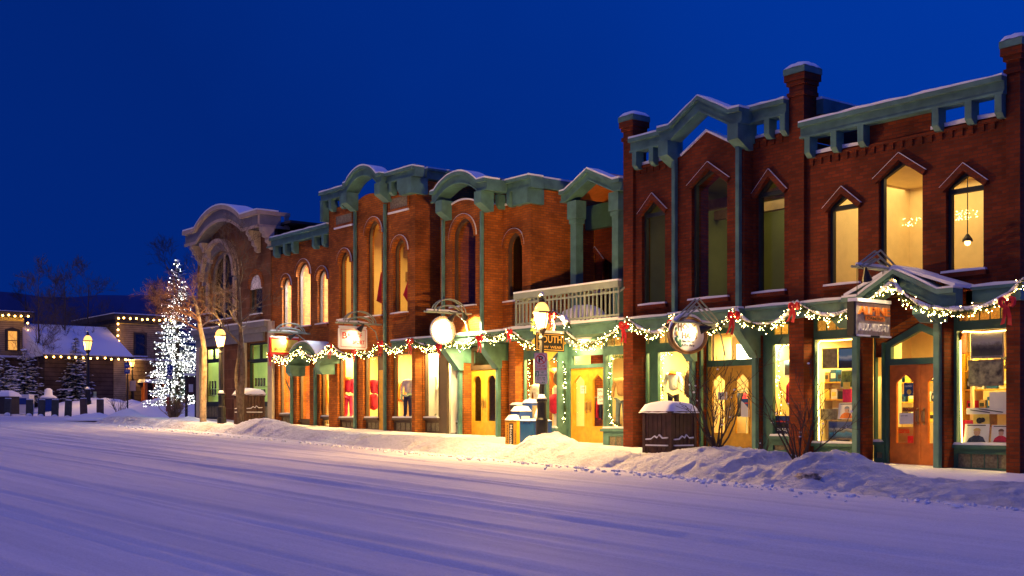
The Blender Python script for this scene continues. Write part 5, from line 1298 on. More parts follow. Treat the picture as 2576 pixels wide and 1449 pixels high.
# 6 square camera shop sign
X = PX(2282, 23.0)
r, zb = sign_root('square wooden sign with orange raised lettering on a black slab beside the entrance gable', X, 2150, 2275, 677, .38, 'tri', 22.9)
y0, y1 = yat(X, 2147), yat(X, 2238); ym = (y0 + y1) / 2; z1 = zat(X, 2195, 762); z0 = zat(X, 2195, 848); H = z1 - z0; Wd = y1 - y0
MB().box(X - .16, X + .0, y0, y1, z0, z1).build('slab', 'ink', r)
MB().box(X + .001, X + .02, y0 + .06, y1 - .01, z0 + .03, z1 - .02).build('board', 'wood_sign', r)
MB().text('ALPINE', (X + .021, y0 + .11, z0 + H * .63), RT, UP, Wd - .16, H * .24, .035, .02).build('lettering', 'ink_orange', r)
MB().box(X + .021, X + .04, y0 + Wd * .28, y0 + Wd * .82, z0 + H * .47, z0 + H * .61).build('orange_plate', 'ink_orange', r)
MB().text('CAMERA', (X + .041, y0 + Wd * .32, z0 + H * .50), RT, UP, Wd * .46, H * .08, .004, .01).build('plate_lettering', 'cloth_brown', r)
MB().text('AUDIO-VIDEO-TV', (X + .021, y0 + .12, z0 + H * .16), RT, UP, Wd - .2, H * .23, .03, .015).build('lower_lettering', 'white_rose', r)
MB().box(X - .15, X + .05, y0 + .01, y1 - .01, z1 + .001, z1 + .07).box(X + .021, X + .06, y0 + .07, y0 + Wd * .4, z0 + .0, z0 + .035).box(X + .021, X + .06, y0 + Wd * .7, y1 - .02, z0 + .0, z0 + .035).build('snow', 'snow', r)
hang(r, X - .06, (y0 + .2, y1 - .15), z1, zb)
spot_shade(r, X, yat(X, 2156), zb - .12, ym, zc - .1 if False else (z0 + z1) / 2, .22, 80)
spot_shade(r, X, yat(X, 2235), zb - .14, ym - .3, (z0 + z1) / 2, .25, 80)
# ================================================================== STREET LAMPS
def street_lamp(label, u, vb, Y, H, lean=0.0, gm='lamp_glass', e=0, base_z=None):
    x = PX(u, Y); zb = base_z if base_z is not None else PZ(u, vb, Y)
    r = thing('street_lamp', label, 'street lamp', (x, Y, zb), 'black lantern street lamps')
    k = H / 3.45
    def S(p): return [(a * k, b * k) for a, b in p]
    m = MB().lathe(S([(.17, -.3), (.17, .12), (.15, .18), (.15, .55), (.12, .60), (.115, .98), (.135, 1.0), (.135, 1.05), (.085, 1.12), (.07, 1.16)]), n=12)
    m.build('base', 'black', r, local=True)
    MB().lathe(S([(.068, 1.15), (.058, 2.52), (.075, 2.54), (.075, 2.58), (.055, 2.60), (.055, 2.66), (.115, 2.76), (.12, 2.80)]), n=10).build('post', 'black', r, local=True)
    g = MB().lathe(S([(.105, 2.802), (.185, 3.16)]), n=6); g.build('lantern_glass', gm, r, local=True)
    f = MB()
    for i in range(6):
        t = 2 * math.pi * i / 6
        f.tube([(.108 * k * math.cos(t), .108 * k * math.sin(t), 2.80 * k), (.19 * k * math.cos(t), .19 * k * math.sin(t), 3.165 * k)], .012 * k, 4)
    f.lathe(S([(.20, 3.161), (.225, 3.165), (.225, 3.205), (.2, 3.21)]), n=12)
    f.build('lantern_frame', 'black', r, local=True)
    MB().lathe(S([(.185, 3.211), (.175, 3.29), (.13, 3.38), (.07, 3.43), (.02, 3.44)]), n=12).build('lantern_dome', 'lamp_dome', r, smooth=True, local=True)
    MB().lathe(S([(.05, 3.435), (.075, 3.45), (.075, 3.49), (.04, 3.52), (.05, 3.56), (.01, 3.62)]), n=8).build('finial', 'black', r, local=True)
    MB().lathe(S([(.14, 1.055), (.10, 1.10), (.02, 1.28)]), n=10).build('snow', 'snow', r, smooth=True, local=True)
    MB().lathe(S([(.07, 3.60), (.05, 3.66), (.01, 3.70)]), n=8).build('snow', 'snow', r, smooth=True, local=True)
    if lean: r.rotation_euler = (0, R(lean), 0)
    if e: light('POINT', 'lamp_light', (x + (-.05), Y - .26 * k, zb + 2.98 * k), e, (1, .57, .16), .10)
    return r
M['lamp_dome'] = emis('lit_lantern_dome', (1.0, 0.48, 0.12), 2.2)
LAMP1 = street_lamp('black street lamp with a glowing lantern and two parking signs, nearest the camera', 1363, 1112, 19.1, 3.42, 0, e=2700)
LAMP2 = street_lamp('leaning black street lamp between the pale tree trunk and the stone building', 558, 1062, 19.0, 3.35, -2.0, e=1000)
for ch in LAMP1.children: pass
# banners folded on the second lamp
bx = AT(545, 930, 19.0)
MB().box(bx.x - .12, bx.x + .3, 18.97, 19.03, bx.z - .75, bx.z - .08).box(bx.x - .1, bx.x + .28, 18.97, 19.03, bx.z - .05, bx.z + .45).build('banner_plate', 'ink', LAMP2) if False else None
# parking signs on the nearest lamp: turned towards the road
def facing_sign(name, label, cat, c, w, h, yaw, m='white', rad=.02, group=None):
    r = thing(name, label, cat, tuple(c), group)
    r.rotation_euler = (0, 0, yaw)
    MB().prism([(-w / 2 + rad, -h / 2), (w / 2 - rad, -h / 2), (w / 2, -h / 2 + rad), (w / 2, h / 2 - rad), (w / 2 - rad, h / 2), (-w / 2 + rad, h / 2), (-w / 2, h / 2 - rad), (-w / 2, -h / 2 + rad)], -.006, .006, 'y').build('plate', m, r, local=True)
    return r
def border(w, h, t=.006, i=.014, y=-.0095):
    m = MB()
    for (a, b, c, d) in ((-w / 2 + i, w / 2 - i, -h / 2 + i, -h / 2 + i + t), (-w / 2 + i, w / 2 - i, h / 2 - i - t, h / 2 - i), (-w / 2 + i, -w / 2 + i + t, -h / 2 + i + t, h / 2 - i - t), (w / 2 - i - t, w / 2 - i, -h / 2 + i + t, h / 2 - i - t)): m.box(a, b, y, -.0065, c, d)
    return m
RX = Vector((1, 0, 0))
M['sign_pink'] = mat('sign_face', (0.62, 0.56, 0.56), 0.5, var=0.05)
yaw = R(52)
c = AT(1360.5, 910, 18.88); w, h = .315, .43
r = facing_sign('parking_sign', 'no parking sign with a red barred circle on the nearest lamp post, the upper one', 'sign', c, w, h, yaw, 'sign_pink')
n = 28; rg = MB(); vs = []; fs = []
for q in (.125, .105):
    vs += [(q * math.cos(2 * math.pi * i / n), -.0095, .06 + q * math.sin(2 * math.pi * i / n)) for i in range(n)]
rg.add(vs, [(i, (i + 1) % n, n + (i + 1) % n, n + i) for i in range(n)])
rg.add([(-.085, -.0105, .13), (-.07, -.0105, .145), (.085, -.0105, -.01), (.07, -.0105, -.025)], [(0, 1, 2, 3)])
rg.build('red_ring', 'ink_red', r, local=True)
border(w, h).build('border_line', 'ink_red', r, local=True)
MB().text('P', (-.055, -.0065, -.02), RX, UP, .11, .16, .002, .025).build('lettering', 'ink', r, local=True)
MB().text('2:00 AM', (-.10, -.0065, -.125), RX, UP, .2, .045, .002, .01).text('TO 6:00 AM', (-.125, -.0065, -.19), RX, UP, .25, .045, .002, .01).build('lettering', 'ink_red', r, local=True)
c = AT(1361, 949, 18.88); h = .33
r = facing_sign('parking_sign', 'three hour parking sign with a green number square, just under the no parking sign', 'sign', c, w, h, yaw, 'sign_pink')
border(w, h).build('border_line', 'ink_green', r, local=True)
MB().box(-.14, -.055, -.0095, -.0065, .02, .14).build('number_square', 'ink_green', r, local=True)
MB().text('3', (-.12, -.0097, .04), RX, UP, .05, .08, .002, .02).build('number', 'white', r, local=True)
MB().text('HR', (-.0, -.0065, .09), RX, UP, .07, .045, .002, .01).text('PARKING', (-.045, -.0065, .03), RX, UP, .18, .04, .002, .01).text('8:00 AM', (-.09, -.0065, -.035), RX, UP, .18, .04, .002, .01).text('TO 11 PM', (-.1, -.0065, -.085), RX, UP, .2, .04, .002, .01).text('DEC - MAR', (-.1, -.0065, -.14), RX, UP, .2, .035, .002, .01).build('lettering', 'ink_green', r, local=True)
# ================================================================== LITTER BINS
def bin_(label, u, Y, vb, w=.78, d=.74, h=.98, yaw=0, z=None):
    x = PX(u, Y); zb = z if z is not None else PZ(u, vb, Y)
    r = thing('litter_bin', label, 'litter bin', (x, Y, zb), 'boarded litter bins with snow caps'); r.rotation_euler = (0, 0, yaw)
    n = 6
    for sgn, ax in ((-1, 0), (1, 0), (-1, 1), (1, 1)):
        m = MB(); L = w if ax == 0 else d; o = (d if ax == 0 else w) / 2
        for i in range(n):
            a = -L / 2 + L * i / n + .008; b = -L / 2 + L * (i + 1) / n - .008
            if ax == 0: m.box(a, b, sgn * o - .02, sgn * o + .02, -.25, h)
            else: m.box(sgn * o - .02, sgn * o + .02, a, b, -.25, h)
        m.build('side_boards', 'wood_dark', r, local=True)
    m = MB()
    for sx_ in (-1, 1):
        for sy_ in (-1, 1): m.box(sx_ * w / 2 - .04, sx_ * w / 2 + .04, sy_ * d / 2 - .04, sy_ * d / 2 + .04, -.25, h + .002)
    m.build_each('corner_post', 'wood_dark', r, local=True)
    MB().box(-w / 2 + .03, w / 2 - .03, -d / 2 + .03, d / 2 - .03, -.2, h - .02).build('liner', 'ink', r, local=True)
    MB().box(-w / 2 - .09, w / 2 + .09, -d / 2 - .09, d / 2 + .09, h + .004, h + .05).build('lid', 'wood_dark', r, local=True)
    k = 10; vs = []; fs = []
    for j in range(k + 1):
        for i in range(k + 1):
            a = -1 + 2 * i / k; b = -1 + 2 * j / k
            q = max(0, 1 - max(abs(a), abs(b)) ** 2.2)
            vs.append((a * (w / 2 + .10 + .02 * noise.noise((a * 3, b * 3, 2))), b * (d / 2 + .10 + .02 * noise.noise((a * 3, b * 3, 5))), h + .045 + .24 * q ** .55 + .02 * noise.noise((a * 2, b * 2, 9)) - (.03 if max(abs(a), abs(b)) > .99 else 0)))
    for j in range(k):
        for i in range(k): fs.append((j * (k + 1) + i, j * (k + 1) + i + 1, (j + 1) * (k + 1) + i + 1, (j + 1) * (k + 1) + i))
    MB().add(vs, fs).build('snow', 'snow', r, smooth=True, local=True)
    # mountain relief ledges with caught snow
    for (ax, sgn) in ((0, -1), (1, 1)):
        L = w if ax == 0 else d; o = sgn * ((d if ax == 0 else w) / 2 + .022)
        prof = [(-L / 2 + .06, .40), (-L * .2, .41), (-L * .08, .47), (.02, .43), (L * .1, .50), (L * .22, .43), (L / 2 - .06, .44)]
        m = MB(); s = MB()
        for (zo, th, mm) in ((0, .03, m), (-.16, .03, m)):
            pts = [(p[0], (p[1] if zo == 0 else .43) + zo) for p in prof]
            if ax == 0: mm.strip(pts, th, o - .03, o, True); s.strip([(p[0], p[1] + .03) for p in pts], .03, o - .028, o, True)
            else:
                mm2 = MB().strip(pts, th, o, o + .03, True); mm.add([(v[1], v[0], v[2]) for v in mm2.v], mm2.f)
                s2 = MB().strip([(p[0], p[1] + .03) for p in pts], .03, o, o + .028, True); s.add([(v[1], v[0], v[2]) for v in s2.v], s2.f)
        m.build('relief_ledge', 'wood_dark', r, local=True); s.build('snow', 'snow', r, local=True)
    return r
bin_('large dark boarded litter bin under a thick snow cap, left of the bare shrub', 1684, 19.55, 1152, yaw=R(2))
bin_('dark boarded litter bin beside the twin stemmed tree at the stone building', 627, 20.6, 1056, .8, .75, .9)
# ================================================================== NEWSPAPER BOXES
def nbox(name, label, u0, u1, vt, vb, Y, dep, m, snow=.12, group='newspaper boxes by the nearest street lamp'):
    x0, x1 = PX(u0, Y), PX(u1, Y); um = (u0 + u1) / 2; zt, zb = PZ(um, vt, Y), PZ(um, vb, Y)
    r = thing(name, label, 'newspaper box', ((x0 + x1) / 2, Y + dep / 2, zb), group)
    b = MB().box(x0, x1, Y, Y + dep, zb - .25, zt); b.build('body', m, r)
    if snow:
        k = 6; vs = []; fs = []
        for j in range(k + 1):
            for i in range(k + 1):
                a = -1 + 2 * i / k; e_ = -1 + 2 * j / k; q = max(0, 1 - max(abs(a), abs(e_)) ** 3)
                vs.append(((x0 + x1) / 2 + a * ((x1 - x0) / 2 + .015), Y + dep / 2 + e_ * (dep / 2 + .015), zt + .003 + snow * q ** .5 + .01 * random.random()))
        for j in range(k):
            for i in range(k): fs.append((j * (k + 1) + i, j * (k + 1) + i + 1, (j + 1) * (k + 1) + i + 1, (j + 1) * (k + 1) + i))
        MB().add(vs, fs).build('snow', 'snow', r, smooth=True)
    return r, x0, x1, zb, zt
r, x0, x1, zb_, zt_ = nbox('newspaper_box', 'big blue steel newspaper cabinet next to the nearest lamp post', 1308, 1340, 1059, 1121, 19.3, .62, 'teal', .05)
MB().box(x1 + .001, x1 + .012, 19.36, 19.86, zb_ + .1, zt_ - .08).build('door_panel', 'blue', r)
MB().ball((x0 + .15, 19.298, zt_ - .05), .018).ball((x0 + .38, 19.298, zt_ - .05), .018).build('rivet', 'ink', r)
MB().lathe([(.16, 0), (.10, .16), (.02, .36)], (x1 - .12, 19.6, zt_ + .03), 9).build('snow_heap', 'snow', r, smooth=True)
r, x0, x1, zb_, zt_ = nbox('newspaper_box', 'tall narrow blue newspaper box standing behind the big blue cabinet', 1314, 1336, 1014, 1100, 20.15, .34, 'blue', .10)
MB().box(x1 + .001, x1 + .01, 20.19, 20.45, zt_ - .42, zt_ - .06).build('display_window', 'panel', r)
r, x0, x1, zb_, zt_ = nbox('newspaper_box', 'blue newspaper box on a thin pedestal, leaning left of the cabinet', 1286, 1308, 1035, 1078, 19.55, .36, 'blue', .14)
MB().box((x0 + x1) / 2 + .0, (x0 + x1) / 2 + .16, 19.66, 19.80, zb_ - .9, zb_ - .251).build('pedestal', 'blue', r)
MB().box(x1 + .001, x1 + .01, 19.60, 19.86, zb_ + .02, zt_ - .12).build('display_window', 'white', r)
r, x0, x1, zb_, zt_ = nbox('newspaper_box', 'yellow newspaper box with vertical black and white lettering', 1271, 1300, 1058, 1122, 19.45, .45, 'yellow_box', .16)
w_ = x1 - x0
MB().box(x0 + w_ * .36, x0 + w_ * .72, 19.444, 19.449, zb_ - .05, zt_ - .07).build('black_panel', 'ink', r)
MB().text('Mountain', (x0 + w_ * .43, 19.443, zt_ - .11), (0, 0, -1), (1, 0, 0), .60, w_ * .20, .002, .01).build('lettering', 'white', r)
MB().text('county c', (x0 + w_ * .10, 19.448, zt_ - .11), (0, 0, -1), (1, 0, 0), .60, w_ * .16, .002, .01).text('county c', (x0 + w_ * .79, 19.448, zt_ - .25), (0, 0, -1), (1, 0, 0), .5, w_ * .14, .002, .01).build('dark_lettering', 'ink', r)
r, x0, x1, zb_, zt_ = nbox('newspaper_box', 'dark newspaper box at the back, behind the blue pedestal box', 1283, 1297, 1019, 1085, 20.6, .4, 'ink', .07)
# ================================================================== TREES
def branch_tree(root, base, height, r0, seed, depth=4, lean=(0, 0), bark='bark', spread=.55, start=.35, kids=7, up=.55, twigr=.006, trunkpts=None, snow=False, blen=.38):
    rnd = random.Random(seed)
    tr = MB(); br = MB(); sn = MB()
    if trunkpts is None:
        trunkpts = []
        n = 9
        for i in range(n + 1):
            t = i / n
            trunkpts.append((Vector((base.x + lean[0] * t + .06 * height * .12 * rnd.uniform(-1, 1) * t, base.y + lean[1] * t + .04 * rnd.uniform(-1, 1), base.z + height * t)), r0 * (1 - t) ** .8 + .008))
    P = [Vector(p) for p, r in trunkpts]; RR = [r for p, r in trunkpts]
    tr.tube(P, RR, 8)
    def grow_(p, d, L, r, k):
        n = 5; pts = [p.copy()]; rs = [r]; q = p.copy(); dd = d.copy()
        for i in range(n):
            dd = (dd + Vector((rnd.uniform(-.28, .28), rnd.uniform(-.28, .28), rnd.uniform(-.10, .26) * up))).normalized()
            q = q + dd * L / n; pts.append(q.copy()); rs.append(max(twigr * .6, r * (1 - (i + 1) / n * .75)))
            if k > 0 and i >= 1:
                for _ in range(rnd.choice((1, 1, 2))):
                    a = dd.cross(Vector((rnd.uniform(-1, 1), rnd.uniform(-1, 1), rnd.uniform(-1, 1)))).normalized()
                    grow_(q, (dd * .75 + a * .65 + Vector((0, 0, .2 * up))).normalized(), L * rnd.uniform(.45, .65), max(twigr, rs[-1] * .65), k - 1)
        br.tube(pts, rs, 4 if k < 2 else 5, cap=False)
        if snow and k >= depth - 2 and d.z < .85:
            sn.tube([v + Vector((0, 0, rs[j] * .9)) for j, v in enumerate(pts)], [max(.006, x * .8) for x in rs], 4, cap=False)
    m = len(P)
    for i in range(kids):
        t = start + (1 - start) * (i + .5 * rnd.random()) / kids
        f = t * (m - 1); j = min(int(f), m - 2); p = P[j].lerp(P[j + 1], f - j); r = RR[j] + (RR[j + 1] - RR[j]) * (f - j)
        az = rnd.uniform(0, 6.28)
        d = Vector((math.cos(az) * spread, math.sin(az) * spread, 1 - spread + .15)).normalized()
        grow_(p, d, height * blen * (1.15 - .6 * t), max(twigr, r * .5), depth - 1)
    tr.build('trunk', bark, root, smooth=True)
    if br.v: br.build('branches', bark if bark != 'bark_pale' else 'bark_limb', root)
    if sn.v: sn.build('snow', 'snow', root)
M['bark_limb'] = mat('aspen_limb_bark', (0.17, 0.080, 0.042), 0.8, var=0.4, vscale=6)
# pale trunk next to the second lamp
p = AT(511, 1066, 19.4)
t = thing('bare_tree', 'bare tree with a pale lamp lit trunk, left of the leaning street lamp', 'tree', tuple(p))
tp = []
for (u, v, r) in ((511, 1070, .14), (511, 1040, .125), (512, 980, .118), (514, 920, .11), (514, 880, .10), (509, 850, .095), (503, 822, .085), (500, 800, .075), (495, 775, .06), (490, 755, .045)):
    tp.append((AT(u, v, 19.4), r))
branch_tree(t, p, 4.2, .13, 11, depth=4, bark='bark_pale', spread=.85, start=.62, kids=11, up=.15, trunkpts=tp, blen=.50, twigr=.0048)
p = AT(607, 1058, 20.0)
t = thing('bare_tree', 'bare grey tree with two twisted stems in front of the stone building', 'tree', tuple(p))
tp = [(AT(u, v, 20.0), r) for u, v, r in ((606, 1060, .12), (607, 1000, .11), (611, 940, .10), (610, 890, .095), (606, 850, .085), (604, 800, .07), (602, 740, .055), (598, 690, .04), (594, 650, .025))]
branch_tree(t, p, 6.2, .12, 5, depth=4, bark='bark', spread=.75, start=.42, kids=11, up=.45, trunkpts=tp, blen=.34, twigr=.0045)
MB().tube([AT(u, v, 19.92) for u, v in ((603, 1060), (600, 1000), (594, 955), (595, 930), (600, 900), (601, 860))], [.085, .08, .07, .06, .05, .035], 7).build('trunk', 'bark', t, smooth=True)
# background aspens
for i, (u, vt, vb, a, lab) in enumerate(((97, 700, 1030, 92, 'tall bare aspen rising behind the leftmost snowy conifers'), (139, 705, 1010, 100, 'slim bare aspen just right of the leftmost tall aspen'), (163, 692, 1020, 96, 'straight bare aspen in the middle of the group left of the far lamp'),
    (222, 690, 1015, 100, 'tall bare aspen directly behind the far street lamp'), (388, 860, 1018, 82, 'small bare street tree lit orange beside the glowing fir tree'))):
    p = ATA(u, vb, a); h = (vb - vt) / FL * a
    t = thing('bare_tree', lab, 'tree', tuple(p), 'bare trees in the square on the left')
    branch_tree(t, p, h, .12 if i < 4 else .07, 20 + i, depth=4 if i < 4 else 3, bark='bark' if i < 4 else 'bark_limb', spread=.52, start=.22, kids=13 if i < 4 else 6, up=.55, blen=.22 if i < 4 else .35, twigr=.008)
for i, (u, vt, vb, a, lab) in enumerate(((395, 745, 1000, 106, 'big dark bare tree crown behind the glowing fir tree'), (440, 640, 1000, 110, 'tallest dark bare tree, reaching above the tip of the glowing fir'), (65, 730, 1005, 112, 'faint bare tree in front of the leftmost gabled house'))):
    p = ATA(u, vb, a); h = (vb - vt) / FL * a
    t = thing('bare_tree', lab, 'tree', tuple(p), 'bare trees in the square on the left')
    branch_tree(t, p, h, .2, 40 + i, depth=4, bark='twig', spread=.55, start=.25, kids=(12, 12, 7)[i], up=.5, blen=(.26, .26, .2)[i], twigr=.009)
# ------------------------------------------------------------------ conifers
def flat_tuft(s, c, d, d2, r):
    a = d * r * 1.3; b = d2 * r; u = Vector((0, 0, r * .38))
    s.add([c + a, c - a, c + b, c - b, c + u, c - u * .5], [(0, 2, 4), (2, 1, 4), (1, 3, 4), (3, 0, 4), (2, 0, 5), (1, 2, 5), (3, 1, 5), (0, 3, 5)])
def conifer(label, base, H, Rb, seed, lit=False, cat='fir tree', group=None):
    rnd = random.Random(seed)
    r = thing('fir_tree', label, cat, tuple(base), group)
    MB().tube([base, base + Vector((0, 0, H * .95))], [H * .022, .02], 7).build('trunk', 'bark', r)
    f = MB(); s = MB(); b = []
    lv = int(H * 5.5)
    for i in range(lv):
        t = (i + .5) / lv
        z0_ = H * (.05 + .95 * t)
        R_ = Rb * (1 - t) ** .85 * (1 + .12 * math.sin(i * 2.1))
        n = max(4, int(11 * (1 - t) + 4))
        for k in range(n):
            az = 6.283 * k / n + rnd.random() * 6
            L = R_ * rnd.uniform(.65, 1.18) + .05
            d = Vector((math.cos(az), math.sin(az), -.22 + .5 * t * t))
            d2 = Vector((-math.sin(az), math.cos(az), 0))
            z = z0_ + rnd.uniform(-.5, .5) * H / lv; p0 = base + Vector((0, 0, z))
            m = max(2, int(L / .16))
            for j in range(m):
                q = p0 + d * L * ((j + 1) / m)
                q.z += .10 * L * ((j + 1) / m) ** 2
                w = .21 * (1.2 - .7 * (j + 1) / m)
                for sg in (-1, 1):
                    e_ = (d * .5 + d2 * sg * .9 + Vector((0, 0, rnd.uniform(-.35, .15)))).normalized() * w * rnd.uniform(.8, 1.6)
                    c = d * .05
                    f.add([q - c, q + c, q + e_ + c * .6, q + e_ - c * .6], [(0, 1, 2, 3)])
                if rnd.random() < .60:
                    flat_tuft(s, q + Vector((rnd.uniform(-.06, .06), rnd.uniform(-.06, .06), .03)), d, d2, rnd.uniform(.07, .15))
                if lit and rnd.random() < .85 * (.4 + j / m): b.append(q + Vector((rnd.uniform(-.09, .09), rnd.uniform(-.09, .09), rnd.uniform(-.08, .10))))
    f.build('foliage', 'needle_blue' if not lit else 'needle', r)
    s.build('snow', 'snow', r)
    if lit:
        m = MB()
        for q in b: m.octa(q, rnd.uniform(.015, .027))
        m.build('light_string', 'bulb_white', r)
    return r
M['needle_blue'] = mat('spruce_needles', (0.030, 0.048, 0.045), 0.7, var=0.5, vscale=8)
p = ATA(447, 1030, 72)
conifer('tall fir tree covered in snow and hundreds of white lights, left of the stone building', p, 375 / FL * 72, 1.7, 3, lit=True)
for (u, vt, vb, a, Rb, lab) in ((8, 900, 1015, 86, 1.6, 'snowy dark fir cut by the left picture edge'), (62, 880, 1015, 90, 1.9, 'wide snowy fir behind the white newspaper box'), (108, 850, 1015, 94, 2.2, 'broad tall snowy fir in the middle of the left firs'), (190, 850, 1012, 92, 1.35, 'narrow snowy fir just left of the far street lamp')):
    p = ATA(u, vb, a); conifer(lab, p, (vb - vt) / FL * a, Rb, int(u), group='snowy firs in the square')
# ------------------------------------------------------------------ shrubs
def shrub(label, u, v, Y, n, H, seed, m='twig', spread=.5, snow=True, fine=3):
    rnd = random.Random(seed); p = AT(u, v, Y)
    p.z = bank_z(p.x, p.y) - .04 if 16 < Y < 20.6 else p.z
    r = thing('bare_shrub', label, 'shrub', tuple(p))
    b = MB(); s = MB()
    def g(q, d, L, rad, k):
        pts = [q.copy()]; rs = [rad]; dd = d.copy()
        for i in range(5):
            dd = (dd + Vector((rnd.uniform(-.2, .2), rnd.uniform(-.2, .2), rnd.uniform(-.05, .16)))).normalized()
            q = q + dd * L / 5; pts.append(q.copy()); rs.append(max(.0052, rad * (1 - .15 * (i + 1))))
            if k and i > 0 and rnd.random() < .75:
                a = dd.cross(Vector((rnd.uniform(-1, 1), rnd.uniform(-1, 1), rnd.uniform(-1, 1)))).normalized()
                g(q, (dd * .8 + a * .6).normalized(), L * rnd.uniform(.4, .6), rs[-1] * .6, k - 1)
            if snow and rnd.random() < .05 * (1 if k else .0): s.ball(q + Vector((0, 0, .015)), rnd.uniform(.014, .034), rnd.uniform(.014, .034), rnd.uniform(.012, .03), 5, 3)
        b.tube(pts, rs, 4, cap=False)
    for i in range(n):
        az = 6.283 * i / n + rnd.random(); sp = rnd.uniform(.15, 1) * spread
        g(p + Vector((.08 * math.cos(az), .08 * math.sin(az), 0)), Vector((sp * math.cos(az), sp * math.sin(az), 1)).normalized(), H * rnd.uniform(.6, 1.05), .021, fine - 1)
    b.build('stems', m, r)
    if s.v: s.build('snow', 'snow', r)
    return r
shrub('big bare shrub with upright stems in the bank, right of the large litter bin', 1802, 1132, 18.75, 13, 1.4, 4, spread=.55)
shrub('sprawling bare shrub in the bank left of the camera shop window', 2012, 1140, 18.6, 10, 1.3, 9, spread=.75)
shrub('few thin dead stems poking from the bank between the two bare shrubs', 1918, 1118, 18.8, 4, .32, 12, spread=.5, fine=2)
M['grass_tan'] = mat('dry_tan_stems', (0.30, 0.19, 0.09), 0.8, var=0.4)
M['twig_far'] = M['twig']
shrub('round tan bush at the street corner, left of the pale tree trunk', 437, 1056, 21.5, 60, .95, 3, m='grass_tan', spread=.75, snow=False, fine=2)
shrub('thin dry weed clump beside the road sign post', 300, 1046, 23.5, 14, .9, 6, m='twig', spread=.8, snow=False, fine=2)
# ================================================================== FAR HOUSES
M['clap_tan'] = brick_mat('tan_clapboard', (0.36, 0.27, 0.15), (0.36, 0.27, 0.15), (0.18, 0.13, 0.07), bw=40, rh=.16, ms=.02, bump=.3)
M['clap_dark'] = brick_mat('brown_boards', (0.085, 0.055, 0.045), (0.085, 0.055, 0.045), (0.04, 0.025, 0.02), bw=40, rh=.32, ms=.03, bump=.4)
M['trim_dark'] = mat('dark_trim', (0.035, 0.028, 0.026), 0.6)
M['lit_win'] = emis('lit_window', (1.0, 0.45, 0.08), .9)
M['dark_pane'] = mat('dark_pane', (0.02, 0.02, 0.03), 0.1, spec=.8)
def local_house(name, label, corner_u, corner_v0, a, yaw):
    p = ATA(corner_u, corner_v0, a)
    r = thing(name, label, 'house', tuple(p)); r.rotation_euler = (0, 0, yaw)
    return r, FL / a
def bulbs_line(label, pts, sp=.42, r=.06, m='bulb_far'):
    rt = thing('light_string', label, 'light string', tuple(pts[0]), 'bulb strings on the far house eaves')
    b = MB(); acc = 0
    for p, q in zip(pts, pts[1:]):
        L = (q - p).length; n = max(1, int(L / sp))
        for i in range(n):
            c = p.lerp(q, i / n)
            b.ball(c + Vector((random.uniform(-.03, .03), random.uniform(-.03, .03), random.uniform(-.04, .04))), r, n=6, m=4)
    b.build('bulbs', m, rt)
    MB().tube(pts, .012, 4).build('cable', 'black', rt)
    return rt
# house F: tan, corner towards the camera at u = 295
a = 98.0
F_, k = local_house('clapboard_house', 'tan clapboard house with flat dark roof and bulb lit edges beside the glowing fir', 295, 1015, a, R(90))
def hz(v, a): return (HZ - v) / FL * a
zg_ = hz(1015, a)
def zl(v): return hz(v, a) - zg_
W_ = 122 / 31.3; Dp = 9.4
MB().box(0, W_, 0, Dp, -1, zl(803)).build('wall', 'clap_tan', F_, local=True)
MB().box(-.45, W_ + .4, -.45, Dp + .4, zl(803) + .003, zl(790)).box(-.2, W_ + .2, -.2, Dp, zl(812), zl(803)).build('roof', 'trim_dark', F_, local=True)
MB().box(-.4, W_ + .35, -.4, Dp + .35, zl(790) + .003, zl(787.5)).build('snow', 'snow', F_, local=True)
MB().box(0, W_, -.06, -.002, zl(814), zl(804)).build('frieze', 'yellow_sign', F_, local=True)
x0, x1 = 46 / 31.3, 70 / 31.3
wf = MB().plate(wshape('rect', x0 - .15, x1 + .15, zl(893), 0, zl(834)), [wshape('rect', x0, x1, zl(889), 0, zl(839))], -.08, -.002).build('window', 'trim_dark', F_, local=True)
MB().sheet(wshape('rect', x0, x1, zl(889), 0, zl(839)), -.02).build('pane', 'dark_pane', wf, local=True)
MB().box(x0 - .2, x1 + .2, -.16, -.003, zl(896), zl(893)).build('sill', 'snow', wf, local=True)
MB().box(-.3, W_ + .3, -1.6, -.07, zl(905), zl(902)).build('ledge', 'snow', F_, local=True)
MB().box(0, W_, -.05, -.003, -1, zl(906)).build('lower_wall', 'clap_dark', F_, local=True)
MB().box(W_ * .42, W_ * .9, -1.5, -.06, zl(962), zl(958)).box(W_ * .44, W_ * .88, -1.45, -.055, zl(957.8), zl(954)).build('porch_roof', 'snow', F_, local=True)
for t_ in (.46, .66, .86): MB().box(W_ * t_ - .12, W_ * t_ + .12, -1.4, -1.16, -1, zl(962.2)).build('porch_post', 'oak_red', F_, local=True)
MB().box(W_ * .5, W_ * .62, -.12, -.056, -1, zl(972)).build('door', 'oak_red', F_, local=True)
rotF = Matrix.Translation(F_.location) @ Matrix.Rotation(R(90), 4, 'Z')
def LF(x, y, z): return rotF @ Vector((x, y, z))
bulbs_line('bulb string along the flat roof edge of the tan house and down its corner', [LF(W_ + .3, -.5, zl(801)), LF(-.1, -.5, zl(801)), LF(-.1, -.5, zl(889)), LF(-.1 + .6, -.6, zl(893))], r=.075, sp=.45)
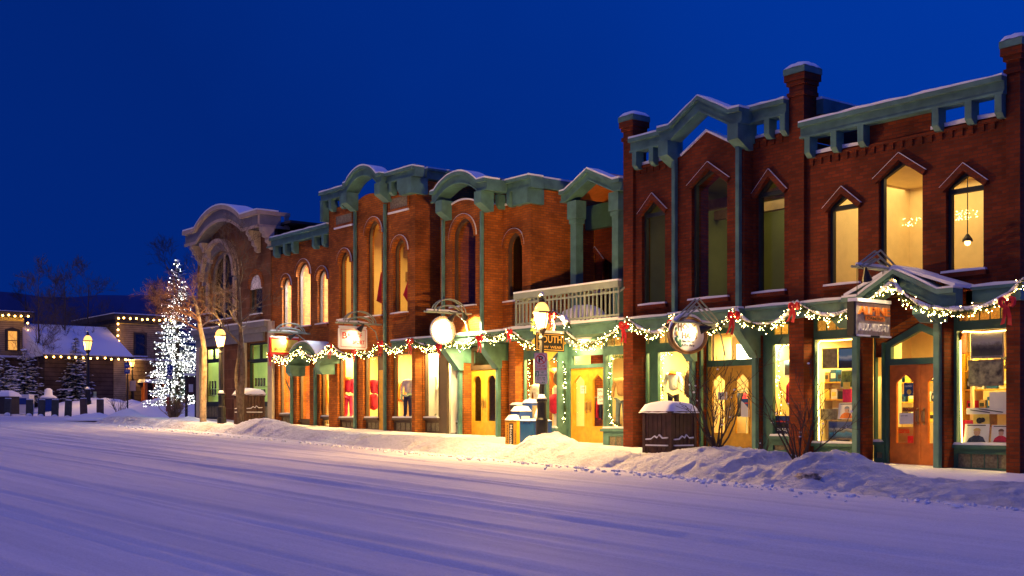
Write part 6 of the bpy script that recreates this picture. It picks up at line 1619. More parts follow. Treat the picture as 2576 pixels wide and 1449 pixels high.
# low wing with a snowy roof left of it
a2 = 93.0
G_, k2 = local_house('snow_roofed_house', 'long low brown building with a snowy sloping roof and bulbs along its eave', 225, 1018, a2, R(90))
zg2 = hz(1018, a2)
def zl2(v): return hz(v, a2) - zg2
Wg = 90 / 33.0
MB().box(-3.3, Wg, 0, 9, -1, zl2(900)).build('wall', 'clap_dark', G_, local=True)
MB().box(Wg - .9, Wg + .06, -.06, -.002, -1, zl2(902)).build('corner_board', 'clap_tan', G_, local=True)
MB().prism([(-.6, zl2(899)), (-.6, zl2(893)), (5.2, zl2(808)), (9, zl2(810)), (9, zl2(899))], -3.6, Wg + .4, 'x').build('roof', 'snow', G_, local=True)
MB().box(-3.6, Wg + .42, -.68, -.602, zl2(902), zl2(896)).build('eave_board', 'trim_dark', G_, local=True)
wn = MB().box(-.9, .25, -.06, -.002, zl2(1016), zl2(980)).build('window', 'trim_dark', G_, local=True)
MB().sheet(wshape('rect', .30, .52, zl2(1012), 0, zl2(985)), -.02).build('pane', M['wall_green'], wn, local=True)
rotG = Matrix.Translation(G_.location) @ Matrix.Rotation(R(90), 4, 'Z')
bulbs_line('bulb string along the eave of the low snow roofed building', [rotG @ Vector((x_, -.75, zl2(902))) for x_ in (-3.4, Wg + .3)], r=.07, sp=.5)
# house E at the left picture edge
a3 = 92.0
E_, k3 = local_house('clapboard_house', 'tan clapboard house with one glowing window, cut off by the left picture edge', -70, 1015, a3, R(90))
zg3 = hz(1015, a3)
def zl3(v): return hz(v, a3) - zg3
We = 146 / 33.0
MB().box(0, We - .7, 0, 9, -1, zl3(792)).build('wall', 'clap_tan', E_, local=True)
MB().box(-.4, We, -.4, 9.4, zl3(792) + .003, zl3(779)).build('roof', 'trim_dark', E_, local=True)
MB().box(-.35, We - .05, -.35, 9.3, zl3(779) + .003, zl3(777)).build('snow', 'snow', E_, local=True)
MB().box(0, We - .7, -.06, -.002, zl3(803), zl3(793)).build('frieze', 'yellow_sign', E_, local=True)
x0, x1 = 84 / 33.0, 106 / 33.0
wf = MB().plate([(x0 - .2, zl3(880)), (x1 + .2, zl3(880)), (x1 + .2, zl3(825)), ((x0 + x1) / 2, zl3(819)), (x0 - .2, zl3(825))], [wshape('rect', x0, x1, zl3(877), 0, zl3(829))], -.09, -.002).build('window', 'trim_dark', E_, local=True)
MB().sheet(wshape('rect', x0, x1, zl3(877), 0, zl3(829)), -.012).build('pane', 'lit_win', wf, local=True)
MB().box(x0, x1, -.05, -.02, zl3(854), zl3(852)).build('glazing_bar', 'trim_dark', wf, local=True)
MB().box(-.4, We + .2, -1.0, -.07, zl3(897), zl3(893)).build('ledge', 'snow', E_, local=True)
MB().box(0, We - .4, -.05, -.003, -1, zl3(898)).build('lower_wall', 'clap_dark', E_, local=True)
rotE = Matrix.Translation(E_.location) @ Matrix.Rotation(R(90), 4, 'Z')
bulbs_line('bulb string along the eave and corner of the house at the left edge', [rotE @ Vector((-.3, -.5, zl3(790))), rotE @ Vector((We - .55, -.5, zl3(790))), rotE @ Vector((We - .55, -.5, zl3(880)))], r=.075, sp=.45)
# ================================================================== STREET THINGS ON THE LEFT
p = ATA(221, 1040, 84)
street_lamp('far black street lamp standing behind the grey bollards', 221, 0, p.y, 197 / FL * 84, 0, 'lamp_far', e=450, base_z=p.z)
p = ATA(333, 1010, 98)
street_lamp('small distant street lamp beside the tan clapboard house', 333, 0, p.y, 3.4, 0, 'lamp_far', e=450, base_z=p.z)
p = ATA(224, 1010, 100)
street_lamp('farthest street lamp half hidden behind the far lamp post', 225.5, 0, p.y, 3.0, 0, 'lamp_far', e=300, base_z=p.z)
BL = [(19, 1003, 1043), (74, 1006, 1045), (104, 1006, 1047), (138, 1006, 1048), (171, 1007, 1050), (211, 1003, 1048), (252, 1005, 1046)]
BLT = ['grey board bollard farthest left, beside the roofed litter bin', 'second grey bollard from the left, in front of the white newspaper box', 'grey bollard with a blob of snow stuck to its face, third from left', 'grey bollard with a small snow speck near its top, fourth from left', 'leaning grey bollard with a clean flat face, fifth from left', 'brown bollard touching the far lamp post', 'brown bollard right of the far lamp post, last of the row']
for i, (u, vt, vb) in enumerate(BL):
    a = 78.0; p = ATA(u, vb, a); h = (vb - vt) / FL * a
    r = thing('bollard', BLT[i], 'bollard', tuple(p), 'board bollards along the square'); r.rotation_euler = (R(random.uniform(-2, 2)), R((2, 1, 1.5, 2, 4, -1, 1)[i]), R(38 + random.uniform(-6, 6)))
    MB().box(-.20, .20, -.09, .09, -.3, h).build('post', 'bollard_grey' if i < 5 else 'bollard_brown', r, local=True) if False else MB().prism([(-.21, -.3), (.21, -.3), (.20, h - .02), (.17, h), (-.17, h), (-.20, h - .02)], -.09, .09).build('post', M.setdefault('bollard_grey', mat('grey_post', (.055, .060, .055), .8)) if i < 5 else M.setdefault('bollard_brown', mat('brown_post', (.11, .07, .05), .8)), r, local=True)
    MB().box(-.18, .18, -.08, .08, h + .001, h + .05).build('snow', 'snow', r, local=True)
    MB().ball((.05, -.12, -.02), .24, .14, .16, 8, 5, .1).build('snow_heap', 'snow', r, smooth=True, local=True)
# handicap sign posts
def post_sign(label, u, vb, vt, a, w, plates):
    p = ATA(u, vb, a); h = (vb - vt) / FL * a
    r = thing('road_sign', label, 'road sign', tuple(p), 'blue parking sign posts'); r.rotation_euler = (0, 0, R(45))
    MB().lathe([(.045, -.3), (.045, h)], n=8).build('pole', 'black', r, local=True)
    for (v0, v1, m_) in plates:
        z0, z1 = (vb - v1) / FL * a, (vb - v0) / FL * a
        pl_ = MB().box(-w / 2, w / 2, -.065, -.05, z0, z1).build('plate', m_, r, local=True)
        if m_ == 'blue' and z1 - z0 > .4:
            c = MB(); zc = (z0 + z1) / 2
            c.ball((-.02, -.07, zc + .18), .045, .006, .045, 8, 4)
            c.tube([(-.02, -.07, zc + .13), (-.01, -.07, zc), (.09, -.07, zc), (.12, -.07, zc - .12)], .018, 5)
            c.tube([(.0 + .11 * math.cos(t), -.07, zc - .06 + .11 * math.sin(t)) for t in [R(130 + 20 * i) for i in range(12)]], .014, 5)
            c.build('wheelchair_symbol', 'white', pl_, local=True)
        elif m_ == 'blue': MB().text('ONLY', (-w * .35, -.066, z0 + .1), RX, UP, w * .7, .12, .002).build('lettering', 'white', pl_, local=True)
        elif m_ == 'sign_pink': MB().text('TOW ZONE', (-w * .4, -.066, z0 + .1), RX, UP, w * .8, .1, .002).build('lettering', 'ink_red', pl_, local=True)
    return r
post_sign('road sign post with two small blue plates on the orange lit snow', 321, 1042, 908, 74, .34, ((912, 926, 'blue'), (929, 940, 'blue')))
post_sign('road sign post with a blue wheelchair plate in front of the glowing fir', 428, 1034, 915, 66, .30, ((918, 944, 'blue'), (946, 953, 'sign_pink')))
p = ATA(335, 1003, 96)
r = thing('notice_board', 'small white notice on a post in front of the low brown building', 'notice', tuple(p)); r.rotation_euler = (0, 0, R(30))
MB().lathe([(.05, -.4), (.05, 1.6)], n=6).build('pole', 'black', r, local=True)
MB().box(-.28, .28, -.08, -.055, .6, 1.4).build('plate', 'sign_pink', r, local=True)
# hydrant
p = ATA(424, 1026, 68)
r = thing('fire_hydrant', 'small red fire hydrant below the glowing fir tree', 'hydrant', tuple(p))
MB().lathe([(.14, -.2), (.14, .02), (.10, .05), (.10, .42), (.13, .44), (.13, .48), (.09, .55), (.03, .60), (.03, .64)], n=10).build('body', 'red', r, local=True)
MB().tube([(-.2, 0, .33), (.2, 0, .33)], .05, 8).build('nozzle', 'red', r, local=True); MB().ball((0, 0, .66), .11, .11, .06, 8, 5).build('snow', 'snow', r, smooth=True, local=True)
# left boxes behind the bollards
p = ATA(20, 1030, 82)
r = thing('litter_bin', 'dark litter bin with a snowy hipped roof at the left picture edge', 'litter bin', tuple(p), 'boarded litter bins with snow caps'); r.rotation_euler = (0, 0, R(35))
MB().box(-.5, .5, -.5, .5, -.3, .85).build('body', 'trim_dark', r, local=True); MB().lathe([(.85, .851), (.85, .92), (.62, 1.12), (.25, 1.26)], n=4, ph=R(45)).build('snow', 'snow', r, local=True)
p = ATA(63, 1027, 84)
r = thing('newspaper_box', 'white newspaper box with a blue window behind the bollards', 'newspaper box', tuple(p)); r.rotation_euler = (0, 0, R(40))
MB().box(-.5, .5, -.3, .3, -.3, .85).build('body', 'white', r, local=True); MB().box(-.3, .3, -.32, -.301, .25, .68).build('window', 'blue', r, local=True); MB().box(-.5, .5, -.3, .3, .851, .93).build('snow', 'snow', r, local=True)
p = ATA(122, 1012, 84)
r = thing('newspaper_box', 'dark blue newspaper box with snow heaped on top behind the bollards', 'newspaper box', tuple(p)); r.rotation_euler = (0, 0, R(40))
MB().box(-.6, .6, -.3, .3, -.6, .25).build('body', 'blue', r, local=True); MB().lathe([(.6, .252), (.5, .40), (.28, .5), (.26, .85), (.1, .95)], n=8).build('snow', 'snow', r, smooth=True, local=True)
# dark information panel right of the glowing fir
p = ATA(481, 1030, 64)
r = thing('notice_board', 'dark notice board with a snow topped frame at the stone building corner', 'notice', tuple(p)); r.rotation_euler = (0, 0, R(40))
MB().box(-.32, -.22, -.06, .06, -.4, 1.75).build('post', 'trim_dark', r, local=True); MB().box(.22, .32, -.06, .06, -.4, 1.75).build('post', 'trim_dark', r, local=True)
MB().box(-.215, .215, -.03, .03, .75, 1.7).build('board', 'wood_dark', r, local=True); MB().box(-.12, .12, -.036, -.031, .9, 1.3).build('notice', 'sign_pink', r, local=True); MB().box(-.36, .36, -.1, .1, 1.752, 1.86).build('snow', 'snow', r, local=True)
# dirty lump in the near bank
p = Vector((PX(2032, 17.5), 17.5, 0)); p.z = bank_z(p.x, p.y)
r = MB().ball((p.x, p.y, p.z), .30, .13, .075, 14, 9, .38).build('grit_lump', mat('grit', (.30, .26, .25), .9, var=.8, vscale=14, bump=.6), None, smooth=True)
tag(r, 'dirty grey lump of frozen grit in the face of the near snow bank', 'snow lump')
recenter(r)
# ================================================================== SHOP WINDOW DISPLAYS
def skin_mesh(verts, edges, radii, m, name, parent, sub=1):
    me = bpy.data.meshes.new('tmp'); me.from_pydata(verts, edges, [])
    ob = bpy.data.objects.new('tmp', me); COL.objects.link(ob)
    ob.modifiers.new('s', 'SKIN'); 
    for i, r_ in enumerate(radii):
        sv = me.skin_vertices[0].data[i]
        sv.radius = r_ if isinstance(r_, tuple) else (r_, r_)
        sv.use_root = (i == 0)
    sm = ob.modifiers.new('d', 'SUBSURF'); sm.levels = sub; sm.render_levels = sub
    dg = bpy.context.evaluated_depsgraph_get(); dg.update()
    out = bpy.data.meshes.new_from_object(ob.evaluated_get(dg))
    bpy.data.objects.remove(ob); bpy.data.meshes.remove(me)
    out.name = name; out.materials.clear(); out.materials.append(M[m])
    for p in out.polygons: p.use_smooth = True
    o = bpy.data.objects.new(name, out); COL.objects.link(o); o.parent = parent
    return o
def mannequin(label, u, vb, Y, H, jacket, trousers, head=False, collar=None, arms=.16, hat=None, coat=False, yaw=0.4):
    x = PX(u, Y); zb = PZ(u, vb, Y)
    r = thing('mannequin', label, 'mannequin', (x, Y, zb), 'dressed mannequins in the shop windows'); r.rotation_euler = (0, 0, yaw)
    k = H / 1.75
    def s(p): return tuple(c * k for c in p)
    v = [(0, 0, .92), (0, 0, 1.1), (0, 0, 1.28), (0, 0, 1.42), (0, 0, 1.5), (-.19, 0, 1.41), (-.26, -.02, 1.15), (-arms - .08, -.10, .90), (.19, 0, 1.41), (.26, -.02, 1.15), (arms + .08, -.10, .90)]
    e = [(0, 1), (1, 2), (2, 3), (3, 4), (3, 5), (5, 6), (6, 7), (3, 8), (8, 9), (9, 10)]
    skin_mesh([s(p) for p in v], e, [(.17 * k, .12 * k), (.16 * k, .12 * k), (.19 * k, .13 * k), (.14 * k, .10 * k), (.065 * k, .065 * k)] + [(.075 * k,) * 2, (.06 * k,) * 2, (.048 * k,) * 2] * 2, jacket, 'jacket', r)
    v = [(0, 0, .93), (-.09, 0, .80), (-.11, -.01, .46), (-.12, .0, .08), (-.13, -.10, .04), (.09, 0, .80), (.11, .01, .46), (.13, 0, .08), (.14, -.10, .04)]
    e = [(0, 1), (1, 2), (2, 3), (3, 4), (0, 5), (5, 6), (6, 7), (7, 8)]
    if coat: skin_mesh([s(p) for p in [(0, 0, .95), (0, 0, .6), (0, 0, .25)]], [(0, 1), (1, 2)], [.16 * k, .19 * k, .2 * k], trousers, 'skirt', r)
    else: skin_mesh([s(p) for p in v], e, [.15 * k, .095 * k, .08 * k, .07 * k, .045 * k, .095 * k, .08 * k, .07 * k, .045 * k], trousers, 'trousers', r)
    if head:
        MB().lathe([(.05 * k, 1.46 * k), (.05 * k, 1.56 * k), (.075 * k, 1.60 * k), (.09 * k, 1.68 * k), (.085 * k, 1.76 * k), (.05 * k, 1.82 * k)], n=12).build('head', 'skin_dummy', r, smooth=True, local=True)
        if hat: MB().lathe([(.105 * k, 1.70 * k), (.11 * k, 1.76 * k), (.08 * k, 1.85 * k), (.02 * k, 1.88 * k)], n=12).build('hat', hat, r, smooth=True, local=True)
    if collar: MB().lathe([(.16 * k, 1.40 * k), (.13 * k, 1.47 * k), (.09 * k, 1.53 * k), (.07 * k, 1.53 * k)], n=12).build('collar', collar, r, smooth=True, local=True)
    return r
mannequin('headless mannequin in a red jacket and bright pink trousers behind the first tall left window', 877, 1050, 23.55, 1.72, 'cloth_red', 'cloth_pink', collar='cloth_orange')
mannequin('slim mannequin in a long red coat beside the edge-on wooden door', 940, 1050, 23.5, 1.6, 'cloth_red', 'cloth_red', coat=True)
mannequin('mannequin with a white jacket over navy jeans, left of the corner pier', 1026, 1049, 23.55, 1.55, 'cloth_white', 'cloth_navy')
mannequin('mannequin in a white hat, white jacket and patterned trousers, left of the yellow doors', 1087, 1049, 23.78, 1.72, 'cloth_white', 'cloth_camo', head=True, hat='cloth_white')
mannequin('mannequin in a cream top and pale skirt behind the nearest lamp post', 1352, 1075, 23.75, 1.55, 'cloth_white', 'white_rose', coat=True)
mannequin('mannequin in a tan fringed top and jeans, right of the doors with a sale notice', 1563, 1075, 23.62, 1.62, 'cloth_tan', 'cloth_jeans')
mannequin('headless mannequin with a cream jacket, golden collar and black trousers behind the large litter bin', 1694, 1064, 23.95, 1.62, 'cloth_white', 'cloth_black', collar='cloth_orange', arms=.2)
def garment(label, u0, u1, vt, vb, Y, m, cat='jacket', name='hanging_jacket'):
    x0, x1 = PX(u0, Y), PX(u1, Y); um = (u0 + u1) / 2; z0, z1 = PZ(um, vb, Y), PZ(um, vt, Y)
    r = thing(name, label, cat, ((x0 + x1) / 2, Y, z0)); w = (x1 - x0) / 2; h = z1 - z0; c = Vector(((x0 + x1) / 2, Y, 0))
    v = [(c.x, Y, z0 + h * .1), (c.x, Y, z0 + h * .55), (c.x, Y, z0 + h * .85), (c.x, Y, z1), (c.x - w * .7, Y, z0 + h * .8), (c.x - w * .85, Y, z0 + h * .2), (c.x + w * .7, Y, z0 + h * .8), (c.x + w * .85, Y, z0 + h * .2)]
    v = [(p[0] - r.location.x, p[1] - r.location.y, p[2] - r.location.z) for p in v]
    skin_mesh(v, [(0, 1), (1, 2), (2, 3), (2, 4), (4, 5), (2, 6), (6, 7)], [w * .5, w * .5, w * .45, w * .2, w * .26, w * .2, w * .26, w * .2], m, 'body', r)
    return r
garment('brown jacket hanging at the right edge of the ski shop window', 1722, 1741, 930, 1010, 23.85, 'cloth_brown')
garment('bright orange jacket hanging in the window behind the nearest lamp', 1377, 1396, 926, 984, 23.9, 'cloth_orange')
garment('red shirt hanging in the narrow window left of the middle chimney pier', 1978, 2000, 955, 1030, 23.95, 'cloth_red')
def lump(name, label, cat, u0, u1, vt, vb, Y, m, d=.3, n=10):
    x0, x1 = PX(u0, Y), PX(u1, Y); um = (u0 + u1) / 2; z0, z1 = PZ(um, vb, Y), PZ(um, vt, Y)
    o = MB().ball(((x0 + x1) / 2, Y, (z0 + z1) / 2), (x1 - x0) / 2, d / 2, (z1 - z0) / 2, n, 7, .07).build(name, m, None, smooth=True); tag(o, label, cat); recenter(o); return o
r = lump('backpack', 'red backpack with a white curl on a plinth in the window behind the nearest lamp', 'backpack', 1380, 1410, 990, 1042, 23.72, 'cloth_red', .3)
lump('handbag', 'large brown bag on a plinth in the window behind the nearest lamp', 'bag', 1394, 1420, 930, 972, 23.8, 'cloth_brown', .3)
def box_thing(name, label, cat, u0, u1, vt, vb, Y, d, m, group=None, tilt=0, face=None, fm=.0):
    x0, x1 = PX(u0, Y), PX(u1, Y); um = (u0 + u1) / 2; z0, z1 = PZ(um, vb, Y), PZ(um, vt, Y); c = ((x0 + x1) / 2, Y, z0)
    r = thing(name, label, cat, c, group); w = (x1 - x0) / 2; h = z1 - z0
    r.rotation_euler = (R(-tilt), 0, 0)
    MB().box(-w, w, 0, d, 0, h).build('frame' if d < .1 else 'carton', m, r, local=True)
    if face: MB().box(-w * (1 - fm), w * (1 - fm), -.004, -.0005, h * fm, h * (1 - fm)).build('picture' if d < .1 else 'front_print', face, r, local=True)
    return r, w, h
def zr(u, va, vb_, Y): return PZ(u, vb_, Y), PZ(u, va, Y)
box_thing('plinth', 'tall cream display plinth in the window behind the nearest lamp', 'plinth', 1393, 1420, 973, 1075, 23.85, .3, 'wall_white')
Yq = 23.50
a_, b_ = zr(2128, 887, 917, Yq); M['pic_sky'] = picture_mat('sky_picture', [(0, (.01, .01, .02)), (.28, (.02, .03, .06)), (.35, (.05, .16, .45)), (.6, (.5, .65, .8)), (.8, (.08, .25, .6))], 6, z0=a_, z1=b_)
a_, b_ = zr(2116, 1064, 1100, Yq); M['pic_lake'] = picture_mat('lake_picture', [(0, (.01, .05, .12)), (.3, (.02, .20, .40)), (.42, (.10, .12, .10)), (.6, (.30, .30, .32)), (.66, (.02, .05, .18)), (1, (.02, .06, .25))], 7, z0=a_, z1=b_)
a_, b_ = zr(2483, 840, 895, Yq); M['pic_trees'] = picture_mat('tree_picture', [(0, (.10, .10, .05)), (.3, (.05, .05, .035)), (.5, (.16, .15, .12)), (.62, (.42, .42, .45)), (1, (.45, .40, .36))], 9, z0=a_, z1=b_)
M['pic_spots'] = mat('flower_picture', (.30, .27, .14), .5, var=.8, vscale=9)
M['pic_tan'] = mat('tan_picture', (.30, .24, .12), .5, var=.5, vscale=8)
M['pic_green'] = mat('green_picture', (.10, .17, .05), .5, var=.7, vscale=12)
M['carton'] = mat('cardboard', (.42, .26, .11), .8)
G4 = 'goods in the left camera shop window'; G5 = 'goods in the right camera shop window'
box_thing('poster', 'tan and grey poster at the top left of the left camera shop window', 'poster', 2068, 2107, 876, 927, Yq, .02, 'yellow_sign', G4, 0, 'pic_tan', .06)
r, w, h = box_thing('poster', 'black poster with a blue cloudy sky in the left camera shop window', 'poster', 2109, 2150, 874, 926, Yq, .02, 'ink', G4, 0, 'pic_sky', .07)
box_thing('poster', 'leaning green landscape picture in the middle of the left camera shop window', 'poster', 2114, 2152, 931, 975, 23.7, .03, 'white', G4, 6, 'pic_green', .05)
box_thing('product_box', 'small yellow carton standing above the pink one in the left camera shop window', 'box', 2121, 2136, 961, 978, 23.66, .12, 'yellow_sign', G4)
box_thing('product_box', 'tall pink red carton in the left camera shop window', 'box', 2120, 2141, 979, 1012, 23.66, .14, 'cloth_pink', G4)
box_thing('radio', 'grey radio with a round dial in the left camera shop window', 'radio', 2064, 2106, 1029, 1056, 23.6, .16, 'panel', G4)
x_ = AT(2084, 1043, 23.59); 
def portrait(label, u0, u1, vt, vb, Y, hatm, coat, group, tilt=8, title=True):
    r, w, h = box_thing('poster', label, 'poster', u0, u1, vt, vb, Y, .02, 'white', group, tilt)
    m = MB(); m.prism([(-w * .75, h * .04), (w * .8, h * .04), (w * .55, h * .32), (w * .15, h * .42), (-w * .2, h * .40), (-w * .6, h * .25)], -.004, -.001).build('printed_coat', coat, r, local=True)
    MB().prism([(w * .04 + w * .27 * math.cos(t), h * .55 + h * .17 * math.sin(t)) for t in [R(30 * i) for i in range(12)]], -.006, -.0045).build('printed_face', 'skin_print', r, local=True)
    MB().prism([(w * .04 + w * .31 * math.cos(t), h * .64 + h * .15 * math.sin(t)) for t in [R(22.5 * i) for i in range(9)]], -.0075, -.0063).build('printed_hair', hatm, r, local=True)
    MB().box(-w * .8, w * .7, -.003, -.001, h * .90, h * .95).build('title_bar', 'ink', r, local=True)
    return r
M['skin_print'] = mat('printed_skin', (.60, .36, .24), .6, var=.1); M['blond'] = mat('printed_blond', (.62, .42, .16), .6); M['hat_blue'] = mat('printed_hat', (.20, .26, .34), .6)
portrait('slanted white poster of a smiling person in a blue hat, left camera shop window', 2107, 2149, 1013, 1054, 23.52, 'hat_blue', 'cloth_orange', G4)
r, w, h = box_thing('television', 'flat television showing a blue mountain lake at the bottom of the left camera shop window', 'television', 2084, 2150, 1059, 1106, 23.5, .09, 'panel', G4)
MB().box(-w * .93, w * .93, -.006, -.001, h * .10, h * .94).build('screen', 'pic_lake', r, local=True)
MB().box(-w * .4, w * .4, -.02, .12, -.05, -.001).build('stand', 'ink', r, local=True)
# right camera window
box_thing('framed_photo', 'large framed photo of dark trees under clouds, upper one in the right camera shop window', 'framed photo', 2442, 2525, 835, 901, Yq, .03, 'wood_sign', G5, 0, 'pic_trees', .09)
box_thing('framed_photo', 'large framed photo of pale round flowers, lower one in the right camera shop window', 'framed photo', 2436, 2524, 905, 971, Yq, .03, 'pic_tan', G5, 0, 'pic_spots', .09)
box_thing('product_box', 'big cream carton at the right side of the right camera shop window', 'box', 2489, 2540, 986, 1026, 23.62, .3, 'wall_white', G5)
r, w, h = box_thing('product_box', 'long white carton with black tripods printed on it in the right camera shop window', 'box', 2431, 2540, 1026, 1042, 23.6, .3, 'white', G5)
MB().tube([(-w * .8, -.004, h * .7), (w * .1, -.004, h * .25)], .012, 4).tube([(-w * .4, -.004, h * .85), (w * .7, -.004, h * .3)], .012, 4).build('printed_tripod', 'ink', r, local=True)
r, w, h = box_thing('product_box', 'yellow carton with a black camera printed on it in the right camera shop window', 'box', 2448, 2489, 1042, 1074, 23.58, .3, 'yellow_sign', G5)
MB().ball((-w * .2, -.004, h * .5), w * .4, .004, h * .25, 8, 5).ball((w * .2, -.004, h * .55), w * .3, .004, h * .2, 8, 5).build('printed_camera', 'ink', r, local=True)
box_thing('product_box', 'red carton at the bottom left of the right camera shop window', 'box', 2422, 2447, 1057, 1100, 23.6, .2, 'cloth_red', G5)
portrait('slanted poster of a blond person in a dark top, right camera shop window', 2424, 2486, 1066, 1115, 23.51, 'blond', 'cloth_navy', G5)
portrait('slanted poster with a red scarf at the right end of the right window', 2492, 2540, 1069, 1114, 23.51, 'cloth_brown', 'cloth_red', G5)
def rope(label, pts, m='rope', r=.016, group='rope lights round the camera shop windows'):
    rt = thing('rope_light', label, 'rope light', tuple(pts[0]), group); MB().tube(pts, r, 6).build('tube', m, rt); return rt
rope('glowing rope light round the left camera shop window', [AT(2060, 1108, 23.47), AT(2059, 1000, 23.47), AT(2058, 866, 23.47), AT(2064, 858, 23.47), AT(2100, 857, 23.47), AT(2148, 853, 23.47)])
rope('glowing rope light round the right camera shop window', [AT(2420, 1113, 23.47), AT(2417, 980, 23.47), AT(2416, 842, 23.47), AT(2424, 834, 23.47), AT(2470, 836, 23.47), AT(2530, 831, 23.47)])
# notices on the doors
def notice(label, u0, u1, vt, vb, Y, m, lines=(), name='door_notice', group=None):
    x0, x1 = PX(u0, Y), PX(u1, Y); um = (u0 + u1) / 2; z0, z1 = PZ(um, vb, Y), PZ(um, vt, Y)
    r = thing(name, label, 'notice', ((x0 + x1) / 2, Y, z0), group)
    MB().box(x0, x1, Y, Y + .006, z0, z1).build('sheet', m, r)
    W_ = x1 - x0; H_ = z1 - z0
    for (t, fx, fz, fw, fh, mm) in lines:
        MB().text(t, (x0 + W_ * fx, Y - .0005, z0 + H_ * fz), RX, UP, W_ * fw, H_ * fh, .002, .01).build('lettering', mm, r)
    return r
Yd = 23.585
r = notice('blue notice with the word closed and a yellow clock on the orange door', 2274, 2297, 963, 996, Yd, 'teal', [('CLOSED', .1, .68, .8, .16, 'white')])
p = AT(2287, 986, Yd); MB().ball((p.x, Yd - .003, p.z), .06, .004, .06, 10, 4).build('printed_clock', 'yellow_sign', r)
notice('orange radio sticker with curved bars on the orange door', 2270, 2298, 1025, 1036, Yd, 'cloth_brown', [('((XM))', .03, .12, .94, .76, 'ink_orange')])
notice('cream notice with a small blue picture on the orange door', 2262, 2298, 1039, 1067, Yd, 'white', [('open daily', .1, .7, .5, .1, 'ink')])
r, w, h = box_thing('product_box', 'brown and red carton with red lettering seen low through the orange door', 'box', 2256, 2306, 1074, 1124, 23.9, .3, 'carton')
MB().text('asma', (-w * .8, -.001, h * .68), RX, UP, w * 1.1, h * .2, .003, .02).build('lettering', 'ink_red', r, local=True); MB().box(w * .1, w * .9, -.003, -.0005, h * .05, h * .55).build('red_print', 'cloth_red', r, local=True)
p = AT(2322, 908, 23.5)
Yd = 23.785
notice('white notice with a blue stripe in the left leaf of the ski shop doors', 1806, 1829, 986, 1006, Yd, 'white', [('CLOSED', .08, .45, .84, .35, 'ink')])
r = notice('blue and white poster in the right leaf of the ski shop doors', 1864, 1886, 1003, 1049, Yd, 'white', [])
x0, x1 = PX(1864, Yd), PX(1886, Yd); z0, z1 = PZ(1875, 1049, Yd), PZ(1875, 1003, Yd)
MB().prism([(x0, z1), (x1, z1), (x1, z0 + (z1 - z0) * .4), (x0 + (x1 - x0) * .3, z0 + (z1 - z0) * .8), (x0, z0 + (z1 - z0) * .9)], Yd - .003, Yd - .0006).build('blue_print', 'teal', r)
MB().box(x0 + .12, x1 - .03, Yd - .005, Yd - .0032, z0 + (z1 - z0) * .72, z0 + (z1 - z0) * .79).build('red_print', 'ink_red', r)
Yd = 23.715
notice('small white opening hours sheet on the left oak door under the balcony', 1460, 1474, 970, 990, Yd, 'white', [('OPEN', .15, .6, .7, .18, 'ink'), ('10 - 6', .2, .3, .6, .15, 'ink')])
notice('white sale poster with red lettering on the right oak door under the balcony', 1503, 1521, 977, 1017, Yd, 'white', [('SALE', .08, .76, .84, .17, 'ink_red'), ('30%', .1, .34, .8, .22, 'ink_red'), ('OFF', .2, .12, .6, .12, 'ink')])
# banner in the narrow ski shop window
Yq = 23.64
x0, x1 = PX(1951, Yq), PX(2004, Yq); z0, z1 = PZ(1975, 1094, Yq), PZ(1975, 1046, Yq); h = z1 - z0; w = x1 - x0
r = thing('banner', 'blue and black banner with white lettering and a mountain outline in the narrow window', 'banner', ((x0 + x1) / 2, Yq, z0))
MB().box(x0, x1, Yq, Yq + .02, z0, z1).build('sheet', 'cloth_navy', r)
MB().box(x0, x1, Yq - .003, Yq - .0006, z0 + h * .74, z1).build('blue_band', 'blue', r); MB().box(x0, x1, Yq - .003, Yq - .0006, z0 + h * .67, z0 + h * .735).build('red_band', 'ink_red', r)
MB().prism([(x0, z0 + h * .40), (x1, z0 + h * .40), (x1, z0 + h * .56), (x0 + w * .8, z0 + h * .52), (x0 + w * .62, z0 + h * .64), (x0 + w * .5, z0 + h * .55), (x0 + w * .38, z0 + h * .66), (x0 + w * .22, z0 + h * .53), (x0, z0 + h * .58)], Yq - .004, Yq - .0007).build('mountain_print', 'ink', r)
MB().text('patagonia', (x0 + w * .08, Yq - .0006, z0 + h * .16), RX, UP, w * .98, h * .24, .003, .015).build('lettering', 'white', r)
box_thing('poster', 'pale ski poster high in the narrow window left of the middle chimney pier', 'poster', 1972, 2000, 905, 950, 24.1, .02, 'white', None, 0, 'pic_sky', .15)
# garlands inside the windows
IG = 'lit garlands framing the shop windows'
for lab, px, Y in (('lit fir garland down the left side of the window behind the nearest lamp', [(1331, 906), (1333, 950), (1330, 1000), (1333, 1066)], 23.55),
    ('lit fir garland down the right side of the window behind the nearest lamp', [(1385, 905), (1410, 908), (1422, 925), (1421, 990), (1420, 1050), (1405, 1070)], 23.55),
    ('thick fir garland inside the window right of the doors with a sale notice', [(1575, 897), (1545, 899), (1536, 925), (1534, 1000), (1538, 1055), (1560, 1070)], 23.42),
    ('lit fir garland down the left edge of the ski shop window', [(1690, 890), (1668, 894), (1665, 940), (1667, 1000), (1664, 1046)], 23.68),
    ('fir garland with round lights in the narrow window left of the middle chimney pier', [(1996, 868), (1966, 870), (1958, 900), (1960, 960), (1966, 1000), (1962, 1040)], 23.68)):
    garland(lab, px, Y, snow=0, bulbs=17, thick=.05, group=IG)
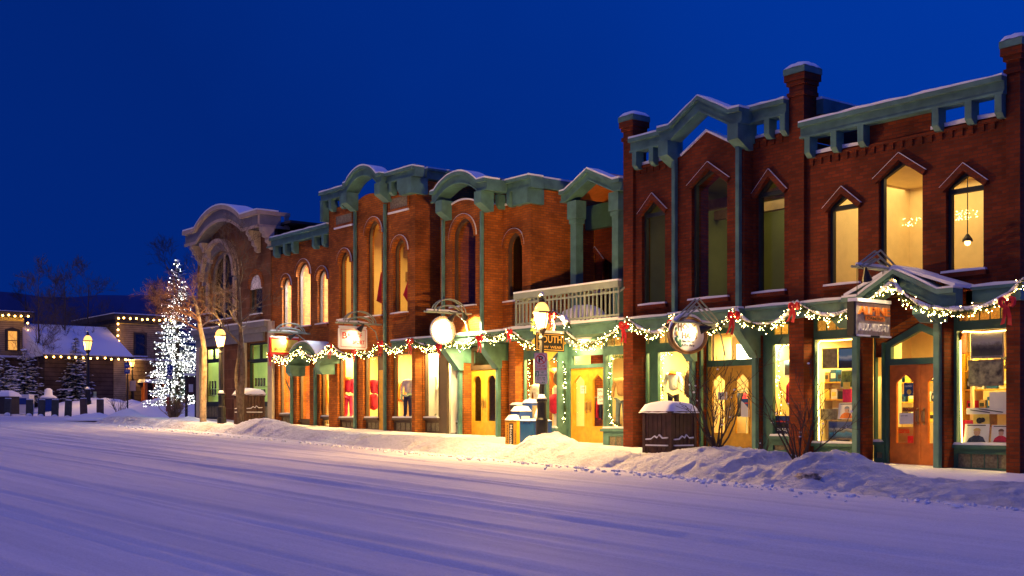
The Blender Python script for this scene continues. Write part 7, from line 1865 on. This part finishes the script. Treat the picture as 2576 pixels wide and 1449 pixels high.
# strings inside upstairs and pendant lamps
for lab, u0, u1, v0, v1 in (('cluster of tiny icicle lights deep in the widest lit upstairs window', 2242, 2318, 553, 574), ('cluster of tiny icicle lights in the right lit upstairs window', 2404, 2460, 531, 555), ('cluster of tiny icicle lights in the left lit upstairs window', 2119, 2155, 584, 606)):
    b = MB(); n = 42
    for i in range(n):
        u = random.uniform(u0, u1); b.octa(AT(u, random.uniform(v0, v1) - (u - u0) * .10, 26.7), .017)
    o = b.build('icicle_lights', 'bulb_dim', None); tag(o, lab, 'string lights', 'icicle lights upstairs'); recenter(o)
def pendant(label, u, v, Y, ztop, m):
    p = AT(u, v, Y); r = thing('pendant_lamp', label, 'pendant lamp', tuple(p))
    MB().tube([p + Vector((0, 0, .15)), Vector((p.x, p.y, ztop))], .012, 5).build('cord', 'black', r); MB().lathe([(.03, .16), (.10, .06), (.12, 0)], p, 10).build('shade', 'black', r)
    MB().ball(p + Vector((0, 0, -.03)), .07).build('bulb', m, r)
pendant('black pendant lamp in the left lit upstairs window', 2125, 575, 24.6, 7.38, 'bulb_dim')
pendant('glowing pendant lamp in the right lit upstairs window', 2434, 607, 24.9, 7.38, 'bulb_dim')
# red pennants in the arched upstairs windows
for lab, pts in (('red triangular pennant in the tallest arched upstairs window', [(947, 757), (958, 684), (966, 700), (968, 768)]), ('small red pennant in the arched upstairs window right of the tallest one', [(1014, 742), (1026, 706), (1030, 768)])):
    Y = 23.7
    o = MB().plate([(PX(u, Y), PZ(u, v, Y)) for u, v in pts], [], Y, Y + .02).build('pennant', 'red', None); tag(o, lab, 'pennant'); recenter(o)
# skis and frames
for lab, a_, b_ in (('dark ski leaning in the leftmost arched-hood window', (716, 950), (731, 985)), ('pale ski leaning in the narrow window left of the first tall pier', (819, 1040), (824, 955)), ('second pale ski crossing the first one in the narrow window', (829, 1040), (821, 965))):
    m = 'ink' if 'dark' in lab else 'oak'
    o = MB().tube([AT(*a_, 23.6), AT(*b_, 23.62)], [.035, .03], 5).build('ski', m, None); tag(o, lab, 'ski'); recenter(o)
for k_, (us, vs, lab) in enumerate((((643, 650, 657, 664), (962, 990), 'small dark picture frame standing in rows in the right green-lit window'), ((527, 534, 541), (968, 984), 'small dark picture frame on the shelves of the left green-lit window'))):
    for v in vs:
        Y = 23.6
        for u in us:
            w = .075; p = AT(u, v + 9, Y)
            r = thing('picture_frame', lab, 'picture frame', tuple(p), 'picture frames in the stone building windows')
            MB().box(-w, w, 0, .03, 0, .33).build('frame', 'ink', r, local=True); MB().box(-w + .03, w - .03, -.004, -.0005, .05, .28).build('picture', 'pic_tan', r, local=True)
        p = AT(us[0] - 4, v + 9.5, Y); q = AT(us[-1] + 5, v + 9.5, Y)
        o = MB().box(p.x, q.x, Y - .05, Y + .25, p.z - .05, p.z - .01).build('display_shelf', 'wall_green', None); tag(o, ('upper' if v == vs[0] else 'lower') + (' shelf of frames in the right green-lit window' if k_ == 0 else ' shelf of frames in the left green-lit window'), 'shelf'); recenter(o)

# rails of clothes, shelves and stacked goods further inside the shops
def rail(label, glabel, u0, u1, vt, Y, n, mats, group):
    x0, x1 = PX(u0, Y), PX(u1, Y); zt = PZ((u0 + u1) / 2, vt, Y); zb = gs(x0) + .02
    r = thing('clothes_rail', label, 'clothes rail', ((x0 + x1) / 2, Y, zb))
    MB().tube([(x0, Y, zt), (x1, Y, zt)], .018, 6).build('rail', 'steel', r)
    for x in (x0 + .02, x1 - .02): MB().tube([(x, Y, zb), (x, Y, zt)], .018, 6).build('leg', 'steel', r)
    proto = {}
    for i in range(n):
        m = mats[i % len(mats)]; x = x0 + (x1 - x0) * (i + .5) / n; h = .78
        if m not in proto:
            g = thing('hanging_jacket', glabel[m], 'jacket', (x, Y, zt - h), group)
            vv = [(0, 0, .05), (0, 0, .4), (0, 0, .66), (0, 0, .74), (0, -.2, .60), (0, -.25, .12), (0, .2, .60), (0, .25, .12)]
            skin_mesh(vv, [(0, 1), (1, 2), (2, 3), (2, 4), (4, 5), (2, 6), (6, 7)], [(.05, .16), (.05, .16), (.05, .14), (.03, .03), (.04, .05), (.035, .045), (.04, .05), (.035, .045)], m, 'body', g)
            MB().tube([(0, 0, .74), (0, 0, .80)], .008, 4).build('hanger', 'black', g, local=True); proto[m] = g
        else: g = copy_tree(proto[m])
        g.location = (x, Y, zt - h); g.rotation_euler = (0, 0, random.uniform(.35, .8))
S = 'jacket hanging on the rail deep inside the ski shop'
rail('steel clothes rail seen through the ski shop door glass', {'cloth_navy': 'navy ' + S, 'cloth_black': 'black ' + S, 'cloth_red': 'red ' + S}, 1786, 1880, 985, 25.9, 11, ['cloth_navy', 'cloth_black', 'cloth_red', 'cloth_black'], 'jackets on the ski shop rail')
S = 'jacket hanging on the rail in the window behind the red and pink mannequin'
rail('steel clothes rail behind the mannequin in the red jacket', {'cloth_tan': 'tan ' + S, 'cloth_brown': 'brown ' + S}, 858, 900, 960, 24.9, 7, ['cloth_tan', 'cloth_brown'], 'jackets on the sports shop rail')
S = 'jacket on the rail behind the window with the white jacket'
rail('steel clothes rail behind the mannequin with navy jeans', {'cloth_orange': 'orange ' + S, 'cloth_jeans': 'grey blue ' + S, 'cloth_tan': 'tan ' + S}, 990, 1036, 962, 24.9, 8, ['cloth_orange', 'cloth_jeans', 'cloth_tan'], 'jackets on the corner shop rail')
S = 'jacket on the rail at the back of the shop under the balcony'
rail('steel clothes rail seen through the oak doors under the balcony', {'cloth_red': 'red ' + S, 'cloth_brown': 'brown ' + S, 'cloth_navy': 'navy ' + S}, 1440, 1530, 1000, 25.9, 10, ['cloth_brown', 'cloth_red', 'cloth_navy'], 'jackets on the balcony shop rail')
S = 'jacket on the rail inside the shop with the arched hood'
rail('steel clothes rail inside the shop with the arched hood', {'cloth_brown': 'brown ' + S, 'cloth_black': 'black ' + S, 'cloth_tan': 'tan ' + S}, 706, 838, 965, 25.0, 12, ['cloth_black', 'cloth_brown', 'cloth_tan'], 'jackets on the hooded shop rail')
def shelf_unit(label, u0, u1, vs, Y, slab, cols, group, n):
    x0, x1 = PX(u0, Y), PX(u1, Y); um = (u0 + u1) / 2; zs_ = [PZ(um, v, Y) for v in vs]; zb = min(zs_)
    r = thing('shelf_unit', label, 'shelf', ((x0 + x1) / 2, Y, zb))
    for x in (x0, x1): MB().box(x - .02, x + .02, Y - .02, Y + .3, zb - .3, max(zs_) + .4).build('side_panel', 'oak', r)
    for z in zs_: MB().box(x0 + .021, x1 - .021, Y, Y + .3, z - .03, z).build('shelf', 'oak', r)
    for z in zs_:
        x = x0 + .06
        while x < x1 - .2:
            w = random.uniform(.12, .26); h = random.uniform(.14, .30); c = random.choice(list(cols))
            g = thing('product_box', cols[c] + slab, 'box', (x + w / 2, Y + .12, z), group)
            MB().box(x, x + w * .94, Y + .03, Y + .25, z + .002, z + h).build('carton', c, g); MB().box(x + w * .12, x + w * .8, Y + .026, Y + .0295, z + h * .3, z + h * .7).build('front_print', random.choice(['white', 'ink', 'yellow_sign']), g)
            x += w + random.uniform(.01, .10)
C_ = {'carton': 'brown', 'cloth_red': 'red', 'yellow_sign': 'yellow', 'ink': 'black', 'teal': 'blue', 'white': 'white'}
shelf_unit('wooden shelves of cartons behind the goods in the right camera shop window', 2424, 2545, (930, 978, 1030), 24.05, ' carton on the shelves behind the right camera shop window', C_, 'cartons behind the right camera window', 3)
shelf_unit('wooden shelves of cartons behind the goods in the left camera shop window', 2062, 2152, (960, 1004, 1050), 24.0, ' carton on the shelves behind the left camera shop window', C_, 'cartons behind the left camera window', 3)
shelf_unit('wooden shelves at the back of the camera shop, seen through the orange door', 2250, 2400, (960, 1010, 1060), 25.6, ' carton on the shelves behind the orange door', C_, 'cartons behind the orange door', 3)
